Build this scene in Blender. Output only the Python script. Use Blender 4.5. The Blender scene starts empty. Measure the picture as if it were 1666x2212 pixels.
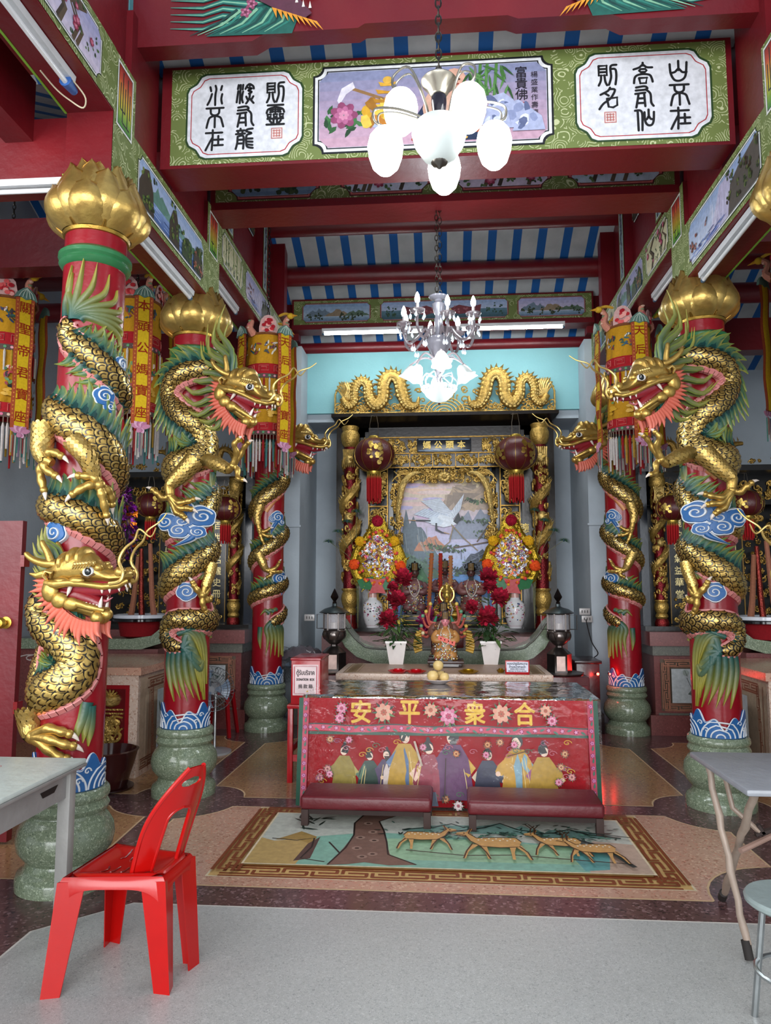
import bpy, bmesh, math, random
from math import sin, cos, pi, radians, sqrt, atan2
from mathutils import Vector, Matrix
SC = bpy.context.scene
COL = SC.collection
# ------------------------------------------------------------------ camera
FPX = 1596.2; PITCH = radians(5.775); YAW = radians(-4.40); EYE = Vector((0, 0, 1.5))
cam_d = bpy.data.cameras.new('camera'); cam = bpy.data.objects.new('camera', cam_d); COL.objects.link(cam)
cam_d.sensor_fit = 'HORIZONTAL'; cam_d.sensor_width = 36; cam_d.lens = 36 * FPX / 1666
cam_d.clip_start = .05; cam_d.clip_end = 200
FWD = Vector((sin(YAW) * cos(PITCH), cos(YAW) * cos(PITCH), sin(PITCH)))
RGT = Vector((cos(YAW), -sin(YAW), 0)); UPV = RGT.cross(FWD)
cam.matrix_world = Matrix(((RGT.x, UPV.x, -FWD.x, EYE.x), (RGT.y, UPV.y, -FWD.y, EYE.y), (RGT.z, UPV.z, -FWD.z, EYE.z), (0, 0, 0, 1)))
SC.camera = cam
# ------------------------------------------------------------------ colour management, world, lights
vs = SC.view_settings; vs.view_transform = 'Standard'; vs.look = 'None'; vs.gamma = 1; vs.use_curve_mapping = False
vs.exposure = 0.22
SC.cycles.use_denoising = True
SC.cycles.max_bounces = 8; SC.cycles.diffuse_bounces = 5; SC.cycles.glossy_bounces = 4; SC.cycles.transparent_max_bounces = 12
SC.cycles.sample_clamp_indirect = 4; SC.cycles.caustics_reflective = False; SC.cycles.caustics_refractive = False
W = bpy.data.worlds.new('daylight'); SC.world = W; W.use_nodes = True
W.node_tree.nodes['Background'].inputs[0].default_value = (.86, .93, 1, 1); W.node_tree.nodes['Background'].inputs[1].default_value = 1.0
def area(name, loc, look, sx, sy, power, col=(1, 1, 1)):
    d = bpy.data.lights.new(name, 'AREA'); d.shape = 'RECTANGLE'; d.size = sx; d.size_y = sy; d.energy = power; d.color = col
    o = bpy.data.objects.new(name, d); COL.objects.link(o); o.location = loc
    o.rotation_euler = (Vector(look) - Vector(loc)).to_track_quat('-Z', 'Y').to_euler(); return o
area('entrance_daylight', (0, -7.5, 3.0), (0, 6, 2.0), 11, 5.5, 1350, (.96, .98, 1))
area('courtyard_daylight', (-4.6, .4, 3.2), (-2.2, 4.2, 3.2), 2.5, 3, 120, (1, 1, 1))
def bulb(name, loc, power, r=.06, col=(.92, .97, 1)):
    d = bpy.data.lights.new(name, 'POINT'); d.energy = power; d.shadow_soft_size = r; d.color = col
    o = bpy.data.objects.new(name, d); COL.objects.link(o); o.location = loc; return o

# ------------------------------------------------------------------ pixel rays (photo frame 1666 x 2212) to places in the hall
def ray(x, y): return FWD + RGT * ((x - 833) / FPX) - UPV * ((y - 1106) / FPX)
def at(x, y, Y): d = ray(x, y); return EYE + d * (Y / d.y)
def fl(x, y, z=0): d = ray(x, y); return EYE + d * ((z - EYE.z) / d.z)
def onX(x, y, X): d = ray(x, y); return EYE + d * (X / d.x)

# ------------------------------------------------------------------ colours and materials
def _l(c): return c / 12.92 if c <= .04045 else ((c + .055) / 1.055) ** 2.4
def H(h):
    h = h.lstrip('#'); return tuple(_l(int(h[i:i + 2], 16) / 255) for i in (0, 2, 4))
def mixc(a, b, t): return tuple(a[i] * (1 - t) + b[i] * t for i in range(3))
def mk(name): 
    m = bpy.data.materials.new(name); m.use_nodes = True; nt = m.node_tree; return m, nt, nt.nodes['Principled BSDF']
def nd(nt, t, **k):
    n = nt.nodes.new(t)
    for a, b in k.items():
        if a.startswith('_'): n.inputs[int(a[1:])].default_value = b
        else: setattr(n, a, b)
    return n
def lk(nt, a, b): nt.links.new(a, b)
def math_n(nt, op, a, b=None, c=None):
    n = nt.nodes.new('ShaderNodeMath'); n.operation = op
    for i, q in enumerate((a, b, c)):
        if q is None: continue
        if isinstance(q, (int, float)): n.inputs[i].default_value = q
        else: nt.links.new(q, n.inputs[i])
    return n.outputs[0]
def bump(nt, bsdf, h, dist=.01, strength=.5):
    b = nd(nt, 'ShaderNodeBump'); b.inputs['Strength'].default_value = strength; b.inputs['Distance'].default_value = dist
    lk(nt, h, b.inputs['Height']); lk(nt, b.outputs[0], bsdf.inputs['Normal'])
def noise(nt, scale, detail=3, coord='Object', rough=.5):
    tc = nd(nt, 'ShaderNodeTexCoord'); n = nd(nt, 'ShaderNodeTexNoise'); n.inputs['Scale'].default_value = scale
    n.inputs['Detail'].default_value = detail; n.inputs['Roughness'].default_value = rough
    lk(nt, tc.outputs[coord], n.inputs['Vector']); return n
def ramp(nt, fac, stops, interp='LINEAR'):
    r = nd(nt, 'ShaderNodeValToRGB'); r.color_ramp.interpolation = interp; e = r.color_ramp.elements
    while len(e) < len(stops): e.new(.5)
    for q, (p, c) in zip(e, stops): q.position = p; q.color = (*c, 1)
    lk(nt, fac, r.inputs[0]); return r.outputs[0]
def mixrgb(nt, fac, a, b, mode='MIX'):
    n = nd(nt, 'ShaderNodeMix', data_type='RGBA', blend_type=mode)
    for i, q in ((0, fac), (6, a), (7, b)):
        if isinstance(q, (int, float)): n.inputs[i].default_value = q
        elif isinstance(q, tuple): n.inputs[i].default_value = (*q[:3], 1)
        else: lk(nt, q, n.inputs[i])
    return n.outputs[2]
def paint_mat(name, rough, spec=.5, metal=0, var=.12, bumpd=.0015, nscale=14, coat=0, trans=0):
    """colour attribute paint with a little procedural wear"""
    m, nt, b = mk(name); a = nd(nt, 'ShaderNodeAttribute', attribute_name='Col')
    n = noise(nt, nscale, 4); f = ramp(nt, n.outputs[0], [(.3, (1 - var,) * 3), (.7, (1 + var * .4,) * 3)])
    lk(nt, mixrgb(nt, 1., a.outputs[0], f, 'MULTIPLY'), b.inputs['Base Color'])
    b.inputs['Roughness'].default_value = rough; b.inputs['Metallic'].default_value = metal; b.inputs['Specular IOR Level'].default_value = spec
    b.inputs['Coat Weight'].default_value = coat; b.inputs['Coat Roughness'].default_value = .15
    if bumpd: bump(nt, b, noise(nt, nscale * 2.2, 3).outputs[0], bumpd, .6)
    return m
M = {}
M['matte'] = paint_mat('matte_paint', .7, .3)
M['pict'] = paint_mat('picture_paint', .45, .4, var=.18, nscale=30, bumpd=.0006)
M['gloss'] = paint_mat('gloss_paint', .25, .5, bumpd=.003, nscale=9)
M['plastic'] = paint_mat('moulded_plastic', .22, .5, var=.04, bumpd=.0004, nscale=20)
M['cloth'] = paint_mat('cloth', .85, .2, var=.15, bumpd=.0006, nscale=60)
M['satin'] = paint_mat('satin', .42, .5, var=.1, bumpd=.004, nscale=12)
M['gold'] = paint_mat('gilding', .34, .5, metal=.78, var=.22, bumpd=.004, nscale=16)
M['carve'] = paint_mat('carved_gilding', .38, .5, metal=.7, var=.4, bumpd=.012, nscale=30)
M['metal'] = paint_mat('bare_metal', .3, .5, metal=.9, var=.25, bumpd=.0006, nscale=12)
M['leaf'] = paint_mat('leaf_green', .5, .4, var=.3, nscale=25)
M['foil'] = paint_mat('metal_foil', .2, .5, metal=.8, var=.35, bumpd=.012, nscale=40)
M['ceramic'] = paint_mat('glazed_ceramic', .12, .5, var=.04, bumpd=0)
M['lacquer'] = paint_mat('black_lacquer', .2, .5, var=.1, bumpd=.0008)
def flat_mat(name, col, rough=.5, **k):
    m, nt, b = mk(name); b.inputs['Base Color'].default_value = (*col, 1); b.inputs['Roughness'].default_value = rough
    for a, q in k.items(): b.inputs[a.replace('_', ' ')].default_value = q
    return m
def emit_mat(name, col, power):
    m, nt, b = mk(name); b.inputs['Base Color'].default_value = (*col, 1); b.inputs['Emission Color'].default_value = (*col, 1)
    b.inputs['Emission Strength'].default_value = power; return m
M['tube_on'] = emit_mat('lit_tube', (.93, .98, 1), 45)
M['globe_on'] = emit_mat('lit_glass_globe', (1, 1, .98), 9)
M['bulb_on'] = emit_mat('lit_bulb', (.9, .97, 1), 22)
M['red_led'] = emit_mat('red_led', (1, .03, .02), 30)
def red_paint():
    m, nt, b = mk('red_oil_paint'); n = noise(nt, 1.6, 5); n2 = noise(nt, 22, 4)
    c = ramp(nt, n.outputs[0], [(.3, H('5c0d16')), (.55, H('680f18')), (.75, H('74141b'))])
    lk(nt, c, b.inputs['Base Color']); b.inputs['Roughness'].default_value = .38; bump(nt, b, n2.outputs[0], .006, .4); return m
M['red'] = red_paint()
def plaster(name, base, dirty, rough=.75):
    m, nt, b = mk(name); n = noise(nt, .9, 6, rough=.6); n2 = noise(nt, 40, 3)
    c = ramp(nt, n.outputs[0], [(.35, dirty), (.6, base)]); lk(nt, c, b.inputs['Base Color']); b.inputs['Roughness'].default_value = rough
    bump(nt, b, n2.outputs[0], .004, .3); return m
M['wall'] = plaster('painted_plaster', H('b4bec6'), H('a2abb4'))
M['wallblue'] = plaster('turquoise_plaster', H('8fc7cb'), H('86bdc2'))
M['walldark'] = plaster('dark_panelling', H('2a1f20'), H('221819'), .5)
def terrazzo(name, base, chips, scale=55, rough=.22):
    m, nt, b = mk(name); tc = nd(nt, 'ShaderNodeTexCoord'); v = nd(nt, 'ShaderNodeTexVoronoi'); v.inputs['Scale'].default_value = scale
    w = nd(nt, 'ShaderNodeVectorMath', operation='ADD'); nn = noise(nt, scale * .6, 2)
    sc = nd(nt, 'ShaderNodeVectorMath', operation='SCALE'); sc.inputs['Scale'].default_value = .03; lk(nt, nn.outputs['Color'], sc.inputs[0])
    lk(nt, tc.outputs['Object'], w.inputs[0]); lk(nt, sc.outputs[0], w.inputs[1]); lk(nt, w.outputs[0], v.inputs['Vector'])
    s = nd(nt, 'ShaderNodeSeparateColor'); lk(nt, v.outputs['Color'], s.inputs[0])
    stops = [(0, base)]; p = .35
    for c in chips: stops += [(p, c), (min(p + .08, .99), base)]; p += .65 / len(chips)
    c = ramp(nt, s.outputs[0], stops, 'CONSTANT'); n2 = noise(nt, .8, 5); f = ramp(nt, n2.outputs[0], [(.3, (.86,) * 3), (.7, (1.08,) * 3)])
    lk(nt, mixrgb(nt, 1., c, f, 'MULTIPLY'), b.inputs['Base Color'])
    r = ramp(nt, n2.outputs[0], [(.3, (rough * 1.3,) * 3), (.7, (rough * .8,) * 3)]); lk(nt, r, b.inputs['Roughness']); return m
M['t_grey'] = terrazzo('grey_terrazzo', H('b2b3b0'), [H('c8c9c6'), H('929492'), H('bec0bd'), H('a2a4a2')], 230, .3)
M['t_maroon'] = terrazzo('maroon_terrazzo', H('5a4040'), [H('84686a'), H('3c2c2e'), H('6c5050')], 75, .18)
M['t_tan'] = terrazzo('tan_terrazzo', H('a47c58'), [H('bc966c'), H('825c42'), H('a8785a')], 90, .16)
M['t_pink'] = terrazzo('pink_terrazzo', H('c09680'), [H('d6b298'), H('a47460'), H('c88c76')], 90, .18)
M['t_cream'] = terrazzo('cream_terrazzo', H('cdb5a4'), [H('dcc9ba'), H('a88672'), H('c29c86')], 110, .3)
M['granite'] = terrazzo('green_granite', H('707c66'), [H('8e9a84'), H('586654'), H('9ca890')], 160, .16)
M['greystone'] = terrazzo('grey_stone', H('5c5c54'), [H('6c6c62'), H('4c4c46')], 120, .3)
M['redstone'] = terrazzo('red_stone', H('6e3a38'), [H('7d4845'), H('5e302f')], 100, .3)
def stripes():
    m, nt, b = mk('blue_white_boards'); tc = nd(nt, 'ShaderNodeTexCoord'); s = nd(nt, 'ShaderNodeSeparateXYZ'); lk(nt, tc.outputs['Object'], s.inputs[0])
    f = math_n(nt, 'FRACT', math_n(nt, 'DIVIDE', math_n(nt, 'ADD', s.outputs[0], 20.04), .267)); g = math_n(nt, 'LESS_THAN', f, .34)
    n = noise(nt, 5, 5); wv = ramp(nt, n.outputs[0], [(.3, H('b6bcbf')), (.7, H('ccd0d2'))])
    lk(nt, mixrgb(nt, g, wv, H('1f64ae')), b.inputs['Base Color']); b.inputs['Roughness'].default_value = .6; return m
M['stripe'] = stripes()
def scroll():
    """olive ground with pale curling cloud lines"""
    m, nt, b = mk('green_scrollwork'); tc = nd(nt, 'ShaderNodeTexCoord')
    nn = noise(nt, 6, 2); sc = nd(nt, 'ShaderNodeVectorMath', operation='SCALE'); sc.inputs['Scale'].default_value = .06; lk(nt, nn.outputs['Color'], sc.inputs[0])
    w = nd(nt, 'ShaderNodeVectorMath', operation='ADD'); lk(nt, tc.outputs['Object'], w.inputs[0]); lk(nt, sc.outputs[0], w.inputs[1])
    v = nd(nt, 'ShaderNodeTexVoronoi'); v.inputs['Scale'].default_value = 11; lk(nt, w.outputs[0], v.inputs['Vector'])
    r = math_n(nt, 'SINE', math_n(nt, 'MULTIPLY', v.outputs[0], 42)); n2 = noise(nt, 16, 1)
    k = math_n(nt, 'MULTIPLY', math_n(nt, 'GREATER_THAN', r, .74), math_n(nt, 'GREATER_THAN', n2.outputs[0], .47))
    lk(nt, mixrgb(nt, k, H('66743a'), H('b9bf92')), b.inputs['Base Color']); b.inputs['Roughness'].default_value = .55; return m
M['scroll'] = scroll()
M['glass'] = flat_mat('clear_glass', (.95, .98, 1), .03, Transmission_Weight=1.0, IOR=1.45)
def film():
    m, nt, b = mk('clear_plastic_sheet'); nt.nodes.remove(b); out = nt.nodes['Material Output']
    t = nd(nt, 'ShaderNodeBsdfTransparent'); g = nd(nt, 'ShaderNodeBsdfGlossy'); g.inputs['Roughness'].default_value = .08; g.inputs['Color'].default_value = (1, 1, 1, 1)
    fr = nd(nt, 'ShaderNodeFresnel'); fr.inputs['IOR'].default_value = 1.36; mx = nd(nt, 'ShaderNodeMixShader'); lk(nt, fr.outputs[0], mx.inputs[0])
    bp = nd(nt, 'ShaderNodeBump'); bp.inputs['Strength'].default_value = .8; bp.inputs['Distance'].default_value = .014
    n = noise(nt, 7, 4); lk(nt, n.outputs[0], bp.inputs['Height']); lk(nt, bp.outputs[0], g.inputs['Normal']); lk(nt, bp.outputs[0], fr.inputs['Normal'])
    lk(nt, t.outputs[0], mx.inputs[1]); lk(nt, g.outputs[0], mx.inputs[2]); lk(nt, mx.outputs[0], out.inputs[0]); return m
M['film'] = film()
M['frost'] = flat_mat('frosted_glass', (.4, .44, .43), .35, Emission_Color=(.8, .9, .88, 1), Emission_Strength=.2)
M['pane'] = flat_mat('dusty_pane', (.6, .55, .58), .15, Alpha=.35)
M['crystal'] = flat_mat('cut_crystal', (.75, .82, .9), .05, Metallic=.35, Specular_IOR_Level=1.0)

# ------------------------------------------------------------------ mesh builder
def spl(pts, n):
    """Catmull-Rom through tuples of any length, n samples"""
    P = [tuple(p) for p in pts]; k = len(P) - 1; out = []
    for i in range(n):
        t = i * k / (n - 1); j = min(int(t), k - 1); u = t - j
        a = P[max(j - 1, 0)]; b = P[j]; c = P[j + 1]; d = P[min(j + 2, k)]
        out.append(tuple(.5 * (2 * b[q] + (c[q] - a[q]) * u + (2 * a[q] - 5 * b[q] + 4 * c[q] - d[q]) * u * u + (3 * b[q] - a[q] - 3 * c[q] + d[q]) * u ** 3) for q in range(len(b))))
    return out
WHITE = (1, 1, 1)
class MB:
    def __init__(s): s.v = []; s.f = []; s.c = []; s.m = []; s.s = []; s.X = None
    def add(s, vs_, fs, col=WHITE, mat=0, smooth=True):
        o = len(s.v); X = s.X
        s.v.extend([X @ Vector(p) for p in vs_] if X else [Vector(p) for p in vs_])
        pv = isinstance(col, list)
        for f in fs:
            s.f.append([o + i for i in f]); s.c.append([col[i] for i in f] if pv else col); s.m.append(mat); s.s.append(smooth)
    def box(s, x0, x1, y0, y1, z0, z1, col=WHITE, mat=0):
        v = [(x, y, z) for z in (z0, z1) for y in (y0, y1) for x in (x0, x1)]
        s.add(v, [(0, 2, 3, 1), (4, 5, 7, 6), (0, 1, 5, 4), (2, 6, 7, 3), (0, 4, 6, 2), (1, 3, 7, 5)], col, mat, False); return s
    def rbox(s, c, d, col=WHITE, b=.01, mat=0, R=None, seg=2):
        bm = bmesh.new(); bmesh.ops.create_cube(bm, size=1)
        for v in bm.verts: v.co = Vector((v.co.x * d[0], v.co.y * d[1], v.co.z * d[2]))
        bmesh.ops.bevel(bm, geom=bm.edges[:], offset=b, segments=seg, affect='EDGES', profile=.5); bm.verts.index_update()
        c = Vector(c); vv = [(R @ v.co if R else v.co) + c for v in bm.verts]; s.add(vv, [[v.index for v in f.verts] for f in bm.faces], col, mat, False); bm.free(); return s
    def lathe(s, prof, n=24, c=(0, 0, 0), col=WHITE, mat=0, a0=0, a1=2 * pi, fn=None, cap=True):
        full = abs(a1 - a0 - 2 * pi) < 1e-6; k = n if full else n + 1; v = []; cols = []
        pc = isinstance(col, list)
        for i, (r, z) in enumerate(prof):
            for j in range(k):
                a = a0 + (a1 - a0) * j / n; rr = r * (fn(a, z) if fn else 1)
                v.append((c[0] + rr * sin(a), c[1] - rr * cos(a), c[2] + z)); cols.append(col[i] if pc else col)
        f = []
        for i in range(len(prof) - 1):
            for j in range(n):
                j2 = (j + 1) % k; f.append((i * k + j, i * k + j2, (i + 1) * k + j2, (i + 1) * k + j))
        if cap and full:
            if prof[0][0] > 1e-5: f.append(tuple(range(k))[::-1])
            if prof[-1][0] > 1e-5: f.append(tuple((len(prof) - 1) * k + j for j in range(k)))
        s.add(v, f, cols if pc else col, mat); return s
    def tube(s, pts, r, n=8, col=WHITE, mat=0, cap=True, flat=None, up=(0, 0, 1)):
        P = [Vector(p) for p in pts]; k = len(P); R = r if isinstance(r, (list, tuple)) else [r] * k; v = []; cols = []
        pc = isinstance(col, list); pn = None
        for i in range(k):
            t = (P[min(i + 1, k - 1)] - P[max(i - 1, 0)]); t = t.normalized() if t.length > 1e-9 else Vector((0, 0, 1))
            if pn is None:
                a = Vector(up); 
                if abs(a.dot(t)) > .95: a = Vector((1, 0, 0))
                pn = (a - t * a.dot(t)).normalized()
            else:
                q = pn - t * pn.dot(t); pn = q.normalized() if q.length > 1e-6 else pn
            b = t.cross(pn); fa = flat if flat else 1
            for j in range(n):
                g = 2 * pi * j / n; v.append(P[i] + pn * (R[i] * cos(g) * fa) + b * (R[i] * sin(g))); cols.append(col[i] if pc else col)
        f = [(i * n + j, i * n + (j + 1) % n, (i + 1) * n + (j + 1) % n, (i + 1) * n + j) for i in range(k - 1) for j in range(n)]
        if cap: f += [tuple(range(n))[::-1], tuple((k - 1) * n + j for j in range(n))]
        s.add(v, f, cols if pc else col, mat); return s
    def ball(s, c, r, col=WHITE, nu=12, nv=8, mat=0, R=None):
        r = r if isinstance(r, (tuple, list)) else (r, r, r); c = Vector(c); v = []
        for i in range(nv + 1):
            a = pi * i / nv
            for j in range(nu):
                b = 2 * pi * j / nu; p = Vector((r[0] * sin(a) * cos(b), r[1] * sin(a) * sin(b), -r[2] * cos(a))); v.append((R @ p if R else p) + c)
        s.add(v, [(i * nu + j, i * nu + (j + 1) % nu, (i + 1) * nu + (j + 1) % nu, (i + 1) * nu + j) for i in range(nv) for j in range(nu)], col, mat); return s
    def grid(s, fn, nu, nv, col=WHITE, mat=0, smooth=True):
        v = [fn(i / nu, j / nv) for i in range(nu + 1) for j in range(nv + 1)]; k = nv + 1
        s.add(v, [(i * k + j, (i + 1) * k + j, (i + 1) * k + j + 1, i * k + j + 1) for i in range(nu) for j in range(nv)], col, mat, smooth); return s
    def prism(s, poly, fr, d, col=WHITE, mat=0):
        """2-D outline extruded by d along the frame normal"""
        n = len(poly); v = [fr(u, w, 0) for u, w in poly] + [fr(u, w, d) for u, w in poly]
        s.add(v, [tuple(range(n))[::-1], tuple(range(n, 2 * n))] + [(i, (i + 1) % n, n + (i + 1) % n, n + i) for i in range(n)], col, mat, False); return s
    def cut(s): s.marks = getattr(s, 'marks', []) + [(len(s.v), len(s.f))]
    def each(s, name, mats='matte', parent=None):
        """every run of geometry between cut() marks becomes a part of its own"""
        k = [q for q in getattr(s, 'marks', []) if q[1] < len(s.f)]; k = k if k and k[0][1] == 0 else [(0, 0)] + k; k.append((len(s.v), len(s.f)))
        for (v0, f0), (v1, f1) in zip(k, k[1:]):
            if f1 > f0: p = MB(); p.v = s.v[v0:v1]; p.f = [[i - v0 for i in f] for f in s.f[f0:f1]]; p.c = s.c[f0:f1]; p.m = s.m[f0:f1]; p.s = s.s[f0:f1]; p.build(name, mats, parent)
    def build(s, name, mats='matte', parent=None, loc=None):
        me = bpy.data.meshes.new(name); me.from_pydata([tuple(p) for p in s.v], [], s.f)
        if isinstance(mats, str): mats = [mats]
        for q in mats: me.materials.append(M[q])
        me.polygons.foreach_set('material_index', s.m); me.polygons.foreach_set('use_smooth', s.s)
        at_ = me.color_attributes.new('Col', 'FLOAT_COLOR', 'CORNER'); buf = []
        for f, c in zip(s.f, s.c):
            if isinstance(c, list):
                for q in c: buf.extend((q[0], q[1], q[2], 1))
            else: buf.extend((c[0], c[1], c[2], 1) * len(f))
        at_.data.foreach_set('color', buf)
        try: me.set_sharp_from_angle(angle=radians(42))
        except Exception: pass
        me.update(); o = bpy.data.objects.new(name, me); COL.objects.link(o)
        if parent: o.parent = parent
        if loc: o.location = loc
        return o
def frame(o, u, v):
    o = Vector(o); u = Vector(u).normalized(); v = Vector(v).normalized(); n = u.cross(v)
    return lambda a, b, c=0: o + u * a + v * b + n * c
def tag(o, label=None, cat=None, group=None, kind=None):
    if label: o['label'] = label
    if cat: o['category'] = cat
    if group: o['group'] = group
    if kind: o['kind'] = kind
    return o
def thing(name, label, cat, loc=(0, 0, 0), rz=0, group=None):
    o = bpy.data.objects.new(name, None); COL.objects.link(o); o.empty_display_size = .1
    o.location = loc; o.rotation_euler = (0, 0, rz); return tag(o, label, cat, group)
def struct(o): o['kind'] = 'structure'; return o
def kids(o): return [c for c in bpy.data.objects if c.parent == o]
def dup(o, loc=None, rz=None, label=None, group=None, parent=None, scale=None):
    c = o.copy(); COL.objects.link(c)
    if parent: c.parent = parent
    for k in kids(o): dup(k, parent=c)
    if loc is not None: c.location = loc
    if rz is not None: c.rotation_euler = (0, 0, rz)
    if scale is not None: c.scale = scale
    if label: c['label'] = label
    if group: c['group'] = group
    return c

# ------------------------------------------------------------------ flat pictures: thin colour shapes laid over each other on one surface
def clip_poly(poly, cl):
    out = list(poly)
    for i in range(len(cl)):
        a = cl[i]; b = cl[(i + 1) % len(cl)]; src = out; out = []
        ins = lambda p: (b[0] - a[0]) * (p[1] - a[1]) - (b[1] - a[1]) * (p[0] - a[0]) >= -1e-9
        for j in range(len(src)):
            p = src[j]; q = src[(j + 1) % len(src)]; ip, iq = ins(p), ins(q)
            if ip: out.append(p)
            if ip != iq:
                d1 = (b[0] - a[0]) * (p[1] - a[1]) - (b[1] - a[1]) * (p[0] - a[0]); d2 = (b[0] - a[0]) * (q[1] - a[1]) - (b[1] - a[1]) * (q[0] - a[0])
                t = d1 / (d1 - d2); out.append((p[0] + (q[0] - p[0]) * t, p[1] + (q[1] - p[1]) * t))
        if len(out) < 3: return []
    return out
class Paint:
    def __init__(s, fr, mb=None, clip=None, seed=1, step=.00012, lift=0): s.fr = fr; s.mb = mb or MB(); s.clip = clip; s.k = lift; s.st = step; s.r = random.Random(seed)
    def poly(s, pts, col, same=False):
        p = clip_poly(pts, s.clip) if s.clip else list(pts)
        if len(p) < 3: return
        if not same: s.k += s.st
        s.mb.add([s.fr(a, b, s.k) for a, b in p], [tuple(range(len(p)))], H(col) if isinstance(col, str) else col, 0, False)
    def rect(s, x0, y0, x1, y1, col): s.poly([(x0, y0), (x1, y0), (x1, y1), (x0, y1)], col)
    def grad(s, x0, y0, x1, y1, c0, c1, n=8):
        a, b = H(c0), H(c1)
        for i in range(n):
            s.poly([(x0, y0 + (y1 - y0) * i / n), (x1, y0 + (y1 - y0) * i / n), (x1, y0 + (y1 - y0) * (i + 1) / n), (x0, y0 + (y1 - y0) * (i + 1) / n)], mixc(a, b, (i + .5) / n), i > 0)
    def ell(s, x, y, rx, ry, col, n=14, rot=0, noisy=0):
        ca, sa = cos(rot), sin(rot); o = []
        for i in range(n):
            a = 2 * pi * i / n; q = 1 + s.r.uniform(-noisy, noisy); u, v = rx * q * cos(a), ry * q * sin(a); o.append((x + u * ca - v * sa, y + u * sa + v * ca))
        s.poly(o, col)
    def line(s, pts, w, col, taper=False):
        k = len(pts); L = []; R = []
        for i in range(k):
            a = pts[max(i - 1, 0)]; b = pts[min(i + 1, k - 1)]; dx, dy = b[0] - a[0], b[1] - a[1]; d = sqrt(dx * dx + dy * dy) or 1
            ww = (w * (1 - .85 * i / (k - 1)) if taper else (w[i] if isinstance(w, list) else w)) / 2; L.append((pts[i][0] - dy / d * ww, pts[i][1] + dx / d * ww)); R.append((pts[i][0] + dy / d * ww, pts[i][1] - dx / d * ww))
        s.k += s.st
        for i in range(k - 1): s.poly([L[i], R[i], R[i + 1], L[i + 1]][::-1], col, True)
    def blob(s, x, y, rx, ry, cols, n=10, dot=.4):
        for i in range(n): s.ell(x + s.r.uniform(-rx, rx) * .8, y + s.r.uniform(-ry, ry) * .8, rx * dot * s.r.uniform(.6, 1.3), ry * dot * s.r.uniform(.6, 1.3), s.r.choice(cols), 9, s.r.uniform(0, 3), .25)
    def flower(s, x, y, r, cols, n=7):
        for k, q in enumerate((1, .68, .38)):
            for i in range(n): a = 2 * pi * (i + .5 * k) / n; s.ell(x + r * q * .6 * cos(a), y + r * q * .6 * sin(a), r * q * .48, r * q * .34, cols[k % len(cols)], 9, a)
    def leaf(s, x, y, l, w, a, col):
        ca, sa = cos(a), sin(a); s.poly([(x + u * l * ca - v * w * sa, y + u * l * sa + v * w * ca) for u, v in ((0, 0), (.3, -.5), (.7, -.35), (1, 0), (.7, .35), (.3, .5))], col)
    def mount(s, x0, x1, y0, h, col, seed=0, n=14):
        r = random.Random(seed); p = [(x0, y0)]
        for i in range(n + 1): t = i / n; p.append((x0 + (x1 - x0) * t, y0 + h * max(.02, sin(pi * t) ** .8 * r.uniform(.55, 1))))
        s.poly((p + [(x1, y0)])[::-1], col)
def cart(w, h, c):
    """panel outline with scooped corners (counter-clockwise)"""
    o = []
    for cx, cy, a0 in ((0, 0, 90), (w, 0, 180), (w, h, 270), (0, h, 360)):
        for k in range(6): a = radians(a0 - 90 * k / 5); o.append((cx + c * cos(a), cy + c * sin(a)))
    return o
_fc = {}
def glyphs(txt, size, fat=0.0, sep=1.0):
    """outline mesh of a text line from the built-in font, centred; returns verts2d, faces, width, height"""
    key = (txt, size, fat, sep)
    if key in _fc: return _fc[key]
    cu = bpy.data.curves.new('txt', 'FONT'); cu.body = txt; cu.size = size; cu.offset = fat; cu.resolution_u = 3; cu.align_x = 'CENTER'; cu.align_y = 'CENTER'; cu.space_character = sep
    ob = bpy.data.objects.new('txt', cu); COL.objects.link(ob); dg = bpy.context.evaluated_depsgraph_get(); me = ob.evaluated_get(dg).to_mesh()
    v = [(p.co.x, p.co.y) for p in me.vertices]; f = [tuple(p.vertices) for p in me.polygons]; ob.evaluated_get(dg).to_mesh_clear()
    bpy.data.objects.remove(ob); bpy.data.curves.remove(cu)
    if v:
        xs = [p[0] for p in v]; ys = [p[1] for p in v]; cx, cy = (max(xs) + min(xs)) / 2, (max(ys) + min(ys)) / 2; v = [(a - cx, b - cy) for a, b in v]
    _fc[key] = (v, f); return _fc[key]
def write(mb, fr, txt, x, y, size, col, lift=.001, fat=0, fitw=None, fith=None, mat=0, sep=1.0):
    v, f = glyphs(txt, size, 0, sep)
    if not v: return
    sx = sy = 1
    if fitw: sx = fitw / (max(p[0] for p in v) * 2)
    if fith: sy = fith / (max(p[1] for p in v) * 2)
    for i, (dx, dy) in enumerate(((0, 0), (fat, fat * .4), (-fat, -fat * .4), (-fat * .4, fat), (fat * .4, -fat)) if fat else ((0, 0),)):
        mb.add([fr(x + a * sx + dx, y + b * sy + dy, lift + i * .00007) for a, b in v], f, H(col) if isinstance(col, str) else col, mat, False)
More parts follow.
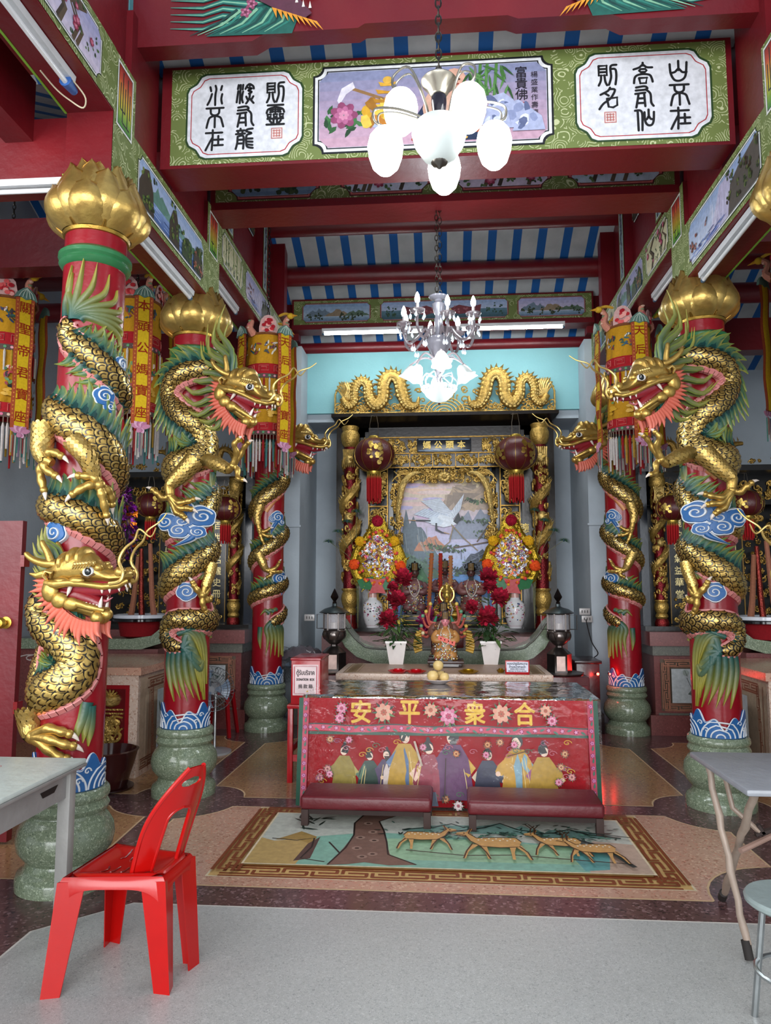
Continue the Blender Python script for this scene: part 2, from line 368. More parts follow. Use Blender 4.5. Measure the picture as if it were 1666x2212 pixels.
# ================================================================== floor
b = MB(); b.box(-6, 6, -3, 11, -.1, 0); floor = struct(b.build('floor', 't_maroon'))
up_frame = lambda u, v, w=0: Vector((u, v, w))
def inlay(name, poly, mat, line='c9ab86', lw=.012):
    cx = sum(p[0] for p in poly) / len(poly); cy = sum(p[1] for p in poly) / len(poly)
    m = MB(); n = len(poly); o = []
    for i in range(n):
        a, p, q = Vector(poly[i - 1]), Vector(poly[i]), Vector(poly[(i + 1) % n]); t = (q - a).normalized(); o.append((p.x + t.y * lw, p.y - t.x * lw))
    m.add([(x, y, .0008) for x, y in o], [tuple(range(n))], H(line), 1, False)
    m.add([(x, y, .0016) for x, y in poly], [tuple(range(n))], WHITE, 0, False)
    return m.build(name, [mat, 'matte'], floor)
def arc(cx, cy, r, a0, a1, n=9): return [(cx + r * cos(radians(a0 + (a1 - a0) * i / n)), cy + r * sin(radians(a0 + (a1 - a0) * i / n))) for i in range(n + 1)]
inlay('grey_paving', [(-1.8, -2.8), (1.8, -2.8), (1.8, 3.27), (1.48, 3.58), (-1.48, 3.58), (-1.8, 3.27)], 't_grey', 'd8d4cc')
mp = [(-1.28, 3.825), (1.28, 3.825)] + arc(1.74, 3.83, .46, 180, 90) + [(1.74, 4.8)] + arc(1.86, 5.28, .44, 255, 197) + [(-1.43, 5.15)] + arc(-1.86, 5.28, .44, 343, 285) + [(-1.74, 4.29)] + arc(-1.74, 3.83, .46, 90, 0)
inlay('mosaic_surround', mp, 't_pink')
bp = arc(1.71, 5.38, .28, 180, 90) + [(1.71, 7.1)] + arc(1.8, 7.55, .36, 255, 195) + arc(-1.8, 7.55, .36, -15, -75) + [(-1.71, 5.66)] + arc(-1.71, 5.38, .28, 90, 0)
inlay('tan_paving', bp, 't_tan')
for s in (-1, 1):
    q = lambda P: [(s * x, y) for x, y in P][::s]
    inlay('tan_paving', q([(2.2, 3.83), (4.1, 3.83), (4.1, 5.12), (2.33, 5.12)] + arc(1.93, 5.3, .42, -30, -85) + [(1.93, 4.2)] + arc(1.93, 3.85, .3, 80, 0)), 't_tan')
    inlay('tan_paving', q([(2.24, 5.4), (4.1, 5.4), (4.1, 7.5), (2.2, 7.5)] + arc(1.93, 7.5, .27, 0, -90) + [(1.93, 5.75)] + arc(1.93, 5.4, .31, 90, 0)), 't_tan')
# deer mosaic with a key border
MX, MY0, MY1 = 1.235, 3.945, 5.13
def keyband(P, o, d, L, w, n, c):
    """running key pattern along d from o (width w to the left of d)"""
    nx, ny = -d[1], d[0]; s = L / n; T = lambda a, e: (o[0] + d[0] * a + nx * e, o[1] + d[1] * a + ny * e)
    P.line([T(0, w * .04), T(L, w * .04)], w * .13, c); P.line([T(0, w * .96), T(L, w * .96)], w * .13, c)
    for i in range(n):
        a = i * s; up = i % 2 == 0; y = (lambda e: e * w) if up else (lambda e: (1 - e) * w)
        for A, B in (((0, .24), (s * .95, .24)), ((s * .92, .24), (s * .92, .56)), ((s * .3, .52), (s * .95, .52)), ((s * .12, .78), (s * 1.12, .78)), ((s * .12, .42), (s * .12, .82))):
            P.line([T(a + A[0], y(A[1])), T(a + B[0], y(B[1]))], w * .13, c)
P = Paint(lambda u, v, w=0: Vector((u - MX, MY0 + v, .0022 + w)), seed=4, step=.00006)
MW, MH, BW = 2 * MX, MY1 - MY0, .15
P.rect(-.012, -.012, MW + .012, MH + .012, 'd8c8a8'); P.rect(0, 0, MW, MH, 'c8a468')
for o, d, L, n in (((0, 0), (1, 0), MW, 15), ((MW, 0), (0, 1), MH, 7), ((MW, MH), (-1, 0), MW, 15), ((0, MH), (0, -1), MH, 7)): keyband(P, (o[0] + d[0] * .05, o[1] + d[1] * .05), d, L - .1, BW, n, '7c3c1c')
P.rect(BW - .012, BW - .012, MW - BW + .012, MH - BW + .012, 'd8c8a8')
def deer_picture(P, ox, oy, w, h):
    P.clip = [(ox, oy), (ox + w, oy), (ox + w, oy + h), (ox, oy + h)]; X = lambda a: ox + a * w; Yy = lambda a: oy + a * h; T = lambda L: [(X(a), Yy(b)) for a, b in L]
    P.rect(ox, oy, ox + w, oy + h, 'b9bdb2')
    P.poly(T([(.12, .0), (1, 0), (1, .28), (.85, .42), (.6, .55), (.3, .62), (.14, .5)]), '7fae9c')
    P.poly(T([(.3, .12), (.9, .12), (.84, .4), (.6, .52), (.34, .5)]), '93b795'); P.poly(T([(.85, 0), (1, 0), (1, .5), (.9, .55), (.84, .3)]), 'b9a08e')
    P.poly(T([(.84, .02), (.9, .05), (.93, .4), (.86, .44), (.82, .3)]), '5f9c9a')
    P.poly(T([(0, 0), (.13, 0), (.15, .34), (.1, .45), (.04, .4), (0, .46)]), 'b4975e'); P.poly(T([(.04, .42), (.1, .6), (.15, .5), (.15, .34), (.1, .44)]), '9c7f45')
    P.poly(T([(.12, .05), (.16, .1), (.16, .5), (.135, .36)]), '55403a')
    P.line(T([(.03, .45), (.1, .42), (.145, .47), (.15, .3), (.135, .1), (.2, .05)]), .012, '26221f')
    for seed, (a, b2, c, hh, col) in enumerate([(.38, .66, .66, .2, '6f9488'), (.52, .8, .64, .26, '7fa59a'), (.72, .98, .6, .2, '6c8f86')]): P.mount(X(a), X(b2), Yy(c), hh * h, col, seed); P.line(T([(a, c + .03), ((a * 2 + b2) / 3, c + hh * .5), ((a + b2) / 2, c + hh * .9), ((a + 2 * b2) / 3, c + hh * .4), (b2, c + .02)]), .016, '27352f')
    P.poly(T([(.21, .0), (.235, .3), (.25, .55), (.24, .8), (.26, 1), (.36, 1), (.31, .85), (.335, .62), (.345, .4), (.36, .2), (.43, .04), (.36, .02), (.3, .06), (.26, .02)]), '75584c')
    for a, b2 in ((.27, .3), (.3, .62), (.28, .8), (.31, .45), (.29, .15), (.27, .5), (.315, .2)): P.ell(X(a), Yy(b2), .03, .03, '94786a', 9); P.ell(X(a), Yy(b2), .014, .014, '453028', 8)
    for L in ([(.21, 0), (.24, .3), (.25, .55), (.24, .8), (.26, 1)], [(.43, .04), (.355, .2), (.345, .42), (.33, .65), (.31, .85), (.36, 1)], [(.23, .2), (.19, .4)]): P.line(T(L), .01, '241b18')
    for i in range(16): a = P.r.uniform(-.2, 1.2); P.leaf(X(.07 + .07 * P.r.random()), Yy(.6 + .3 * P.r.random()), .11, .016, a * 2.2, '1f3026')
    for i in range(90): P.leaf(X(P.r.uniform(.3, .98)), Yy(P.r.choice([.66, .8, .58, .7]) + P.r.uniform(-.04, .04)), .05, .012, P.r.uniform(-.5, 3.6), P.r.choice(['2d4a40', '3f6658', '1f2c26']))
    for k in range(28): P.blob(X(P.r.uniform(.42, .95)), Yy(P.r.uniform(.5, .62)), .045, .022, ['4f7c68', '37584a', '6b9682', '2a3f36'], 5)
    P.line(T([(.4, .24), (.55, .17), (.68, .2), (.84, .14), (.96, .1)]), .012, '3a3328'); P.line(T([(.85, .52), (.9, .42), (.93, .25), (.96, .05)]), .03, '25302e'); P.line(T([(.84, .7), (.92, .64), (1, .58)]), .012, '27352f')
    def deer(x, y, s, f=1, antler=False):
        c = 'c99a5e'; D = lambda L: [(X(x) + f * a * s, Yy(y) + bb * s * 1.75) for a, bb in L]; fx = (lambda L: D(L) if f > 0 else D(L)[::-1])
        P.poly(fx([(-.5, .05), (-.42, -.1), (-.1, -.13), (.25, -.1), (.42, .05), (.5, .25), (.42, .3), (.3, .14), (-.1, .17), (-.42, .17)]), c)
        P.poly(fx([(.38, .22), (.5, .2), (.68, .24), (.66, .3), (.52, .34), (.42, .3)]), c); P.poly(fx([(.42, .3), (.5, .31), (.38, .46), (.36, .42)]), 'b5834a')
        for lx, dx in ((-.42, -.12), (-.34, .03), (.2, -.06), (.32, .16)):
            P.poly(fx([(lx - .06, -.05), (lx + dx - .02, -.25), (lx + dx * 1.4 - .02, -.45), (lx + dx * 1.4 + .03, -.45), (lx + dx + .04, -.25), (lx + .08, -.05)]), c)
        for i in range(11): P.ell(X(x) + f * s * (-.38 + .065 * i), Yy(y) + s * 1.75 * (.08 + .05 * (i % 2)), .006, .009, 'efe6d2', 6)
        [P.line(D(L), .008, '4a3220') for L in ([(-.5, .05), (-.42, .17), (-.1, .17), (.3, .14), (.44, .28), (.38, .46)], [(-.42, -.1), (-.1, -.13), (.25, -.1), (.42, .05), (.5, .22), (.68, .26)], [(-.44, -.08), (-.56, -.25), (-.6, -.45)], [(.26, -.08), (.16, -.28), (.1, -.45)], [(.38, -.02), (.5, -.25), (.56, -.45)])]; P.ell(X(x) + f * s * .52, Yy(y) + s * .49, .006, .008, '241b18', 6)
        if antler:
            for q in (0, .08): P.line(D([(.44 + q, .32), (.4 + q, .5), (.5 + q, .66)]), .008, '4a3220'); P.line(D([(.41 + q, .46), (.3 + q, .6)]), .007, '4a3220')
    deer(.45, .5, .27, 1); deer(.63, .4, .32, -1); deer(.8, .44, .27, -1, True); deer(.88, .33, .27, -1, True)
    P.clip = None
deer_picture(P, BW, BW, MW - 2 * BW, MH - 2 * BW)
P.mb.build('deer_mosaic', 'pict', floor)
# ================================================================== walls, ceiling
def wall(name, boxes, mat):
    m = MB()
    for q in boxes: m.box(*q)
    return struct(m.build(name, mat))
NB = 9.75
wall('wall_back', [(-4.45, 4.45, NB, NB + .15, 0, 4.7)], 'wall')
wall('wall_left', [(-4.45, -4.3, 2.9, NB, 0, 6.2)], 'wall')
wall('wall_right', [(4.3, 4.45, 2.9, NB, 0, 6.2)], 'wall')
for s, nm in ((-1, 'left'), (1, 'right')):
    wall('baseboard_' + nm, [(s * 4.3 - (.02 if s > 0 else 0), s * 4.3 + (0 if s > 0 else .02), 2.9, NB, 0, .87)], 'walldark')
    # pier between the altar niche and the side bay
    m = MB(); m.box(*sorted((s * 1.68, s * 2.08)), 8.6, NB, 0, 4.4); m.box(*sorted((s * 1.655, s * 2.085)), 8.56, NB, 0, .12); m.box(*sorted((s * 1.66, s * 2.085)), 8.57, 8.6, 2.2, 2.225)
    struct(m.build('wall_pier_' + nm, 'wall'))
m = MB(); m.box(-1.72, 1.72, 9.0, NB, 3.66, 4.44, WHITE, 0); m.box(-1.72, 1.72, 9.06, NB, 3.56, 3.66, WHITE, 1); struct(m.build('wall_lintel', ['wallblue', 'wall']))
def roof(prof, name):
    m = MB()
    for (y0, z0), (y1, z1) in zip(prof, prof[1:]): m.add([(-4.4, y0, z0), (4.4, y0, z0), (4.4, y1, z1), (-4.4, y1, z1), (-4.4, y0, z0 + .12), (4.4, y0, z0 + .12), (4.4, y1, z1 + .12), (-4.4, y1, z1 + .12)], [(0, 1, 2, 3), (4, 7, 6, 5), (0, 4, 5, 1), (2, 6, 7, 3), (0, 3, 7, 4), (1, 5, 6, 2)], WHITE, 0, False)
    return struct(m.build(name, 'stripe'))
roof([(NB + .1, 4.27), (6.3, 5.88), (4.46, 4.86), (1.6, 6.2), (-1.2, 5.4)], 'ceiling')
# ================================================================== beams and painted panels
TN = [0]
def trim(m, mat='red'):
    TN[0] += 1; return struct(m.build('trim_%d' % TN[0], mat))
PICS = {}
def landscape(P, w, h, style, seed):
    r = P.r; sky = [('8fa6cc', 'c9cfe0'), ('9a9cc4', 'd2c6d8'), ('b7b28a', 'd8d2b0'), ('7c98bb', 'b7c8d6')][seed % 4]
    P.grad(0, 0, w, h, sky[1], sky[0], 6)
    if style == 'water':
        for k in range(3): P.mount(w * (.05 + .28 * k), w * (.5 + .25 * k), h * .35, h * (.5 - .1 * k), ['5e8478', '6f948c', '4a6b50'][k], seed + k)
        P.grad(0, 0, w, h * .38, '3c5a92', '7d96c4', 5)
        for i in range(26): a = r.uniform(0, w); e = r.uniform(0, h * .36); P.line([(a, e), (a + r.uniform(.06, .25), e + r.uniform(-.004, .004))], .006, r.choice(['a9bce0', '2d4577', '8fa4d2']))
        for x0, x1, hh in ((0, .2, .95), (.42, .58, .9), (.62, .8, .6), (.82, 1, .75)):
            P.poly([(w * x0, 0), (w * x1, 0), (w * (x1 - .02), h * hh * .6), (w * (x0 * .4 + x1 * .6), h * hh), (w * (x0 * .7 + x1 * .3), h * hh * .9), (w * x0, h * hh * .5)], r.choice(['39472f', '4a4a36', '413a30']))
            for i in range(9): P.blob(r.uniform(w * x0, w * x1), r.uniform(.1, hh) * h, h * .1, h * .1, ['4c6a32', '2e4423', '6d7c3c', '24331e'], 5)
        for i in range(8): P.blob(w * r.uniform(.82, .98), h * r.uniform(.05, .5), h * .07, h * .08, ['b4644c', 'c98a6c', '8c4c40'], 4)
    elif style == 'falls':
        P.poly([(w * .3, 0), (w, 0), (w, h * .95), (w * .75, h * .8), (w * .55, h * .5)], '55504a')
        P.poly([(w * .25, 0), (w * .6, 0), (w * .66, h * .9), (w * .5, h * .95), (w * .4, h * .4)], 'b9b4cf')
        for i in range(22): a = r.uniform(.3, .6) * w; e = r.uniform(.1, .8) * h; P.line([(a + e * .2, e), (a + e * .2 - .02, e - r.uniform(.05, .12))], .006, r.choice(['d8d6ea', '8f92c0', 'e8e6f2']))
        for i in range(22): P.blob(w * r.uniform(.6, 1), h * r.uniform(.2, .95), h * .1, h * .09, ['2f3f24', '4c5a30', '3a2f24', '63703a'], 5)
        for i in range(10): P.blob(w * r.uniform(0, .3), h * r.uniform(.05, .7), h * .09, h * .08, ['7a4238', '9c5c48', '4a3a2c'], 5)
        for i in range(18): a = r.uniform(0, w * .5); e = r.uniform(0, h * .2); P.line([(a, e), (a + .1, e + .004)], .006, r.choice(['4a6bb4', '7d96d4', '2d4577']))
    elif style == 'flowers':
        for i in range(4): a = w * r.uniform(.1, .9); P.line([(a, 0), (a + .05, h * .4), (a - .04, h * .7), (a + .08, h)], .03, r.choice(['5a4a38', '3f3428']))
        for i in range(22): P.blob(r.uniform(0, w), r.uniform(0, h), h * .08, h * .08, ['3c5a34', '2c4428', '567040'], 4)
        for i in range(9): P.flower(r.uniform(.05, .95) * w, r.uniform(.1, .9) * h, h * r.uniform(.07, .13), ['8c2c48', 'b85470', 'd88a9c'])
    elif style == 'bamboo':
        for i in range(5): a = w * r.uniform(.1, .9); P.line([(a, 0), (a + r.uniform(-.05, .05), h)], .016, r.choice(['4c6a2c', '6d8c3c']))
        for i in range(60): P.leaf(r.uniform(0, w), r.uniform(.1, 1) * h, h * .18, h * .035, r.uniform(-2.6, -.5), r.choice(['3f5c28', '56783a', '2c431c', '7d8c40']))
        for i in range(4): P.blob(w * r.uniform(.1, .9), h * .12, h * .1, h * .1, ['7d8478', 'a4aa9c', '5a6058'], 5)
    elif style == 'fish':
        P.grad(0, 0, w, h * .5, '34525c', '5a7c8c', 4)
        for a, f in ((.36, 1), (.62, -1)):
            x = w * a; P.poly([(x - f * .18 * 1, h * .3), (x, h * .2), (x + f * .16, h * .45), (x, h * .75), (x - f * .14, h * .6), (x - f * .26, h * .75), (x - f * .24, h * .2)][::f], '7a3c44')
            for i in range(12): P.ell(x + r.uniform(-.1, .1), h * r.uniform(.3, .65), .012, .012, 'a4646c', 6)
            P.ell(x + f * .1, h * .5, .012, .012, 'e8d48c', 8)
        for i in range(14): P.blob(w * r.choice([.1, .9, .05, .95, .85]), h * r.uniform(.2, .7), h * .12, h * .12, ['2c4434', '3f5c48'], 4)
    else:
        for k in range(3): P.mount(w * (.02 + .3 * k), w * (.45 + .28 * k), h * .28, h * (.55 - .1 * k), ['6b7c8c', '8c7a64', '556a5a'][k], seed + k)
        P.grad(0, 0, w, h * .25, '5a7390', '8ca4b8', 3)
        for i in range(16): P.blob(w * r.uniform(.05, .95), h * r.uniform(.1, .45), h * .12, h * .12, ['2c3a24', '3f4c2c', '24301e'], 5)
def panel(fr, x, y, w, h, style, seed, border=('e6e6e2', '23301e'), c=None, inner=None):
    """picture in a scooped frame: returns a Paint on the frame"""
    c = c or min(w, h) * .16; P = Paint(lambda u, v, k=0: fr(x + u, y + v, k + .003), seed=seed, step=.00005)
    P.poly(cart(w, h, c), border[1]); sh = lambda e: [(a * (w - 2 * e) / w + e, b2 * (h - 2 * e) / h + e) for a, b2 in cart(w, h, c)]
    e = min(w, h) * .022; P.poly(sh(e), border[0]); P.poly(sh(2.4 * e), border[1]); P.clip = None; P.poly(sh(3 * e), 'c0c4d0')
    iw, ih = w - 6.4 * e, h - 6.4 * e; Q = Paint(lambda u, v, k=0: fr(x + 3.2 * e + u, y + 3.2 * e + v, k + .0036), P.mb, None, seed, .00004)
    k = min(w, h) * .1; Q.clip = [(k, 0), (iw - k, 0), (iw, k), (iw, ih - k), (iw - k, ih), (k, ih), (0, ih - k), (0, k)]
    if inner: inner(Q, iw, ih)
    else: landscape(Q, iw, ih, style, seed)
    return P.mb
def tread(fr, x, y, w, h):
    """small ladder-striped colour panel (red to green) with black fret lines"""
    P = Paint(lambda u, v, k=0: fr(x + u, y + v, k + .003), step=.00005); P.rect(0, 0, w, h, 'e6e6e2'); e = .012; P.rect(e, e, w - e, h - e, '23301e'); e = .018
    cs = ['2f7a2c', '7fa42c', 'c9b42c', 'd08a2c', 'b8422c', '8c2424']
    for i in range(5):
        P.grad(e, e + (h - 2 * e) * i / 5, w - e, e + (h - 2 * e) * (i + 1) / 5, cs[i], cs[i + 1], 4)
    for i in range(5): P.line([(w * (.2 + .15 * i), h * (.12 if i % 2 else .3)), (w * (.2 + .15 * i), h * (.9 if i % 2 else .7))], .011, '1c1c14')
    P.line([(w * .2, h * .3), (w * .5, h * .3)], .011, '1c1c14'); P.line([(w * .35, h * .12), (w * .8, h * .12)], .011, '1c1c14')
    return P.mb
def beam(x0, x1, y0, y1, z0, z1, face, pics):
    """red box beam; the inner X face carries green scrollwork with framed pictures: (y offset, width, style, seed)"""
    m = MB(); m.box(min(x0, x1), max(x0, x1), y0, y1, z0, z1); o = trim(m)
    s = 1 if face > 0 else -1; xf = face + (-.002 * s)
    fr = frame((xf, y0, z0), (0, 1, 0), (0, 0, 1)) if s > 0 else frame((xf, y1, z0), (0, -1, 0), (0, 0, 1))
    L = y1 - y0; hh = z1 - z0; g = MB(); g.add([fr(0, .012, .001), fr(L, .012, .001), fr(L, hh, .001), fr(0, hh, .001)], [(0, 1, 2, 3)], WHITE, 0, False)
    f2 = lambda a, bb, k=0: fr(a, bb, k)
    g.build('painted_face', 'scroll', o)
    for po, pw, st, sd in pics:
        a = po if s > 0 else L - po - pw
        mb = tread(fr, a, .06, pw, hh - .12) if st == 'tread' else panel(fr, a, .045, pw, hh - .09, st, sd)
        mb.build('painted_panel', 'pict', o)
    return o
# frame normal must face the hall: for the left side u=+Y, v=+Z gives +X; the right side runs u=-Y
for s in (-1, 1):
    inx = s * 1.77; out = s * 2.03; k = 0 if s < 0 else 20
    fside = 1 if s < 0 else -1
    def B(y0, y1, z0, z1, pics):
        m = MB(); m.box(min(inx, out), max(inx, out), y0, y1, z0, z1); o = trim(m)
        fr = frame((inx - s * .002, y0, z0), (0, 1, 0), (0, 0, 1)) if s < 0 else frame((inx - s * .002, y1, z0), (0, -1, 0), (0, 0, 1))
        L = y1 - y0; hh = z1 - z0; g = MB(); g.add([fr(0, .008, .001), fr(L, .008, .001), fr(L, hh, .001), fr(0, hh, .001)], [(0, 1, 2, 3)], WHITE, 0, False); g.build('painted_face', 'scroll', o)
        for po, pw, st, sd in pics:
            a = po if s < 0 else L - po - pw
            (tread(fr, a, .05, pw, hh - .1) if st == 'tread' else panel(fr, a, .04, pw, hh - .08, st, sd)).build('painted_panel', 'pict', o)
        e = MB(); e.box(*sorted((out, out + s * .012)), y0, y1, z0 - .004, z0 + .03, H('7fae3c')); e.build('green_edge', 'matte', o); return o
    B(.9, 3.66, 4.08, 4.445, [(.5, .95, 'water', 3 + k), (1.5, 1.1, 'flowers', 5 + k)])
    B(3.66, 3.93, 3.70, 4.44, []); B(3.93, 5.27, 3.70, 4.10, [(.06, 1.2, 'water' if s < 0 else 'falls', 8 + k)])
    B(5.27, 5.58, 3.70, 4.44, []); B(5.58, 8.6, 4.08, 4.44, [(.06, .62, 'bamboo' if s < 0 else 'flowers', 2 + k), (.78, .98, 'falls' if s < 0 else 'water', 13 + k), (1.86, 1.05, 'bamboo' if s < 0 else 'water', 6 + k)])
    # the ladder-striped lozenges on the pilasters
    fr = frame((inx - s * .003, 3.66 if s < 0 else 3.93, 3.7), (0, -s, 0), (0, 0, 1)); tp = bpy.data.objects['trim_%d' % (TN[0] - 3)]; tread(fr, .03, .33, .2, .38).build('striped_panel', 'pict', tp)
    fr = frame((inx - s * .003, 5.27 if s < 0 else 5.58, 3.7), (0, -s, 0), (0, 0, 1)); tp = bpy.data.objects['trim_%d' % (TN[0] - 1)]; tread(fr, .04, .36, .21, .33).build('striped_panel', 'pict', tp)
    # upper red walls above the side beams, cross walls and posts
    m = MB(); m.box(*sorted((s * 1.84, s * 2.0)), 3.0, 8.6, 4.44, 5.05); m.box(*sorted((s * 1.84, s * 2.0)), 4.9, 7.75, 5.05, 5.4); m.box(*sorted((s * 1.8, s * 2.02)), 3.93, 4.34, 4.1, 4.9); m.box(*sorted((s * 1.8, s * 2.02)), 4.62, 5.34, 4.1, 4.9)
    for y0 in (5.75, 6.95): m.box(*sorted((s * 1.76, s * 1.95)), y0, y0 + .16, 4.44, 5.6)
    for y0, z1 in ((7.68, 5.3), (8.5, 4.95)): m.box(*sorted((s * 1.7, s * 1.95)), y0, y0 + .14, 4.44, z1)
    up = trim(m)
    fr = frame((s * 1.836, 6.0 if s < 0 else 6.9, 4.92), (0, -s, 0), (0, 0, 1)); panel(fr, 0, 0, .9, .32, 'water', 31 + k).build('painted_panel', 'pict', up)
    for y0, z1 in ((5.75, 5.4), (6.95, 5.3)):
        Q = Paint(frame((s * 1.757, y0 if s < 0 else y0 + .16, 4.44), (0, -s, 0), (0, 0, 1)), seed=3); Q.k = .002; Q.rect(0, 0, .16, z1 - 4.44, '66743a'); Q.rect(.02, .02, .14, z1 - 4.46, 'd5d8d8'); Q.rect(.03, .03, .13, z1 - 4.47, '8496a4')
        for i in range(16): Q.blob(.08, .06 + i * .05, .04, .03, ['2c3a34', '4c5a58', '6a3c48', '33463c'], 3)
        Q.mb.build('painted_post', 'pict', up)
    # cross beams running out to the side walls
    for y0, y1, z0, z1 in ((3.7, 3.9, 3.72, 4.08), (5.35, 5.55, 4.0, 4.4), (7.9, 8.1, 4.0, 4.35)):
        m = MB(); m.box(*sorted((s * 2.03, s * 4.3)), y0, y1, z0, z1); trim(m)
    m = MB(); m.box(*sorted((s * 2.24, s * 2.4)), .9, 3.7, 3.95, 4.3); trim(m)
    m = MB(); m.box(*sorted((s * 2.03, s * 4.3)), .9, 3.9, 4.5, 4.6); trim(m)
    for y0 in (6.4, 7.2): m = MB(); m.tube([(s * 2.0, y0, 4.35), (s * 4.3, y0, 4.35)], .1, 12); trim(m)
# ---------------- purlins
for y, z, r in ((9.03, 4.5, .075), (7.98, 5.0, .105), (7.35, 5.28, .11), (6.75, 5.56, .11)):
    m = MB(); m.tube([(-1.86, y, z), (1.86, y, z)], r, 16); trim(m)
# band beam with three cartouches
m = MB(); m.box(-1.76, 1.76, 8.4, 8.56, 4.58, 4.9); m.box(-1.76, 1.76, 8.37, 8.58, 4.52, 4.58); bb = trim(m)
fr = frame((-1.74, 8.398, 4.58), (1, 0, 0), (0, 0, 1)); g = MB(); g.add([fr(0, .0, .001), fr(3.48, 0, .001), fr(3.48, .3, .001), fr(0, .3, .001)], [(0, 1, 2, 3)], WHITE, 0, False); g.build('painted_face', 'scroll', bb)
for x, w, st, sd in ((.1, .82, 'hill', 3), (1.03, 1.5, 'fish', 4), (2.63, .78, 'hill', 1)): panel(fr, x, .03, w, .24, st, sd, ('a86a64', '4a1416')).build('painted_panel', 'pict', bb)
# second beam
m = MB(); m.box(-1.78, 1.78, 5.36, 5.62, 4.46, 5.05); m.box(-1.78, 1.78, 5.34, 5.64, 4.4, 4.46); bb = trim(m)
fr = frame((-1.74, 5.358, 4.46), (1, 0, 0), (0, 0, 1)); g = MB(); g.add([fr(0, .0, .001), fr(3.48, 0, .001), fr(3.48, .5, .001), fr(0, .5, .001)], [(0, 1, 2, 3)], WHITE, 0, False); g.build('painted_face', 'scroll', bb)
for x, w, st, sd in ((.1, .72, 'hill', 3), (.98, .7, 'flowers', 4), (1.84, .74, 'flowers', 9), (2.7, .7, 'flowers', 11)): panel(fr, x, .02, w, .45, st, sd, ('b8605c', '4a1416')).build('painted_panel', 'pict', bb)
# ---------------- main beam with calligraphy and the laughing monk
m = MB(); m.box(-1.78, 1.78, 4.35, 4.62, 4.15, 4.84); mbm = trim(m)
fr = frame((-1.715, 4.348, 4.16), (1, 0, 0), (0, 0, 1)); PW, PH = 3.46, .66
g = MB(); g.add([fr(0, .01, .001), fr(PW, .01, .001), fr(PW, PH, .001), fr(0, PH, .001)], [(0, 1, 2, 3)], WHITE, 0, False); g.build('painted_face', 'scroll', mbm)
SEAL = {'水': '50,98 55,80 50,50 50,2|20,92 25,72|30,58 20,30 5,5|88,95 82,75|90,55 85,30 90,8', '不': '0,97 100,97|25,95 27,72 42,62 58,62 73,72 75,95|50,62 50,3|50,60 20,50 8,22 3,2|50,60 82,50 93,25 100,5',
 '在': '0,86 95,86|40,100 40,60 36,2|38,62 20,35 0,2|48,52 100,52|73,70 73,25|50,25 100,25', '則': '2,95 45,95 45,50 2,50 2,95|5,80 42,80|5,65 42,65|14,50 12,25 0,2|32,50 36,20 45,2|98,97 72,95 65,80 68,40 55,3|66,78 92,75 96,40 90,4',
 '靈': '5,97 95,97|0,60 10,78 50,86 90,78 100,62|50,97 50,60|20,73 38,75|20,63 38,65|62,75 80,73|62,65 80,63|5,52 25,52 23,40 7,40 5,52|40,52 60,52 58,40 42,40 40,52|75,52 95,52 93,40 77,40 75,52|5,31 95,31|40,31 40,5|60,31 60,5|18,22 30,10|82,22 70,10|0,3 100,3',
 '深': '10,95 6,75|8,65 0,10|22,95 20,60 18,5|36,95 34,72|36,62 30,30 36,8|50,74 60,90 75,97 94,86 98,74|75,97 75,88|64,80 86,75 66,66 86,58 70,50|55,36 64,20|96,36 86,22|76,48 72,25 55,2|75,26 98,3',
 '有': '10,94 55,98 70,88 55,82 8,80|5,64 58,68|62,82 85,62 88,22 100,4|22,62 15,30 8,0|52,64 56,4|20,42 52,42|15,20 52,20', '龍': '5,90 50,91|26,100 26,92|0,74 52,76|12,90 13,76|38,90 36,76|10,62 8,30 0,2|10,62 43,62 43,2|10,46 43,46|8,28 43,28|96,98 66,95 60,86 90,76 62,66 60,30 68,10 98,4|62,50 96,50|62,36 96,34|64,22 96,18',
 '山': '50,100 50,56|4,86 8,42 28,10 62,8 86,30 94,92|8,44 30,48 50,62 70,46 92,46', '高': '50,100 50,86|0,70 30,78 50,90 70,78 100,76|30,63 38,70 62,70 70,63 62,56 38,56 30,63|0,5 5,30 20,42 50,46 84,41 95,26 100,8|28,28 70,28 64,3 34,3 28,28',
 '仙': '0,95 28,95 38,74 36,2|14,90 16,2|72,98 72,64|50,86 52,46 65,26 86,26 97,46 100,86|52,50 62,54 72,66 82,54 98,52', '名': '60,100 48,85 8,68|58,93 86,88 62,50 22,25 0,0|32,74 52,62|42,48 96,52 96,16 74,6 50,10 42,48'}
def seal(P, ch, x, y, w, h, t):
    """old seal-script character drawn with a round brush; x, y: lower left"""
    for st in SEAL[ch].split('|'):
        pts = [tuple(float(q) / 100 for q in p.split(',')) for p in st.split()]; pts = [(x + a * w, y + b2 * h) for a, b2 in pts]
        if len(pts) > 2 and pts[0] != pts[-1]: pts = spl(pts, 5 * len(pts))
        P.line(pts, t, '131417')
        for q in (pts if len(pts) < 7 else (pts[0], pts[-1])): P.k -= P.st * .9; P.ell(q[0], q[1], t / 2, t / 2, '131417', 8)
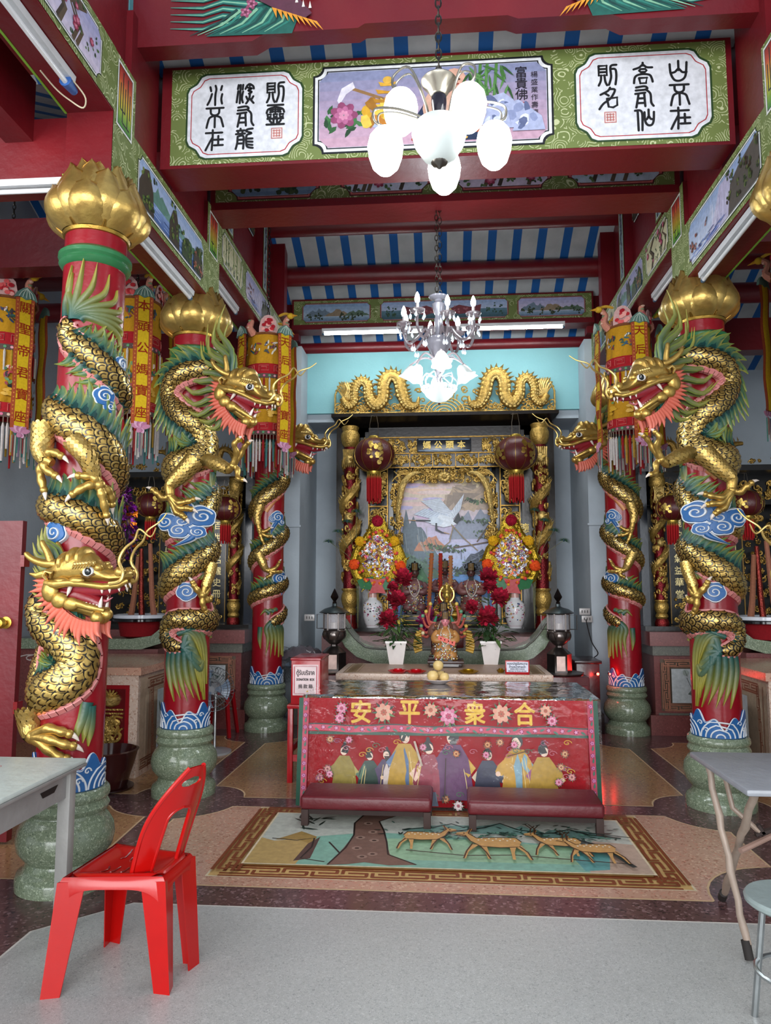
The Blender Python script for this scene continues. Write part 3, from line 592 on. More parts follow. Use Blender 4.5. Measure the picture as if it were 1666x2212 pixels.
def callig(x0, w, cols, stamp):
    y0, h = .05, .56; P = Paint(lambda u, v, k=0: fr(x0 + u, y0 + v, k + .003), step=.00008); c = .055
    def quad(e): 
        o = []
        for cx, cy, a0 in ((0, 0, 90), (w, 0, 180), (w, h, 270), (0, h, 360)):
            for t in range(6):
                a = radians(a0 - 90 * t / 5); px, py = cx + c * cos(a), cy + c * sin(a); o.append((px, py))
        # bulging (lobed) corners
        o = []
        for cx, cy, sx, sy in ((0, 0, 1, 1), (w, 0, -1, 1), (w, h, -1, -1), (0, h, 1, -1)):
            L = [(0, 2.2 * c), (.25 * c, 1.6 * c), (.75 * c, 1.3 * c), (c, 1.15 * c), (1.15 * c, c), (1.3 * c, .75 * c), (1.6 * c, .25 * c), (2.2 * c, 0)]
            L = [(cx + sx * a, cy + sy * q) for a, q in L]
            if sx * sy < 0: L = L[::-1]
            o += L
        return [(e + a * (w - 2 * e) / w, e + q * (h - 2 * e) / h) for a, q in o]
    P.poly(quad(-.012), '26401e'); P.poly(quad(0), 'dcdee4'); P.poly(quad(.02), 'a83038'); P.poly(quad(.026), 'd6d8de')
    mb = P.mb; f2 = lambda a, q, k=0: fr(x0 + a, y0 + q, k); Ps = Paint(f2, mb, step=.00002); Ps.k = .0042
    for i, txt in enumerate(cols):
        cx = w * (.24 + .265 * i); n = len(txt); ch = .148
        for j, t in enumerate(txt): seal(Ps, t, cx - .056, h * .90 - (j + 1) * .152, .112, .138, .0145)
    sx, sy = stamp; Q = Paint(f2, mb, step=.00008); Q.k = .0045
    Q.rect(sx - .036, sy - .036, sx + .036, sy + .036, 'b06058'); Q.rect(sx - .031, sy - .031, sx + .031, sy + .031, 'd9c8c6')
    for a in (-.018, .0, .018): Q.line([(sx + a, sy - .025), (sx + a, sy + .025)], .005, 'b06058'); Q.line([(sx - .025, sy + a), (sx + .025, sy + a)], .005, 'b06058')
    return mb
callig(.11, .74, ['水不在', '深有龍', '則靈'], (.58, .145)).build('calligraphy_panel', 'pict', mbm)
callig(2.56, .80, ['則名', '高有仙', '山不在'], (.2, .145)).build('calligraphy_panel', 'pict', mbm)
def monk(P, w, h):
    P.grad(0, 0, w, h, 'c09aac', '7c86a8', 8); E = P.ell
    P.line([(w * .12, h * .8), (w * .3, h * .6)], .02, '8c6a44'); P.poly([(w * .08, h * .62), (w * .1, h * .78), (w * .15, h * .86), (w * .16, h * .78), (w * .12, h * .7), (w * .09, h * .56)], 'd8d4e0')
    for i in range(26): P.leaf(w * P.r.uniform(.02, .2), h * P.r.uniform(.22, .6), .07, .03, P.r.uniform(0, 6), P.r.choice(['2f5a34', '3f7040', '24442a']))
    P.flower(w * .11, h * .42, .085, ['8c4468', 'b0648c', 'd08aa8'])
    P.poly([(w * .2, h * .3), (w * .26, h * .22), (w * .4, h * .22), (w * .45, h * .32)], 'a4b0c8')
    for a, bb, c in ((.24, .4, 'd0a02c'), (.3, .32, 'b8782c'), (.36, .36, 'c0602c'), (.27, .52, 'd8b040'), (.33, .5, 'c88a2c')): P.blob(w * a, h * bb, .07, .05, [c, 'e0c050', '9c6a24'], 6, .6)
    for k, y in enumerate((.56, .68, .78)): P.poly([(w * (.24 + .012 * k), h * (y + .06)), (w * (.25 + .012 * k), h * y), (w * (.35 - .01 * k), h * y), (w * (.37 - .01 * k), h * (y + .06)), (w * .31, h * (y + .03))], ['b07c24', 'c4902c', 'd4a43c'][k])
    E(w * .305, h * .86, .03, .025, 'd8ac48')
    # robed monk
    P.poly([(w * .42, h * .02), (w * .8, h * .02), (w * .78, h * .3), (w * .7, h * .55), (w * .62, h * .72), (w * .5, h * .66), (w * .44, h * .4)], '22304c')
    E(w * .58, h * .45, .17, .17, 'c9a08c', 18); P.poly([(w * .62, h * .66), (w * .7, h * .55), (w * .82, h * .1), (w * .66, h * .12)], '9c4a2c'); P.poly([(w * .44, h * .1), (w * .5, h * .05), (w * .6, h * .2), (w * .5, h * .3)], 'b05a2c')
    E(w * .6, h * .8, .075, .085, 'd0a08c', 16); E(w * .585, h * .82, .01, .006, '3a2420'); E(w * .62, h * .82, .01, .006, '3a2420'); P.line([(w * .585, h * .76), (w * .6, h * .74), (w * .62, h * .765)], .01, '8c3c34')
    for i in range(18): E(w * (.45 + .008 * i), h * (.3 - .01 * abs(9 - i)), .012, .012, 'a06a44', 7)
    for i in range(30): P.blob(w * P.r.uniform(.42, .66), h * P.r.uniform(.0, .16), .02, .02, ['b8702c', 'd8a448', 'a43c34', 'c9b49a'], 2)
    for a in (.7, .73, .77): P.line([(w * a, h * .45), (w * (a + .015), h)], .018, '4c7c3c')
    for i in range(34): P.leaf(w * P.r.uniform(.66, .84), h * P.r.uniform(.7, 1), .11, .016, P.r.uniform(-2.8, -.3), P.r.choice(['3f6c34', '57854a', '2c5028']))
    for a, bb, s in ((.8, .45, .1), (.86, .3, .13), (.78, .3, .09), (.92, .22, .1)): P.poly([(w * a - s, h * bb - s * .6), (w * a + s, h * bb - s * .6), (w * a + s * .8, h * bb + .3 * s), (w * a + s * .2, h * bb + s * .8), (w * a - s * .5, h * bb + s * .6)], 'a4accb'); P.blob(w * a, h * bb, s * .8, s * .5, ['8690b4', 'c4cae0', '5a6488', 'd6dae8'], 7)
callig_mb = panel(fr, .92, .04, 1.5, .585, '', 7, ('d8dadc', '14161a'), .06, monk)
for i, t in enumerate('富貴佛'): write(callig_mb, fr, t, 2.225, .52 - .075 * i, .08, '1a1620', .0072, .0006)
for i, t in enumerate('楊盛業作壽懷'): write(callig_mb, fr, t, 2.305, .5 - .05 * i, .045, '1a1620', .0072, 0)
Q = Paint(fr, callig_mb, step=.00008); Q.k = .0072; Q.rect(2.2, .27, 2.25, .32, 'b04038'); Q.rect(2.208, .278, 2.242, .312, 'd8b4b0')
callig_mb.build('painted_panel', 'pict', mbm)
# ---------------- top beam with stepped lower edge and painted dragon heads
prof = [(-1.86, 4.715), (-1.1, 4.715), (-1.02, 4.76), (-.47, 4.76), (-.43, 4.785), (.4, 4.785), (.46, 4.76), (.98, 4.76), (1.06, 4.715), (1.86, 4.715), (1.86, 5.5), (-1.86, 5.5)]
m = MB(); m.prism(prof, lambda u, v, w=0: Vector((u, 4.12 - w, v)), .12); tb = trim(m)
fr = frame((0, 3.998, 0), (1, 0, 0), (0, 0, 1))
for f in (1, -1):
    P = Paint((lambda u, v, k=0: fr(u, v, k)) if f < 0 else (lambda u, v, k=0: fr(u, v, k)), seed=9, step=.0001); P.k = .002
    X0 = -1.48 if f > 0 else 1.50; T = lambda L: [(X0 + f * a, 4.755 + b2) for a, b2 in L]
    def pl(L, c): q = T(L); P.poly(q if f > 0 else q[::-1], c)
    for i in range(9):
        y = .03 + .045 * i; w0 = [(.55, .06 + y * .9), (.35, .03 + y), (.2, .055 + y), (.08, .02 + y), (-.12, .035 + y)]
        P.line(T(w0), [.05, .045, .036, .024, .004], '1d4a48'); P.line(T(w0), [.03, .027, .02, .014, .002], '2f7a6c'); P.line(T(w0), [.01, .008, .006, .004, .001], '8fc0a0')
    pl([(.1, .0), (.62, -.01), (.66, .1), (.5, .2), (.3, .1)], '1f5a50')
    for i in range(12): P.line(T([(.62 - .03 * i, .16), (.6 - .04 * i, .07), (.5 - .045 * i, .01)]), [.018, .014, .003], ['2f7a6c', '7fb090', '16403c'][i % 3])
    for i in range(9): P.flower(X0 + f * (.34 + .035 * (i % 4)), 4.755 + .14 + .05 * i, .035, ['8c4460', 'b8708c', '6a2c44'], 5)
    pl([(.4, .5), (.36, .3), (.42, .2), (.52, .14), (.6, .1), (.7, .07), (.74, .1), (.66, .2), (.72, .24), (.76, .34), (.72, .4), (.62, .36), (.66, .5)], '5a3040')
    pl([(.48, .3), (.54, .26), (.66, .3), (.6, .4), (.52, .4)], '2a181c'); P.ell(X0 + f * .57, 5.1, .05, .03, 'd8c8a0', 10); P.ell(X0 + f * .58, 5.1, .02, .02, '14161a', 8)
    pl([(.6, .26), (.72, .2), (.78, .22), (.74, .28), (.64, .32)], 'b86484')
    for i in range(9): pl([(.5 + .03 * i, .15 - .012 * i), (.53 + .03 * i, .14 - .012 * i), (.53 + .035 * i, .08 - .012 * i)], 'd8902c')
    for a, q in ((.64, .17), (.68, .14), (.72, .13), (.7, .2)): pl([(a, q), (a + .018, q), (a + .008, q + .045)], 'e8e4da')
    P.mb.build('painted_dragon_head', 'pict', tb)
for s in (-1, 1):
    m = MB(); m.box(*sorted((s * 1.86, s * 1.9)), 3.96, 4.0, 4.6, 5.6, H('2a5c66')); m.box(*sorted((s * 1.835, s * 1.86)), 3.95, 4.0, 4.6, 5.6, H('5a9aa4')); trim(m, 'matte')
m = MB(); m.box(-1.86, 1.86, 3.9, 4.12, 5.4, 5.8); trim(m)
# ---------------- red door leaf on the left
m = MB(); m.box(-3.55, -2.545, 4.3, 4.345, .02, 1.9); m.box(-3.55, -2.545, 4.29, 4.3, 0.02, .12); dr = struct(m.build('door_1', 'red'))
m = MB(); m.X = Matrix.Translation((-2.62, 4.3, 1.285)) @ Matrix.Rotation(radians(90), 4, 'X'); m.lathe([(.036, 0), (.036, .006), (.016, .012), (.014, .035), (.03, .045), (.034, .06), (.022, .075), (0, .078)], 20, col=H('c9a040')); m.X = None; kn = m.build('door_knob', 'metal', dr)
m = MB(); m.box(-2.623, -2.619, 4.205, 4.232, 1.2, 1.275, H('c8c8c4')); m.ball((-2.621, 4.22, 1.19), (.004, .014, .018), H('c8c8c4'), 10, 6); m.build('key', 'metal', kn)
m = MB()
for z in (1.62, .75): m.cut(); m.box(-2.545, -2.52, 4.29, 4.35, z, z + .07, H('7a1418'))
m.each('hinge', 'gloss', dr)
# ================================================================== dragon columns
CR = .162
GOLD = H('bd9a50'); GOLD2 = H('cfb068'); DGOLD = H('8c6420'); TEAL = H('0f4a44'); DTEAL = H('08302e'); OLIVE = H('6e8030'); YEL = H('a09434'); CORAL = H('c9604c'); PINK = H('c9807c'); IVORY = H('d8cabc'); BLUE = H('205a94'); CLOUDW = H('d2d6da'); RED = H('840f1b'); BLACK = H('15100c')
def S(th, z, r): a = radians(th); return Vector((r * sin(a), -r * cos(a), z))
def wribbon(mb, pts, w, r0=CR + .004, h=.014, c0=TEAL, c1=YEL, edge=OLIVE, n=14, mat=0):
    """tapered flame lying on the shaft: pts (theta, z), w widths at the points"""
    P = spl([(p[0] * radians(1) * CR, p[1], ww, (p[2] if len(p) > 2 else 0)) for p, ww in zip(pts, w)], n); v = []; cols = []
    for i in range(n):
        a, q = P[max(i - 1, 0)], P[min(i + 1, n - 1)]; du, dv = q[0] - a[0], q[1] - a[1]; L = sqrt(du * du + dv * dv) or 1; nu, nv = -dv / L, du / L
        U, V, ww, rr = P[i]; ww = max(ww, .001); t = i / (n - 1)
        for e, k in ((-1, -.25), (-.72, .6), (-.3, 1), (.3, 1), (.72, .6), (1, -.25)):
            v.append(S(degrees_(U + nu * ww * e / 2), V + nv * ww * e / 2, r0 + rr + h * k * (1 - .5 * t))); cols.append(mixc(c0, c1, t ** 1.6) if abs(e) < .5 else (mixc(mixc(c0, c1, t), BLACK, .25) if abs(e) < .9 else edge))
    k = 6; mb.add(v, [(i * k + j, i * k + j + 1, (i + 1) * k + j + 1, (i + 1) * k + j) for i in range(n - 1) for j in range(k - 1)], cols, mat)
def degrees_(U): return U / CR * 180 / pi
def cloud(mb, th, z, lobes, tail=None, up=0):
    CR = globals()['CR'] + up; wribbon = lambda mb, pts, w, r0, h, c0, c1, ed, n: globals()['wribbon'](mb, pts, w, r0, h, c0, c1, ed, n)
    """curling cloud: each lobe a white rim, blue body and white spiral"""
    for (du, dv, r, a0, dirn) in lobes:
        def disc(rad, hgt, rim, col, lob):
            n = 30; v = [S(th + degrees_(du), z + dv, CR + hgt)]; 
            for ring in (.55, .9, 1.0):
                for i in range(n):
                    a = 2 * pi * i / n; q = rad * ring * (1 + lob * abs(sin(a * 2.5 + a0)) - lob * .5); v.append(S(th + degrees_(du + q * cos(a)), z + dv + q * sin(a), CR + (hgt if ring < 1 else rim)))
            f = [(0, 1 + i, 1 + (i + 1) % n) for i in range(n)]
            for k in (0, 1): f += [(1 + k * n + i, 1 + (k + 1) * n + i, 1 + (k + 1) * n + (i + 1) % n, 1 + k * n + (i + 1) % n) for i in range(n)]
            mb.add(v, f, col)
        disc(r, .024, -.01, CLOUDW, .12); disc(r * .86, .030, .02, BLUE, .12)
        pts = []
        for i in range(26): t = i / 25; a = a0 + dirn * t * 3.3 * pi; q = r * (.56 * (1 - t) + .06); pts.append((th + degrees_(du + q * cos(a)), z + dv + q * sin(a)))
        wribbon(mb, pts, [r * .2 * (1 - .4 * i / 25) for i in range(26)], CR + .026, .014, CLOUDW, CLOUDW, CLOUDW, 40)
    if tail: 
        wribbon(mb, tail, [.06, .045, .004], CR + .012, .012, CLOUDW, CLOUDW, CLOUDW, 12); wribbon(mb, tail, [.045, .028, .002], CR + .02, .012, BLUE, BLUE, BLUE, 12)
def waves(mb, z0, prof):
    """surf band round the foot of the shaft"""
    n = 96; top = lambda th: z0 + .1 + .035 * sin(radians(th) * 3 + prof) + .03 * abs(sin(radians(th) * 4.5 + prof * 2)) + .02 * sin(radians(th) * 9 + prof)
    v = []; 
    for i in range(n):
        th = 360 * i / n
        for k in range(4): v.append(S(th, z0 + (top(th) - z0) * k / 3, CR + (.012 if k < 3 else .016)))
    for i in range(n): v.append(S(360 * i / n, top(360 * i / n), CR - .01))
    f = [(i * 4 + k, ((i + 1) % n) * 4 + k, ((i + 1) % n) * 4 + k + 1, i * 4 + k + 1) for i in range(n) for k in range(3)] + [(i * 4 + 3, ((i + 1) % n) * 4 + 3, 4 * n + (i + 1) % n, 4 * n + i) for i in range(n)]
    mb.add(v, f, BLUE)
    wribbon(mb, [(360 * i / 60, top(360 * i / 60) - .004) for i in range(61)], [.013] * 61, CR + .01, .006, CLOUDW, CLOUDW, CLOUDW, 180)
    for j in range(4):
        c = j * 90 + prof * 40
        for r in (.026, .058, .09, .122):
            pts = [(c + degrees_(r * cos(a)), z0 + .004 + r * sin(a) * .92) for a in [pi * k / 16 for k in range(17)]]; pts = [p for p in pts if p[1] < top(p[0]) - .012]
            if len(pts) > 3: wribbon(mb, pts, [.011] * len(pts), CR + .012, .006, CLOUDW, CLOUDW, CLOUDW, 26)
        for k in range(2):
            cc = c + 30 + 14 * k; zz = z0 + .05 + .045 * k
            wribbon(mb, [(cc + degrees_(.02 * (1 - t) * cos(t * 7)), zz + .02 * (1 - t) * sin(t * 7)) for t in [q / 9 for q in range(10)]], [.009] * 10, CR + .012, .006, CLOUDW, CLOUDW, CLOUDW, 20)
class Body:
    """scaled serpent body along (theta, z, r, halfwidth) control points, tail first"""
    def __init__(s, ctrl, N=360, h=.064):
        P = spl(ctrl, N * 3); L = [0]
        for a, b2 in zip(P, P[1:]): L.append(L[-1] + sqrt((radians(b2[0] - a[0]) * CR) ** 2 + (b2[1] - a[1]) ** 2 + (b2[2] - a[2]) ** 2))
        s.len = L[-1]; s.N = N; s.P = []; j = 0
        for i in range(N):
            d = s.len * i / (N - 1)
            while j < len(L) - 2 and L[j + 1] < d: j += 1
            t = (d - L[j]) / max(L[j + 1] - L[j], 1e-9); s.P.append(tuple(P[j][q] * (1 - t) + P[j + 1][q] * t for q in range(4)))
        s.h = h; s.n = []
        for i in range(N):
            a, b2 = s.P[max(i - 2, 0)], s.P[min(i + 2, N - 1)]; du, dv = radians(b2[0] - a[0]) * CR, b2[1] - a[1]; l = sqrt(du * du + dv * dv) or 1; s.n.append((-dv / l, du / l))
    def at(s, d):
        x = min(max(d / s.len, 0), 1) * (s.N - 1); i = min(int(x), s.N - 2); t = x - i; mixt = lambda a, b2: tuple(p * (1 - t) + q * t for p, q in zip(a, b2)); return mixt(s.P[i], s.P[i + 1]), mixt(s.n[i], s.n[i + 1])
    def pos(s, d, lat, up):
        """lat: offset across the body (left positive); up: radial height above the centre line"""
        p, n = s.at(d); return S(p[0] + lat * n[0] / p[2] * 180 / pi, p[1] + lat * n[1], p[2] + up)
    def surf(s, d, phi, lift=0):
        p, n = s.at(d); w = p[3]; hh = s.h * min(1, w / .07); return s.pos(d, (w + lift) * cos(phi), (hh + lift) * sin(phi))
    def uv(s, d, lat): p, n = s.at(d); return (p[0] + lat * n[0] / p[2] * 180 / pi, p[1] + lat * n[1], p[2] - CR)
    def mesh(s, mb, rng):
        n, k = s.N, 14; v = []
        for i in range(n):
            d = s.len * i / (n - 1)
            for j in range(k): v.append(s.surf(d, 2 * pi * j / k))
        mb.add(v, [(i * k + j, i * k + (j + 1) % k, (i + 1) * k + (j + 1) % k, (i + 1) * k + j) for i in range(n - 1) for j in range(k)] + [tuple(range(k))[::-1]], H('1c1509'), 0)
        pit = .031; row = 0; d = pit * .7
        while d < s.len - pit:
            p, _ = s.at(d); w = p[3]; k = max(3, int(round(w * 2.55 / .041))); dphi = pi * .94 / k
            sl, sc = .0305 * min(1.12, .55 + w * 6), dphi * .5
            for j in range(k + (row % 2)):
                ph = pi * .03 + (j + (.5 if row % 2 == 0 else 0)) * dphi
                g = rng.uniform(.82, 1.12); col = tuple(min(1, c * g) for c in mixc(GOLD, GOLD2, rng.random()))
                for mat, q, lf, cc in ((0, 1.12, .0045, BLACK), (1, .84, .0078, col), ):
                    pts = [s.surf(d + sl * .9, ph, .001)]
                    for e in range(9):
                        a = radians(-105 + 210 * e / 8); pts.append(s.surf(d + sl * .1 - sl * q * cos(a), ph + sc * q * sin(a) * 1.08, lf * (.45 + .55 * max(0, cos(a)))))
                    ctr = s.surf(d - sl * .15, ph, lf + .004); o = pts + [ctr]; m = len(pts)
                    mb.add(o, [(i, (i + 1) % m, m) for i in range(m)][::-1], cc, mat)
                # inner crescent line
                pts = []
                for e in range(7):
                    a = radians(-80 + 160 * e / 6)
                    for q in (.56, .38): pts.append(s.surf(d + sl * .1 - sl * q * cos(a), ph + sc * q * sin(a) * 1.08, .0126))
                mb.add(pts, [(2 * i, 2 * i + 2, 2 * i + 3, 2 * i + 1) for i in range(6)], H('2a1c08'), 0)
            d += pit; row += 1
    def trims(s, mb):
        n = s.N
        for sg in (1, -1):
            mb.tube([s.pos(s.len * i / (n - 1), sg * (s.P[i][3] + .004), .018) for i in range(0, n, 2)], .010, 6, PINK)
        # belly plates on the right-hand edge
        k = int(s.len / .03)
        for i in range(2, k - 1):
            d0, d1 = s.len * i / k, s.len * (i + .9) / k; w0 = s.at(d0)[0][3]; a = []
            for dd in (d0, d1):
                for la, up in ((-w0 * .98, .022), (-w0 - .014, .028), (-w0 - .034, .012), (-w0 - .036, -.03)): a.append(s.pos(dd, la, up))
            mb.add(a, [(j, j + 1, 4 + j + 1, 4 + j) for j in range(3)], mixc(PINK, H('b0605c'), (i % 3) / 4), 0, False)
    def fpos(s, d, lat, sg, up):
        p, n = s.at(d); w = p[3] - .014; e = lat - w; th = radians(p[0]); k = ((p[0] - 19 + 180) % 360) - 180; tt = radians(p[0] - k * .35) if abs(k) < 110 else th
        return s.pos(d, sg * w, up) + (Vector((cos(tt), sin(tt), 0)) * n[0] + Vector((0, 0, n[1]))) * (sg * e)
    def fin(s, mb, d0, d1, ln=.085, sg=1, rng=None, sp=.04):
        d = d0
        while d < d1:
            p, n = s.at(d); w = p[3] - .014; q = 1.2 * ln * (.8 + .4 * rng.random()) * min(1, .5 + w * 6)
            for k, (bw, tl, c0, c1, ed, dz) in enumerate(((1.0, 1.0, TEAL, OLIVE, YEL, 0), (.62, .68, DTEAL, TEAL, TEAL, .006))):
                v = []; cols = []; N = 7
                for i in range(N):
                    t = i / (N - 1); la = w + q * tl * t; dd = d + .016 - .055 * t * t * tl; half = sp * .92 * bw * (1 - t) ** .8 + .001
                    for e, up in ((-1, -.004), (-.5, .009), (0, .012), (.5, .009), (1, -.004), (0, -.016)):
                        v.append(s.fpos(dd + e * half, la, sg, up * (1 - .6 * t) + dz + .03 * (1 - t) ** 2)); cols.append(mixc(c0, c1, t ** 1.5) if abs(e) < .9 else mixc(ed, c0, .3 * (1 - t)))
                mb.add(v, [(i * 6 + j, i * 6 + (j + 1) % 6, (i + 1) * 6 + (j + 1) % 6, (i + 1) * 6 + j) for i in range(N - 1) for j in range(6)], cols)
            d += sp
def arm(mb, pts, rad, scaled=True, rng=None):
    """forearm tube; pts are vectors"""
    mb.end = Vector(pts[-1]); mb.er = rad[-1]; P = spl([tuple(p) + (r,) for p, r in zip(pts, rad)], 16); mb.tube([p[:3] for p in P], [p[3] for p in P], 12, H('2a1f0c') if scaled else GOLD, 0 if scaled else 1)
    if scaled:
        P = [Vector(p[:3]) for p in spl(pts, 40)]; R = [r[0] for r in spl([(r,) for r in rad], 40)]
        for i in range(1, 38, 2):
            t = (P[min(i + 1, 39)] - P[i - 1]).normalized(); a = Vector((0, 0, 1)); a = (a - t * a.dot(t)); a = a.normalized() if a.length > .1 else Vector((1, 0, 0)); b2 = t.cross(a)
            k = max(5, int(R[i] * 6.28 / .026))
            for j in range(k):
                g = 2 * pi * (j + (i // 2 % 2) * .5) / k; nn = a * cos(g) + b2 * sin(g); mm = t.cross(nn); c = P[i] + nn * (R[i] + .004)
                pts2 = [c - t * .014 * cos(e) * 1.0 + mm * .0125 * sin(e) + nn * .003 * cos(e) for e in [2 * pi * q / 8 for q in range(8)]]
                mb.add(pts2, [tuple(range(8))], mixc(GOLD, GOLD2, rng.random()), 1)
def claw(mb, palm, toes, r=.022, nail=True):
    """golden talons from a palm: each toe a bent tube with an ivory nail"""
    palm = Vector(palm); mb.tube([mb.end + (mb.end - palm).normalized() * .03, mb.end, (mb.end + palm) / 2, palm], [mb.er * .6, mb.er * .95, mb.er * .9, r * 1.3], 12, GOLD, 1); mb.ball(palm, r * 1.5, GOLD, 12, 8, 1)
    for T in toes:
        P = spl([tuple(palm)] + [tuple(p) for p in T], 14); n = len(P)
        R = [r * (1.2 - .35 * i / (n - 1) + .14 * sin(i * 1.5)) for i in range(n)]; mb.tube(P, R, 10, GOLD, 1); mb.ball(P[-1], R[-1] * 1.02, GOLD, 10, 6, 1)
        d = (Vector(P[-1]) - Vector(P[-3])).normalized(); e = Vector(P[-1]); down = Vector((0, 0, -.35))
        mb.tube([e, e + d * r * .9, e + (d + down * .6).normalized() * r * 1.8, e + (d + down).normalized() * r * 2.5], [r * .62, r * .55, r * .34, .001], 8, IVORY, 2)
def dragon_head(parent, mat4, rng, mane_long=1.0):
    """head in profile units: x to the snout, z up, y across"""
    g = MB(); g.X = mat4
    st = [(-.5, .1, .03, .03), (-.47, .1, .12, .1), (-.36, .12, .19, .17), (-.25, .14, .21, .2), (-.18, .145, .205, .205), (-.1, .15, .225, .215), (0, .15, .215, .215), (.06, .145, .22, .215), (.14, .125, .195, .2), (.22, .09, .14, .165), (.3, .05, .105, .14), (.4, .03, .1, .135), (.5, .04, .115, .15), (.57, .055, .1, .14), (.62, .06, .05, .08), (.63, .06, .01, .01)]
    v = []; k = 16
    for x, zc, hh, w in st:
        for j in range(k):
            a = 2 * pi * j / k; c = cos(a); zz = hh * sin(a); zz = zz if zz > 0 else zz * .85; v.append((x, w * c, zc + zz + (-.1 * (x + .1) ** 2 if zz > 0 else 0)))
    g.add(v, [(i * k + j, i * k + (j + 1) % k, (i + 1) * k + (j + 1) % k, (i + 1) * k + j) for i in range(len(st) - 1) for j in range(k)] + [tuple(range(k))[::-1]], GOLD)
    for x, z, r in ((-.22, .25, .14), (-.1, .285, .15), (.02, .285, .15)): g.ball((x, 0, z - .03), (.082, .215, r * 1.12), GOLD, 14, 10)   # brow folds
    for s_ in (-1, 1):
        for i in range(7): x = .0 + .036 * i; g.ball((x, s_ * (.185 - .25 * max(0, x - .12)), .2 - .2 * (x - .1) ** 2), .034, GOLD2, 8, 6); g.tube([(x, s_ * .19, .2), (x - .012, s_ * .225, .165), (x - .03, s_ * .225, .13)], [.018, .014, .002], 6, GOLD2)
        g.ball((.25, s_ * .11, .14), (.06, .06, .055), GOLD, 10, 8); g.ball((.53, s_ * .1, .07), (.075, .07, .07), GOLD, 12, 8); g.ball((.57, s_ * .1, .1), (.03, .04, .03), H('5a3c14'), 8, 6)
        g.tube([(-.42, s_ * .14, .0), (-.25, s_ * .19, -.03), (-.08, s_ * .19, -.02), (.12, s_ * .17, -.05), (.32, s_ * .13, -.09), (.5, s_ * .11, -.08), (.6, s_ * .06, -.03)], [.05, .055, .045, .035, .04, .045, .03], 10, GOLD)   # upper lip
        g.tube([(-.34, s_ * .17, .06), (-.3, s_ * .22, .12), (-.36, s_ * .24, .14), (-.4, s_ * .22, .08), (-.35, s_ * .23, .03)], [.02, .03, .02, .026, .014], 8, GOLD2)    # ear
        g.ball((-.37, s_ * .14, -.1), (.11, .07, .14), GOLD, 12, 8); g.ball((-.24, s_ * .15, -.22), (.11, .06, .1), GOLD, 12, 8); g.ball((-.1, s_ * .135, -.27), (.11, .055, .08), GOLD, 12, 8); g.ball((-.2, s_ * .17, .0), (.12, .06, .06), GOLD, 12, 8); g.ball((.0, s_ * .18, .0), (.11, .05, .05), GOLD, 12, 8)
    # lower jaw
    g.tube([(-.36, 0, -.16), (-.2, 0, -.27), (-.02, 0, -.31), (.12, 0, -.36), (.24, 0, -.42), (.3, 0, -.42)], [.1, .11, .09, .085, .09, .05], 14, GOLD, flat=1.0)
    for s_ in (-1, 1):
        g.tube([(-.22, s_ * .12, -.22), (-.02, s_ * .12, -.27), (.15, s_ * .1, -.33), (.28, s_ * .05, -.37)], [.05, .05, .045, .03], 10, GOLD); g.ball((.2, s_ * .06, -.45), .085, GOLD, 12, 8)
    g.ball((.29, 0, -.42), .07, GOLD, 12, 8)
    head = g.build('dragon_head', 'gold', parent)
    e = MB(); e.X = mat4
    for s_ in (-1, 1):
        e.cut(); e.ball((.15, s_ * .165, .1), (.078, .05, .066), H('d8d6d2'), 14, 10); e.ball((.165, s_ * .198, .1), (.046, .024, .046), H('14181c'), 12, 8); e.ball((.18, s_ * .218, .115), .009, H('e8e8e8'), 6, 5)
        e.tube([(.06, s_ * .19, .1), (.1, s_ * .2, .045), (.17, s_ * .2, .028), (.24, s_ * .17, .07)], .012, 6, H('5a3c14'))
    e.each('eye', 'ceramic', head)
    t = MB(); t.X = mat4
    t.tube([(-.3, 0, -.12), (-.1, 0, -.17), (.1, 0, -.24), (.24, 0, -.31)], [.12, .12, .1, .07], 12, H('7a1820')); t.tube([(-.3, 0, -.06), (0, 0, -.07), (.3, 0, -.1), (.5, 0, -.08)], [.11, .12, .1, .07], 12, H('8c2430'))
    t.build('mouth', 'gloss', head)
    t = MB(); t.X = mat4; t.tube([(-.1, 0, -.16), (.05, 0, -.2), (.2, 0, -.25), (.3, 0, -.26), (.37, 0, -.22)], [.04, .05, .045, .03, .006], 10, H('c4606c'), flat=.5); t.build('tongue', 'gloss', head)
    t = MB(); t.X = mat4
    for s_ in (-1, 1):
        for i in range(8): x = -.06 + .037 * i; t.cut(); t.rbox((x, s_ * .115 - s_ * .06 * max(0, i - 4) / 4, -.235 - .3 * (x + .06)), (.03, .02, .04), IVORY, .006)
        for (x, y, z, dx, dz, r) in ((-.1, .14, -.06, -.05, -.12, .028), (.24, .07, -.33, .03, .13, .026), (.4, .12, -.1, .0, -.07, .02), (.3, .12, -.12, .0, -.05, .018), (.5, .09, -.09, .01, -.07, .02), (.56, .05, -.06, .02, -.06, .018)):
            t.cut(); t.tube([(x, s_ * y, z), (x + dx * .5, s_ * y, z + dz * .55), (x + dx, s_ * y, z + dz)], [r, r * .75, .002], 8, IVORY)
    t.each('tooth', 'ceramic', head)
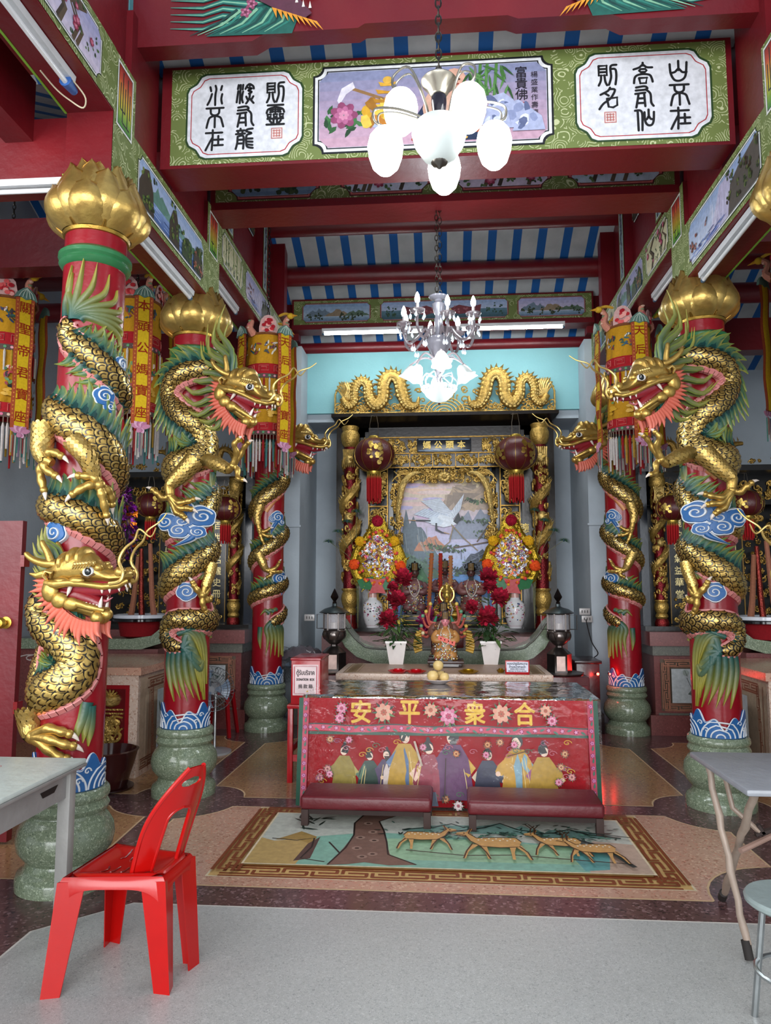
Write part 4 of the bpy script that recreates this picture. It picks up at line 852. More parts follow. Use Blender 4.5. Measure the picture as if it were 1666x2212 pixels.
    for s_ in (-1, 1):
        w = MB(); w.X = mat4; w.tube(spl([(-.3, s_ * .12, .22), (-.45, s_ * .16, .24), (-.58, s_ * .19, .3), (-.66, s_ * .2, .38)], 12), [.06, .06, .056, .05, .048, .046, .044, .04, .038, .036, .034, .02], 10, GOLD)
        w.tube(spl([(-.36, s_ * .13, .24), (-.4, s_ * .14, .36), (-.45, s_ * .15, .46), (-.47, s_ * .15, .52)], 10), [.055, .05, .046, .042, .04, .038, .036, .034, .03, .016], 10, GOLD); w.tube([(-.4, s_ * .14, .12), (-.52, s_ * .18, .09), (-.6, s_ * .2, .12)], [.05, .04, .012], 8, GOLD)
        w.build('horn', 'gold', head)
        w = MB(); w.X = mat4
        L = [(.42, s_ * .16, -.06), (.56, s_ * .17, -.04), (.6, s_ * .16, .06), (.54, s_ * .14, .2), (.6, s_ * .12, .34), (.74, s_ * .1 - .03, .44), (.82, s_ * .1 - .06, .56), (.96, -.04 + s_ * .12, .56 + .1 * s_), (1.05, -.05 + s_ * .14, .66 + .1 * s_)]
        w.tube(spl(L, 40), [.026 - .018 * i / 39 for i in range(40)], 8, GOLD2); w.build('whisker', 'gold', head)
    # mane: coral fringe behind the jaw, green strands further back
    w = MB(); w.X = mat4
    def blade(mb, pts, wd, y, c0, c1, edge, th=.03):
        P = spl([(a, b2, q) for (a, b2), q in zip(pts, wd)], 10); v = []; cols = []
        for i in range(10):
            a, q = P[max(i - 1, 0)], P[min(i + 1, 9)]; dx, dz = q[0] - a[0], q[1] - a[1]; l = sqrt(dx * dx + dz * dz) or 1; nx, nz = -dz / l, dx / l; ww = max(P[i][2], .002) / 2; tt = th * (1 - .8 * i / 9)
            for e, yy in ((-1, 0), (-.55, -tt), (0, -tt * 1.3), (.55, -tt), (1, 0), (0, tt)): v.append((P[i][0] + nx * ww * e, y + yy, P[i][1] + nz * ww * e)); cols.append(edge if abs(e) == 1 else mixc(c0, c1, (i / 9) ** 1.5))
        mb.add(v, [(i * 6 + j, i * 6 + (j + 1) % 6, (i + 1) * 6 + (j + 1) % 6, (i + 1) * 6 + j) for i in range(9) for j in range(6)], cols)
    for s_ in (-1, 1):
        for i in range(20):
            t = i / 19; bx, bz = -.4 + .62 * t ** 1.4, .02 - .52 * sin(t * 1.55); a = radians(165 + 105 * t); q = (.2 + .16 * rng.random()) * (1 - .25 * abs(t - .5))
            blade(w, [(bx, bz), (bx + q * .5 * cos(a), bz + q * .5 * sin(a) - .02), (bx + q * cos(a + .25), bz + q * sin(a + .25) + .02)], [.1, .07, .003], s_ * .12, CORAL, H('d0705a'), H('a04434'))
    w.build('coral_mane', 'satin', head)
    w = MB(); w.X = mat4
    for s_ in (-1, 1):
        for i in range(11):
            t = i / 10; bx, bz = -.36 + .3 * t, .22 - .62 * t; a = radians(112 + 100 * t); q = (.55 + .16 * rng.random()) * mane_long * (1 - .45 * max(0, t - .6) / .4)
            blade(w, [(bx, bz), (bx + q * .35 * cos(a - .15), bz + q * .35 * sin(a - .15)), (bx + q * .7 * cos(a + .2), bz + q * .7 * sin(a + .2)), (bx + q * cos(a), bz + q * sin(a))], [.12, .1, .07, .004], s_ * .05 + .02, TEAL, YEL, OLIVE)
    w.build('green_mane', 'satin', head)
    return head
def lotus(parent, z0, h=.39):
    m = MB(); prof = [(.15, 0), (.172, .004), (.178, .02), (.172, .034), (.15, .04), (.185, .06), (.2, .1), (.2, .18), (.17, .28), (.14, .36), (.12, .37)]; m.lathe(prof, 28, (0, 0, z0), H('9c7c34'))
    rb = lambda q: spl([(.145,), (.205,), (.232,), (.236,), (.222,), (.203,), (.185,), (.17,)], 50)[int(min(max(q, 0), 1) * 49)][0]
    for row, (n, a0, q0, q1, off, W) in enumerate(((7, .2, .06, .6, .018, .52), (7, .65, .06, .86, .004, .54), (8, .2, .2, .99, -.012, .5), (9, .5, .4, 1.04, -.03, .42))):
        for i in range(n):
            ac = a0 + 2 * pi * i / n; v = []; nu, nv = 8, 9
            for b2 in range(nv + 1):
                t = b2 / nv; wd = W * (1 - t) ** .55 * (.78 + .95 * t)
                for a in range(nu + 1):
                    u = a / nu * 2 - 1; q = q0 + (q1 - q0) * t; r = rb(q) + off + .032 * (1 - u * u) * sin(pi * min(1, t + .05)) - .006 * abs(u) ** 4 + (.016 * t ** 6)
                    v.append((r * sin(ac + u * wd), -r * cos(ac + u * wd), z0 + h * q + .01 * (1 - abs(u)) * t))
            k = nu + 1; m.add(v, [(b2 * k + a, b2 * k + a + 1, (b2 + 1) * k + a + 1, (b2 + 1) * k + a) for b2 in range(nv) for a in range(nu)], mixc(GOLD, GOLD2, .3 + .2 * (row % 2)))
            rim = [v[b2 * k] for b2 in range(nv + 1)] + [v[b2 * k + nu] for b2 in range(nv, -1, -1)]; m.tube(rim, .0055, 5, mixc(GOLD, DGOLD, .85))
    m.build('lotus_capital', 'gold', parent)
BASE = [(.228, 0), (.23, .05), (.222, .075), (.2, .088), (.188, .105), (.182, .13), (.2, .148), (.228, .185), (.238, .235), (.23, .285), (.203, .33), (.19, .342), (.187, .36), (.202, .37), (.207, .388), (.196, .408), (.19, .42), (.203, .43), (.206, .445), (.202, .468), (.19, .48), (.12, .482)]
def column(label, x, y, group='dragon columns of the hall'):
    t = thing('dragon_column', label, 'column', (x, y, 0), 0, group); t['kind'] = 'thing'
    m = MB(); m.lathe(BASE, 40); m.build('stone_base', 'granite', t)
    m = MB(); m.lathe([(CR, .478), (CR, 3.42)], 40, col=RED, cap=False); m.build('shaft', 'gloss', t)
    m = MB(); m.lathe([(CR - .01, 3.22), (CR + .012, 3.228), (CR + .026, 3.25), (CR + .018, 3.268), (CR + .03, 3.28), (CR + .03, 3.3), (CR + .012, 3.318), (CR - .01, 3.32)], 36, col=H('2c6a40'), cap=False); m.build('green_collar', 'gloss', t)
    lotus(t, 3.4); m = MB(); waves(m, .482, x); m.build('painted_waves', 'satin', t); return t
def finish(t, body, seed, fins, flames, claws, clouds, hm, mane=1.0):
    r = random.Random(seed); m = MB(); body.mesh(m, r); bd = m.build('dragon_body', ['lacquer', 'gold'], t)
    m = MB(); body.trims(m); m.build('belly_trim', 'satin', bd)
    for d0, d1, ln, sg in fins: m = MB(); body.fin(m, d0 * body.len, d1 * body.len, ln, sg, r); m.build('back_fin', 'satin', bd)
    for pts, w, c in flames: m = MB(); wribbon(m, pts, w, CR + .002, .022, *c, 24); m.build('flame', 'satin', bd)
    for fn in claws: m = MB(); fn(m, r); m.build('clawed_leg', ['lacquer', 'gold', 'ceramic'], t)
    for c in clouds: m = MB(); cloud(m, *c); m.build('painted_cloud', 'satin', t)
    dragon_head(t, hm, r, mane)
def hmat(cx, cy, px, py, Y, s, yaw, pitch): 
    p = at(px, py, Y); return Matrix.Translation(p - Vector((cx, cy, 0))) @ Matrix.Rotation(radians(yaw), 4, 'Z') @ Matrix.Rotation(radians(-pitch), 4, 'Y') @ Matrix.Scale(s, 4)
GF = (TEAL, YEL, OLIVE); CF = (H('c47040'), H('d0905a'), H('b05038'))
def tailfan(th, z, spec, base=.05): return [([(th + a[0], z + a[1]) for a in L], [base, base * 1.05, base * .7, .002][:len(L)] if len(L) == 4 else [base, base * .9, .002], GF) for L in spec]
# ---- near column (head low, tail up)
c1 = CR - .006
ctA = [(-12, 2.9, c1, .03), (-20, 2.86, c1, .05), (-10, 2.79, c1, .055), (21, 2.725, c1, .062), (47, 2.663, c1, .066), (80, 2.6, c1, .07), (116, 2.54, c1, .072), (205, 2.48, c1, .075), (299, 2.435, c1, .08), (325, 2.39, c1, .083), (360, 2.345, c1, .085), (386, 2.298, c1, .085), (412, 2.242, c1, .085), (446, 2.172, c1, .083), (480, 2.1, c1, .08), (560, 2.0, c1, .078), (645, 1.93, c1, .077), (675, 1.912, c1, .077), (710, 1.895, c1, .077), (743, 1.863, c1, .077), (775, 1.815, c1, .076), (809, 1.765, c1, .076), (845, 1.70, c1, .078), (925, 1.42, c1, .08), (985, 1.08, c1, .088), (1019, .965, c1, .095), (1045, .968, c1, .1), (1076, 1.0, c1, .102), (1103, 1.055, c1, .1), (1112, 1.13, c1, .098), (1101, 1.195, c1, .094), (1074, 1.255, c1, .088), (1046, 1.31, c1 + .02, .08), (1036, 1.38, c1 + .03, .07), (1050, 1.45, c1 + .03, .06)]
colA = column('left dragon column nearest the camera, its golden head low near the white table', -1.94, 3.8)
bA = Body(ctA)
Vw = lambda th, z, r: S(th, z, r)
def legA1(m, r):
    arm(m, [S(10, 2.24, .21), S(28, 2.16, .235), S(38, 2.06, .23)], [.05, .045, .034], True, r); claw(m, S(44, 2.02, .24), [[S(30, 2.01, .25), S(15, 1.965, .245)], [S(36, 2.055, .25), S(20, 2.06, .245)], [S(58, 1.99, .235), S(66, 1.93, .22)], [S(48, 1.96, .25), S(56, 1.87, .235)]])
def legA2(m, r):
    arm(m, [S(-45, 2.33, .22), S(-35, 2.2, .235), S(-22, 2.14, .235)], [.055, .05, .036], True, r); claw(m, S(-26, 2.15, .24), [[S(-14, 2.18, .25), S(-2, 2.16, .24)], [S(-22, 2.1, .25), S(-8, 2.06, .24)], [S(-34, 2.08, .24), S(-28, 1.99, .23)]])
def legA3(m, r):
    arm(m, [S(-52, .88, .21), S(-50, .8, .2), S(-40, .755, .195)], [.06, .05, .04], True, r); claw(m, S(-34, .755, .2), [[S(-8, .8, .2), S(12, .79, .2), S(24, .775, .195)], [S(-4, .755, .205), S(16, .73, .2), S(30, .715, .195)], [S(-8, .715, .2), S(10, .67, .195), S(22, .655, .19)]], .025)
flA = [([(-8, 2.92), (-2 + 6 * i, 3.0 + .012 * i), (8 + 9 * i, 3.06 - .012 * i), (22 + 12 * i, 3.2 - .035 * i)], [.06, .055, .04, .002], GF) for i in range(0)] + [([(-10 + 2 * i, 2.9), (-12 + 4 * i, 2.98 - .008 * i), (e[0] - 8, (2.94 + e[1]) / 2), e], [.05, .045, .034, .002], GF) for i, e in enumerate([(-16, 3.2), (8, 3.26), (30, 3.22), (52, 3.17), (70, 3.1), (82, 3.02), (88, 2.94), (90, 2.86), (86, 2.78)])] + [([(20 + 9 * i, 2.8 - .02 * i), (38 + 9 * i, 2.83 - .02 * i), (54 + 10 * i, 2.9 - .03 * i)], [.05, .04, .002], GF) for i in range(5)] + [([(-25, 2.92), (-28, 3.0), (-20, 3.08), (-14, 3.16)], [.05, .04, .03, .002], GF)] + \
      [([(40, 1.36), (46, 1.3), (42, 1.24), (52, 1.19)], [.05, .07, .05, .002], (TEAL, H('2c6a40'), TEAL)), ([(52, .92), (46, .84), (38, .78), (36, .73)], [.07, .06, .04, .002], GF), ([(56, .9), (52, .8), (46, .72)], [.06, .05, .002], GF), ([(60, .9), (60, .78), (56, .7)], [.05, .05, .002], GF)] + \
      [([(-35, .86), (-5, .9), (15, .95), (22, 1.05)], [.03, .06, .04, .002], CF), ([(-20, .87), (0, .92), (6, .97)], [.03, .04, .002], CF), ([(-45, 2.36), (-25, 2.33), (0, 2.37), (18, 2.37)], [.05, .045, .03, .002], CF), ([(-52, 2.28), (-38, 2.3), (-24, 2.36)], [.06, .04, .002], CF), ([(50, 1.02), (66, 1.1), (70, 1.2)], [.06, .05, .002], CF)]
clA = [(-18, 1.775, [(0, 0, .068, 2.4, 1)]), (52, 2.5, [(0, 0, .06, .5, 1), (.03, -.05, .04, 2, -1)]), (84, 2.7, [(0, 0, .05, 1, 1), (0, -.07, .04, 2, 1)])]
finish(colA, bA, 11, [(.02, .27, .11, 1), (.04, .25, .1, -1), (.27, .76, .14, 1), (.82, .93, .08, 1)], flA, [legA1, legA2, legA3], clA, hmat(-1.94, 3.8, 176, 1254, 3.535, .405, -6, 4), .8)
# ---- second column (head high, tail low)
ctB = [(66, 3.11, .30, .06), (32, 3.11, .255, .066), (0, 3.08, .225, .07), (-33, 3.02, .20, .072), (-47, 2.925, .188, .074), (-27, 2.826, .18, .078), (9, 2.733, .178, .083), (40, 2.663, c1, .09), (58, 2.58, c1, .098), (51, 2.496, c1, .105), (19, 2.44, c1, .104), (-23, 2.41, c1, .1), (-69, 2.385, c1, .095), (-150, 2.32, c1, .09), (-253, 2.18, c1, .088), (-308, 2.05, c1, .087), (-353, 1.975, c1, .086), (-429, 1.92, c1, .085), (-520, 1.86, c1, .084), (-613, 1.775, c1, .083), (-640, 1.745, c1, .083), (-678, 1.694, c1, .083), (-713, 1.629, c1, .082), (-753, 1.555, c1, .082), (-790, 1.50, c1, .08), (-880, 1.4, c1, .075), (-973, 1.25, c1, .073), (-1000, 1.25, c1, .072), (-1044, 1.265, c1, .07), (-1079, 1.27, c1, .066), (-1112, 1.245, c1, .06), (-1128, 1.18, c1, .056), (-1119, 1.109, c1, .054), (-1095, 1.076, c1, .05), (-1075, 1.067, c1, .03)][::-1]
colB = column('left dragon column standing second from the camera, golden head high and facing right', -1.9, 5.45)
bB = Body(ctB)
rel = lambda cx, cy: (lambda px, py, Y: at(px, py, Y) - Vector((cx, cy, 0)))
qB = rel(-1.9, 5.45)
def legB1(m, r):
    arm(m, [qB(448, 996, 5.3), qB(470, 1002, 5.22), qB(494, 1014, 5.16)], [.05, .046, .034], True, r); claw(m, qB(503, 1006, 5.14), [[qB(511, 980, 5.1), qB(506, 960, 5.06), qB(514, 949, 5.06)], [qB(518, 985, 5.14), qB(528, 966, 5.12), qB(537, 956, 5.1)], [qB(513, 1014, 5.14), qB(514, 1032, 5.12), qB(524, 1036, 5.1)]], .02)
def legB2(m, r):
    arm(m, [qB(420, 995, 5.22), qB(390, 1026, 5.18), qB(366, 1048, 5.16)], [.07, .058, .04], True, r); claw(m, qB(368, 1072, 5.15), [[qB(385, 1086, 5.13), qB(405, 1083, 5.12), qB(418, 1079, 5.12)], [qB(386, 1096, 5.13), qB(403, 1098, 5.12), qB(413, 1100, 5.12)], [qB(380, 1104, 5.14), qB(392, 1112, 5.13), qB(399, 1118, 5.13)], [qB(352, 1076, 5.14), qB(340, 1066, 5.12), qB(330, 1058, 5.12)]], .023)
def legB3(m, r):
    arm(m, [S(70, 1.66, .2), S(62, 1.58, .21), S(52, 1.5, .21)], [.04, .034, .028], True, r); claw(m, S(47, 1.44, .205), [[S(32, 1.49, .215), S(26, 1.53, .21)], [S(56, 1.46, .21), S(64, 1.5, .2)], [S(60, 1.4, .21), S(70, 1.42, .2)], [S(48, 1.37, .21), S(56, 1.32, .205)]], .022)
flB = [([(8, 1.06), (20 + 6 * i, 1.0 + .05 * (3 - i)), (36 + 5 * i, .95 - .0 * i), (30 + 8 * i + (20 if i < 3 else 0), .8 - .06 * (i % 3))], [.06, .06, .045, .002], GF) for i in range(6)] + [([(-30 + 14 * i, 1.03), (-34 + 16 * i, .93), (-26 + 16 * i, .82), (-10 + 16 * i, .68 + .02 * (i % 2))], [.055, .05, .04, .002], GF) for i in range(5)] + [([(-5 + 9 * i, 1.16 + .012 * i), (12 + 12 * i, 1.17 + .005 * i), (34 + 12 * i, 1.13 - .03 * i), (52 + 8 * i, 1.0 - .07 * i)], [.045, .045, .035, .002], GF) for i in range(4)] + \
      [([(62, 2.62), (64, 2.5), (42, 2.4), (-6, 2.26)], [.003, .07, .075, .06], CF), ([(50, 2.46), (40, 2.5), (26, 2.5)], [.05, .04, .002], CF), ([(30, 2.38), (14, 2.42), (4, 2.44)], [.05, .04, .002], CF), ([(0, 2.3), (-14, 2.3), (-24, 2.33)], [.05, .03, .002], CF)] + \
      [([(-62, 2.33), (-70, 2.24), (-60 + 9 * i, 2.2 - .01 * i), (-56 + 9 * i, 2.14)], [.05, .05, .03, .002], GF) for i in range(3)] + [([(80, 2.36), (78 + 6 * i, 2.3), (74 + 7 * i, 2.22)], [.05, .04, .002], GF) for i in range(3)] + [([(45 + 8 * i, 1.62), (38 + 8 * i, 1.58), (30 + 9 * i, 1.55)], [.05, .04, .002], GF) for i in range(3)]
clB = [(7, 1.98, [(.085, .03, .085, .4, 1), (-.005, -.01, .06, 2.2, -1), (-.02, -.075, .062, 1, 1), (.065, -.085, .05, 2.6, 1), (-.09, -.01, .07, 3, 1), (-.01, .09, .06, 1, -1)], [(30, 1.9), (18, 1.84), (-12, 1.785)], .07), (14, 1.465, [(0, 0, .075, 2.5, -1)])]
finish(colB, bB, 12, [(.02, .2, .08, -1), (.2, .78, .135, 1), (.78, .985, .15, 1)], flB, [legB1, legB2, legB3], clB, hmat(-1.9, 5.45, 530, 850, 5.12, .44, -14, -17), 1.75)
# ---- back column
ctD = [(80, 3.0, .27, .07), (40, 3.06, .22, .075), (-20, 3.04, .2, .08), (-80, 2.94, .185, .08), (-180, 2.8, c1, .08), (-258, 2.68, c1, .08), (-315, 2.568, c1, .08), (-363, 2.462, c1, .08), (-400, 2.38, c1, .078), (-490, 2.24, c1, .074), (-618, 2.08, c1, .07), (-672, 1.99, c1, .068), (-725, 1.888, c1, .067), (-760, 1.83, c1, .066), (-860, 1.68, c1, .066), (-978, 1.54, c1, .066), (-1038, 1.483, c1, .065), (-1082, 1.444, c1, .064), (-1120, 1.40, c1, .062), (-1215, 1.31, c1, .06), (-1310, 1.25, c1, .058), (-1338, 1.225, c1, .056), (-1373, 1.174, c1, .053), (-1402, 1.135, c1, .05), (-1415, 1.12, c1, .03)][::-1]
colD = column('left dragon column farthest back, beside the altar wall, golden head facing right', -1.88, 7.9)
bD = Body(ctD); qD = rel(-1.88, 7.9)
def legD1(m, r):
    arm(m, [S(-15, 2.36, .2), S(-22, 2.25, .22), S(-18, 2.16, .22)], [.05, .04, .03], True, r); claw(m, S(-14, 2.1, .22), [[S(0, 2.08, .23), S(14, 2.11, .225)], [S(2, 2.04, .23), S(20, 2.03, .22)], [S(-8, 2.02, .225), S(0, 1.95, .215)]], .02)
def legD2(m, r):
    arm(m, [S(-16, 1.84, .2), S(-2, 1.74, .22), S(6, 1.68, .215)], [.045, .038, .028], True, r); claw(m, S(14, 1.67, .21), [[S(34, 1.7, .22), S(46, 1.76, .21)], [S(34, 1.655, .22), S(52, 1.66, .21)], [S(22, 1.63, .215), S(10, 1.6, .21)]], .02)
flD = [([(28, 1.13), (10 + 14 * i, 1.06), (16 + 15 * i, .95), (8 + 17 * i, .78 - .02 * (i % 2))], [.06, .06, .04, .002], GF) for i in range(6)] + [([(20 + 14 * i, 1.22 + .02 * i), (4 + 16 * i, 1.25), (-14 + 20 * i, 1.2)], [.05, .04, .002], GF) for i in range(3)] + [([(-14, 1.08), (-16, .95), (-10, .85)], [.06, .05, .002], GF), ([(66, 2.52), (50, 2.46), (30, 2.42), (0, 2.3)], [.002, .05, .06, .05], CF), ([(40, 2.42), (34, 2.48), (24, 2.5)], [.04, .03, .002], CF), ([(-20, 1.8), (0, 1.8), (16, 1.78)], [.04, .04, .002], CF)]
clD = [(43, 2.24, [(0, 0, .075, .8, 1), (-.05, -.02, .045, 2, 1), (.05, -.05, .04, 2, 1)], [(40, 2.19), (26, 2.12), (20, 2.05)]), (52, 1.585, [(0, 0, .075, .8, 1), (.07, .02, .055, 2, -1), (.04, -.07, .055, 1, 1)], [(60, 1.52), (66, 1.46), (64, 1.41)])]
finish(colD, bD, 13, [(.02, .12, .06, -1), (.1, .95, .13, 1)], flD, [legD1, legD2], clD, hmat(-1.88, 7.9, 655, 955, 7.72, .47, -8, -8), 1.3)
colA.rotation_euler = (0, .011, 0)
# ---- the right-hand row mirrors the left
for src, (x, y), lb in ((colA, (1.955, 3.8), 'dragon column cut off by the right edge of the photo beside the grey folding table'), (colB, (1.9, 5.42), 'right dragon column with golden head high and facing left, second from the camera'), (colD, (1.9, 8.0), 'right dragon column farthest back, beside the altar wall, golden head facing left')):
    q = dup(src, (x, y, 0), label=lb, scale=(-1, 1, 1)); q.rotation_euler.y *= -1
# ================================================================== red plastic chair
RP = H('b00d0a')
def plastic_chair():
    F = [fl(98, 2157), fl(361, 2147), fl(238, 2035), fl(420, 2085)]   # front near, rear near, front far, rear far
    c = sum(F, Vector()) / 4; t = thing('plastic_chair', 'red moulded plastic chair with an arched slotted back in front of the white table', 'chair', (c.x, c.y, 0))
    F = [p - Vector((c.x, c.y, 0)) for p in F]
    SZ = .42
    fn = (F[1] - F[0]).normalized(); ac = Vector((-fn.y, fn.x, 0))          # fn: towards the back; ac: towards the far side
    inn = lambda p, k, q: p * (1 - k) + Vector((0, 0, q))
    T = [p * .86 for p in F]; T = [T[0], T[1] * .98 + ac * -.02, T[2], T[3] + ac * .05]
    # seat: rounded quad with a dished middle
    A, Bc, Cc, D = [Vector((p.x, p.y, SZ)) for p in (T[0], T[1], T[2], T[3])]
    m = MB(); k = 26
    def sq(u, v):
        a, b2 = u * 2 - 1, v * 2 - 1; r = (abs(a) ** 5 + abs(b2) ** 5) ** .2; mx = max(abs(a), abs(b2)); s = mx / r if r > 1e-6 else 1; a, b2 = a * s, b2 * s
        uu, vv = (a + 1) / 2, (b2 + 1) / 2; p = (A * (1 - uu) + Bc * uu) * (1 - vv) + (Cc * (1 - uu) + D * uu) * vv
        e = max(abs(a), abs(b2)); return p + Vector((0, 0, -.016 * (1 - min(1, e * 1.25) ** 4) - .012 * max(0, e - .9) * 10))
    m.grid(lambda u, v: sq(u, v), k, k, RP); m.grid(lambda u, v: sq(v, u) - Vector((0, 0, .008)), k, k, RP)
    seat = m.build('seat', 'plastic', t)
    m = MB()
    for i, s in enumerate((-1, 1)):
        for j in range(3):
            a = .28 + .11 * j; v0 = .5 + s * .12; v1 = .5 + s * .36; m.cut(); P0 = [sq(a + .02 * (q / 6), v0 + (v1 - v0) * q / 6) + Vector((0, 0, .0015)) for q in range(7)]; m.tube(P0, .0035, 6, H('7c0806'))
    m.each('seat_slot', 'plastic', seat)
    # skirt with arched lower edge
    m = MB()
    for P, Q in ((A, Bc), (Bc, D), (D, Cc), (Cc, A)):
        n = 20
        for z_in in (0, .006):
            v = []
            for i in range(n + 1):
                q = i / n; p = P.lerp(Q, q); out = Vector((p.x, p.y, 0)).normalized(); dz = .04 + .075 * abs(2 * q - 1) ** 4; v += [p + Vector((0, 0, -.006)) - out * z_in, p + out * (.012 - z_in) + Vector((0, 0, -.022)), p + out * (.014 - z_in) + Vector((0, 0, -.006 - dz))]
            m.add(v, [(i * 3 + j, i * 3 + j + 1, i * 3 + 3 + j + 1, i * 3 + 3 + j) for i in range(n) for j in range(2)], RP)
    m.build('skirt', 'plastic', t)
    for i, f in enumerate(F):
        m = MB(); top = (A, Bc, Cc, D)[i] + Vector((0, 0, -.02)); e1 = ((Bc, A, D, Cc)[i] - (A, Bc, Cc, D)[i]).normalized(); e2 = ((Cc, D, A, Bc)[i] - (A, Bc, Cc, D)[i]).normalized(); v = []
        for t2 in (0, .15, .5, 1):
            p = top.lerp(f, t2); w = .085 - .035 * t2; th = .005; o = (e1 + e2).normalized()
            for q in (p + e1 * w, p + e1 * w * .35 - o * .012, p - o * .02, p + e2 * w * .35 - o * .012, p + e2 * w, p + e2 * w + e1 * th, p + o * th * .3, p + e1 * w + e2 * th): v.append(q)
        n = 8; m.add(v, [(a * n + j, a * n + (j + 1) % n, (a + 1) * n + (j + 1) % n, (a + 1) * n + j) for a in range(3) for j in range(n)] + [tuple(range(n))[::-1], tuple(3 * n + j for j in range(n))], RP)
        m.build('leg', 'plastic', t)
    # back: two mirrored halves round the slot and the hand hole
    q0 = fl(296, 1886, .42) - Vector((c.x, c.y, 0)); q1 = fl(404, 1842, .42) - Vector((c.x, c.y, 0)); b0 = (q0 + q1) / 2; ac = (q1 - q0).normalized(); fn = Vector((ac.y, -ac.x, 0)); fn = fn if fn.dot(Bc + D - A - Cc) > 0 else -fn; hw = (q1 - q0).length / 2; m = MB(); H_ = .40
    def hole(v): 
        if v < .6: return .062 - .01 * v + (0 if v < .5 else -.056 * (1 - sqrt(max(0, 1 - ((v - .5) / .1) ** 2))))
        if .8 < v < .9: return .05 * sqrt(max(0, 1 - ((v - .85) / .05) ** 2))
        return 0
    def wid(v): return hw * (1.0 + .04 * sin(pi * v)) * (1 if v < .3 else (1 - ((v - .3) / .7) ** 2.6 * .72)) 
    def bp(s, q, v):
        w = wid(v); h = min(hole(v) if v < .6 else hole(v), w * .9); x = s * (h + (w - h) * q); lean = .02 + .13 * v + .03 * v * v; bow = -.045 * (x / hw) ** 2
        return b0 + ac * x + fn * (lean + bow) + Vector((0, 0, -.01 + H_ * v * (1 - .05 * (abs(x) / hw) ** 2)))
    for s in (-1, 1):
        for th in (0, .011):
            m.grid(lambda u, v: bp(s, u, v) - fn * th, 10, 60, RP)
        for q in (0, 1): m.grid(lambda u, v: bp(s, q, v) - fn * (.011 * u), 1, 60, RP)
        m.tube([bp(s, 1, i / 30) - fn * .005 for i in range(31)], .009, 8, RP); m.tube([bp(s, 0, i / 40 * .6) - fn * .005 for i in range(41)], .008, 8, RP)
    m.build('backrest', 'plastic', t); return t
plastic_chair()
# ================================================================== white table on the left
t = thing('work_table', 'white topped table with a grey painted frame at the left edge beside the red chair', 'table', (-2.5, 2.6, 0))
o = Vector((2.5, -2.6, 0)); m = MB(); m.X = Matrix.Translation(o); m.rbox((-2.45, 2.62, .725), (1.7, 1.36, .02), H('c6d2cc'), .006); tt = m.build('table_top', 'satin', t)
m = MB(); m.X = Matrix.Translation(o); m.rbox((-2.45, 2.62, .708), (1.705, 1.365, .014), H('8e8d8a'), .003); m.build('edge_band', 'satin', tt)
m = MB(); m.X = Matrix.Translation(o); P = Paint(lambda u, v, k=0: Vector((u, v, .7353 + k)), m); c = fl(2, 1656, .735)
P.line([(c.x - .03 + .03 * cos(a), c.y + .02 * sin(a)) for a in [i * pi / 8 for i in range(17)]], .003, 'b0404c'); m.build('pen_mark', 'matte', tt)
m = MB(); m.X = Matrix.Translation(o)
m.box(-1.665, -1.635, 2.0, 3.22, .59, .70, H('8f8e8c')); m.box(-3.2, -1.64, 3.19, 3.22, .59, .70, H('8f8e8c')); m.box(-3.2, -1.64, 2.0, 2.03, .59, .70, H('8f8e8c')); m.build('apron', 'satin', t)
m = MB(); m.X = Matrix.Translation(o); m.prism([(2.98, .665), (3.12, .665), (3.09, .64), (3.0, .64)], lambda u, v, w=0: Vector((-1.634 + w, u, v)), .001, H('241c1a')); m.build('apron_notch', 'matte', t)
for x, y in ((-1.645, 3.22), (-1.645, 2.03), (-3.2, 3.22), (-3.2, 2.03)): m = MB(); m.X = Matrix.Translation(o); m.rbox((x, y, .35), (.055, .055, .70), H('94938f'), .004); m.build('leg', 'satin', t)
# ================================================================== grey folding table on the right
t = thing('folding_table', 'grey topped folding table with crossed cane legs at the right edge of the photo', 'table', (1.7, 3.15, 0)); o = Vector((-1.7, -3.15, 0))
m = MB(); m.X = Matrix.Translation(o); m.rbox((1.72, 3.165, .757), (1.26, .63, .026), H('85888e'), .01); m.build('table_top', 'satin', t)
def cane(pts, r=.016, parent=t):
    m = MB(); m.X = Matrix.Translation(o); P = [Vector(pts[0]).lerp(Vector(pts[-1]), i / 14) + Vector((.004 * sin(i * 2.1), 0, .003 * cos(i))) for i in range(15)]; m.tube(P, [r * (1.12 if i % 4 == 0 else .95) for i in range(15)], 10, H('9a887a')); b = m.build('leg', 'satin', parent)
    m = MB(); m.X = Matrix.Translation(o); d = (P[-1] - P[0]).normalized(); m.tube([P[-1] - d * .07, P[-1]], r * 1.25, 10, H('2a2624')); m.build('rubber_foot', 'matte', b); return b
for dx in (0, .95):
    f1, f2 = fl(1562, 1945) + Vector((dx, 0, 0)), fl(1622, 2079) + Vector((dx, 0, 0))
    cane([(1.16 + dx, 2.95, .745), f1 + Vector((0, 0, .01))]); cane([(1.14 + dx, 3.40, .745), f2 + Vector((0, 0, .01))], .015)
m = MB(); m.X = Matrix.Translation(o); m.tube([at(1600, 1838, 3.22), at(1666, 1806, 3.3), at(1760, 1806, 3.4)], .012, 8, H('8c7064')); m.tube([at(1566, 1676, 3.35), at(1583, 1745, 3.3), at(1640, 1796, 3.3)], .011, 8, H('8c7a6c')); m.build('brace', 'satin', t)
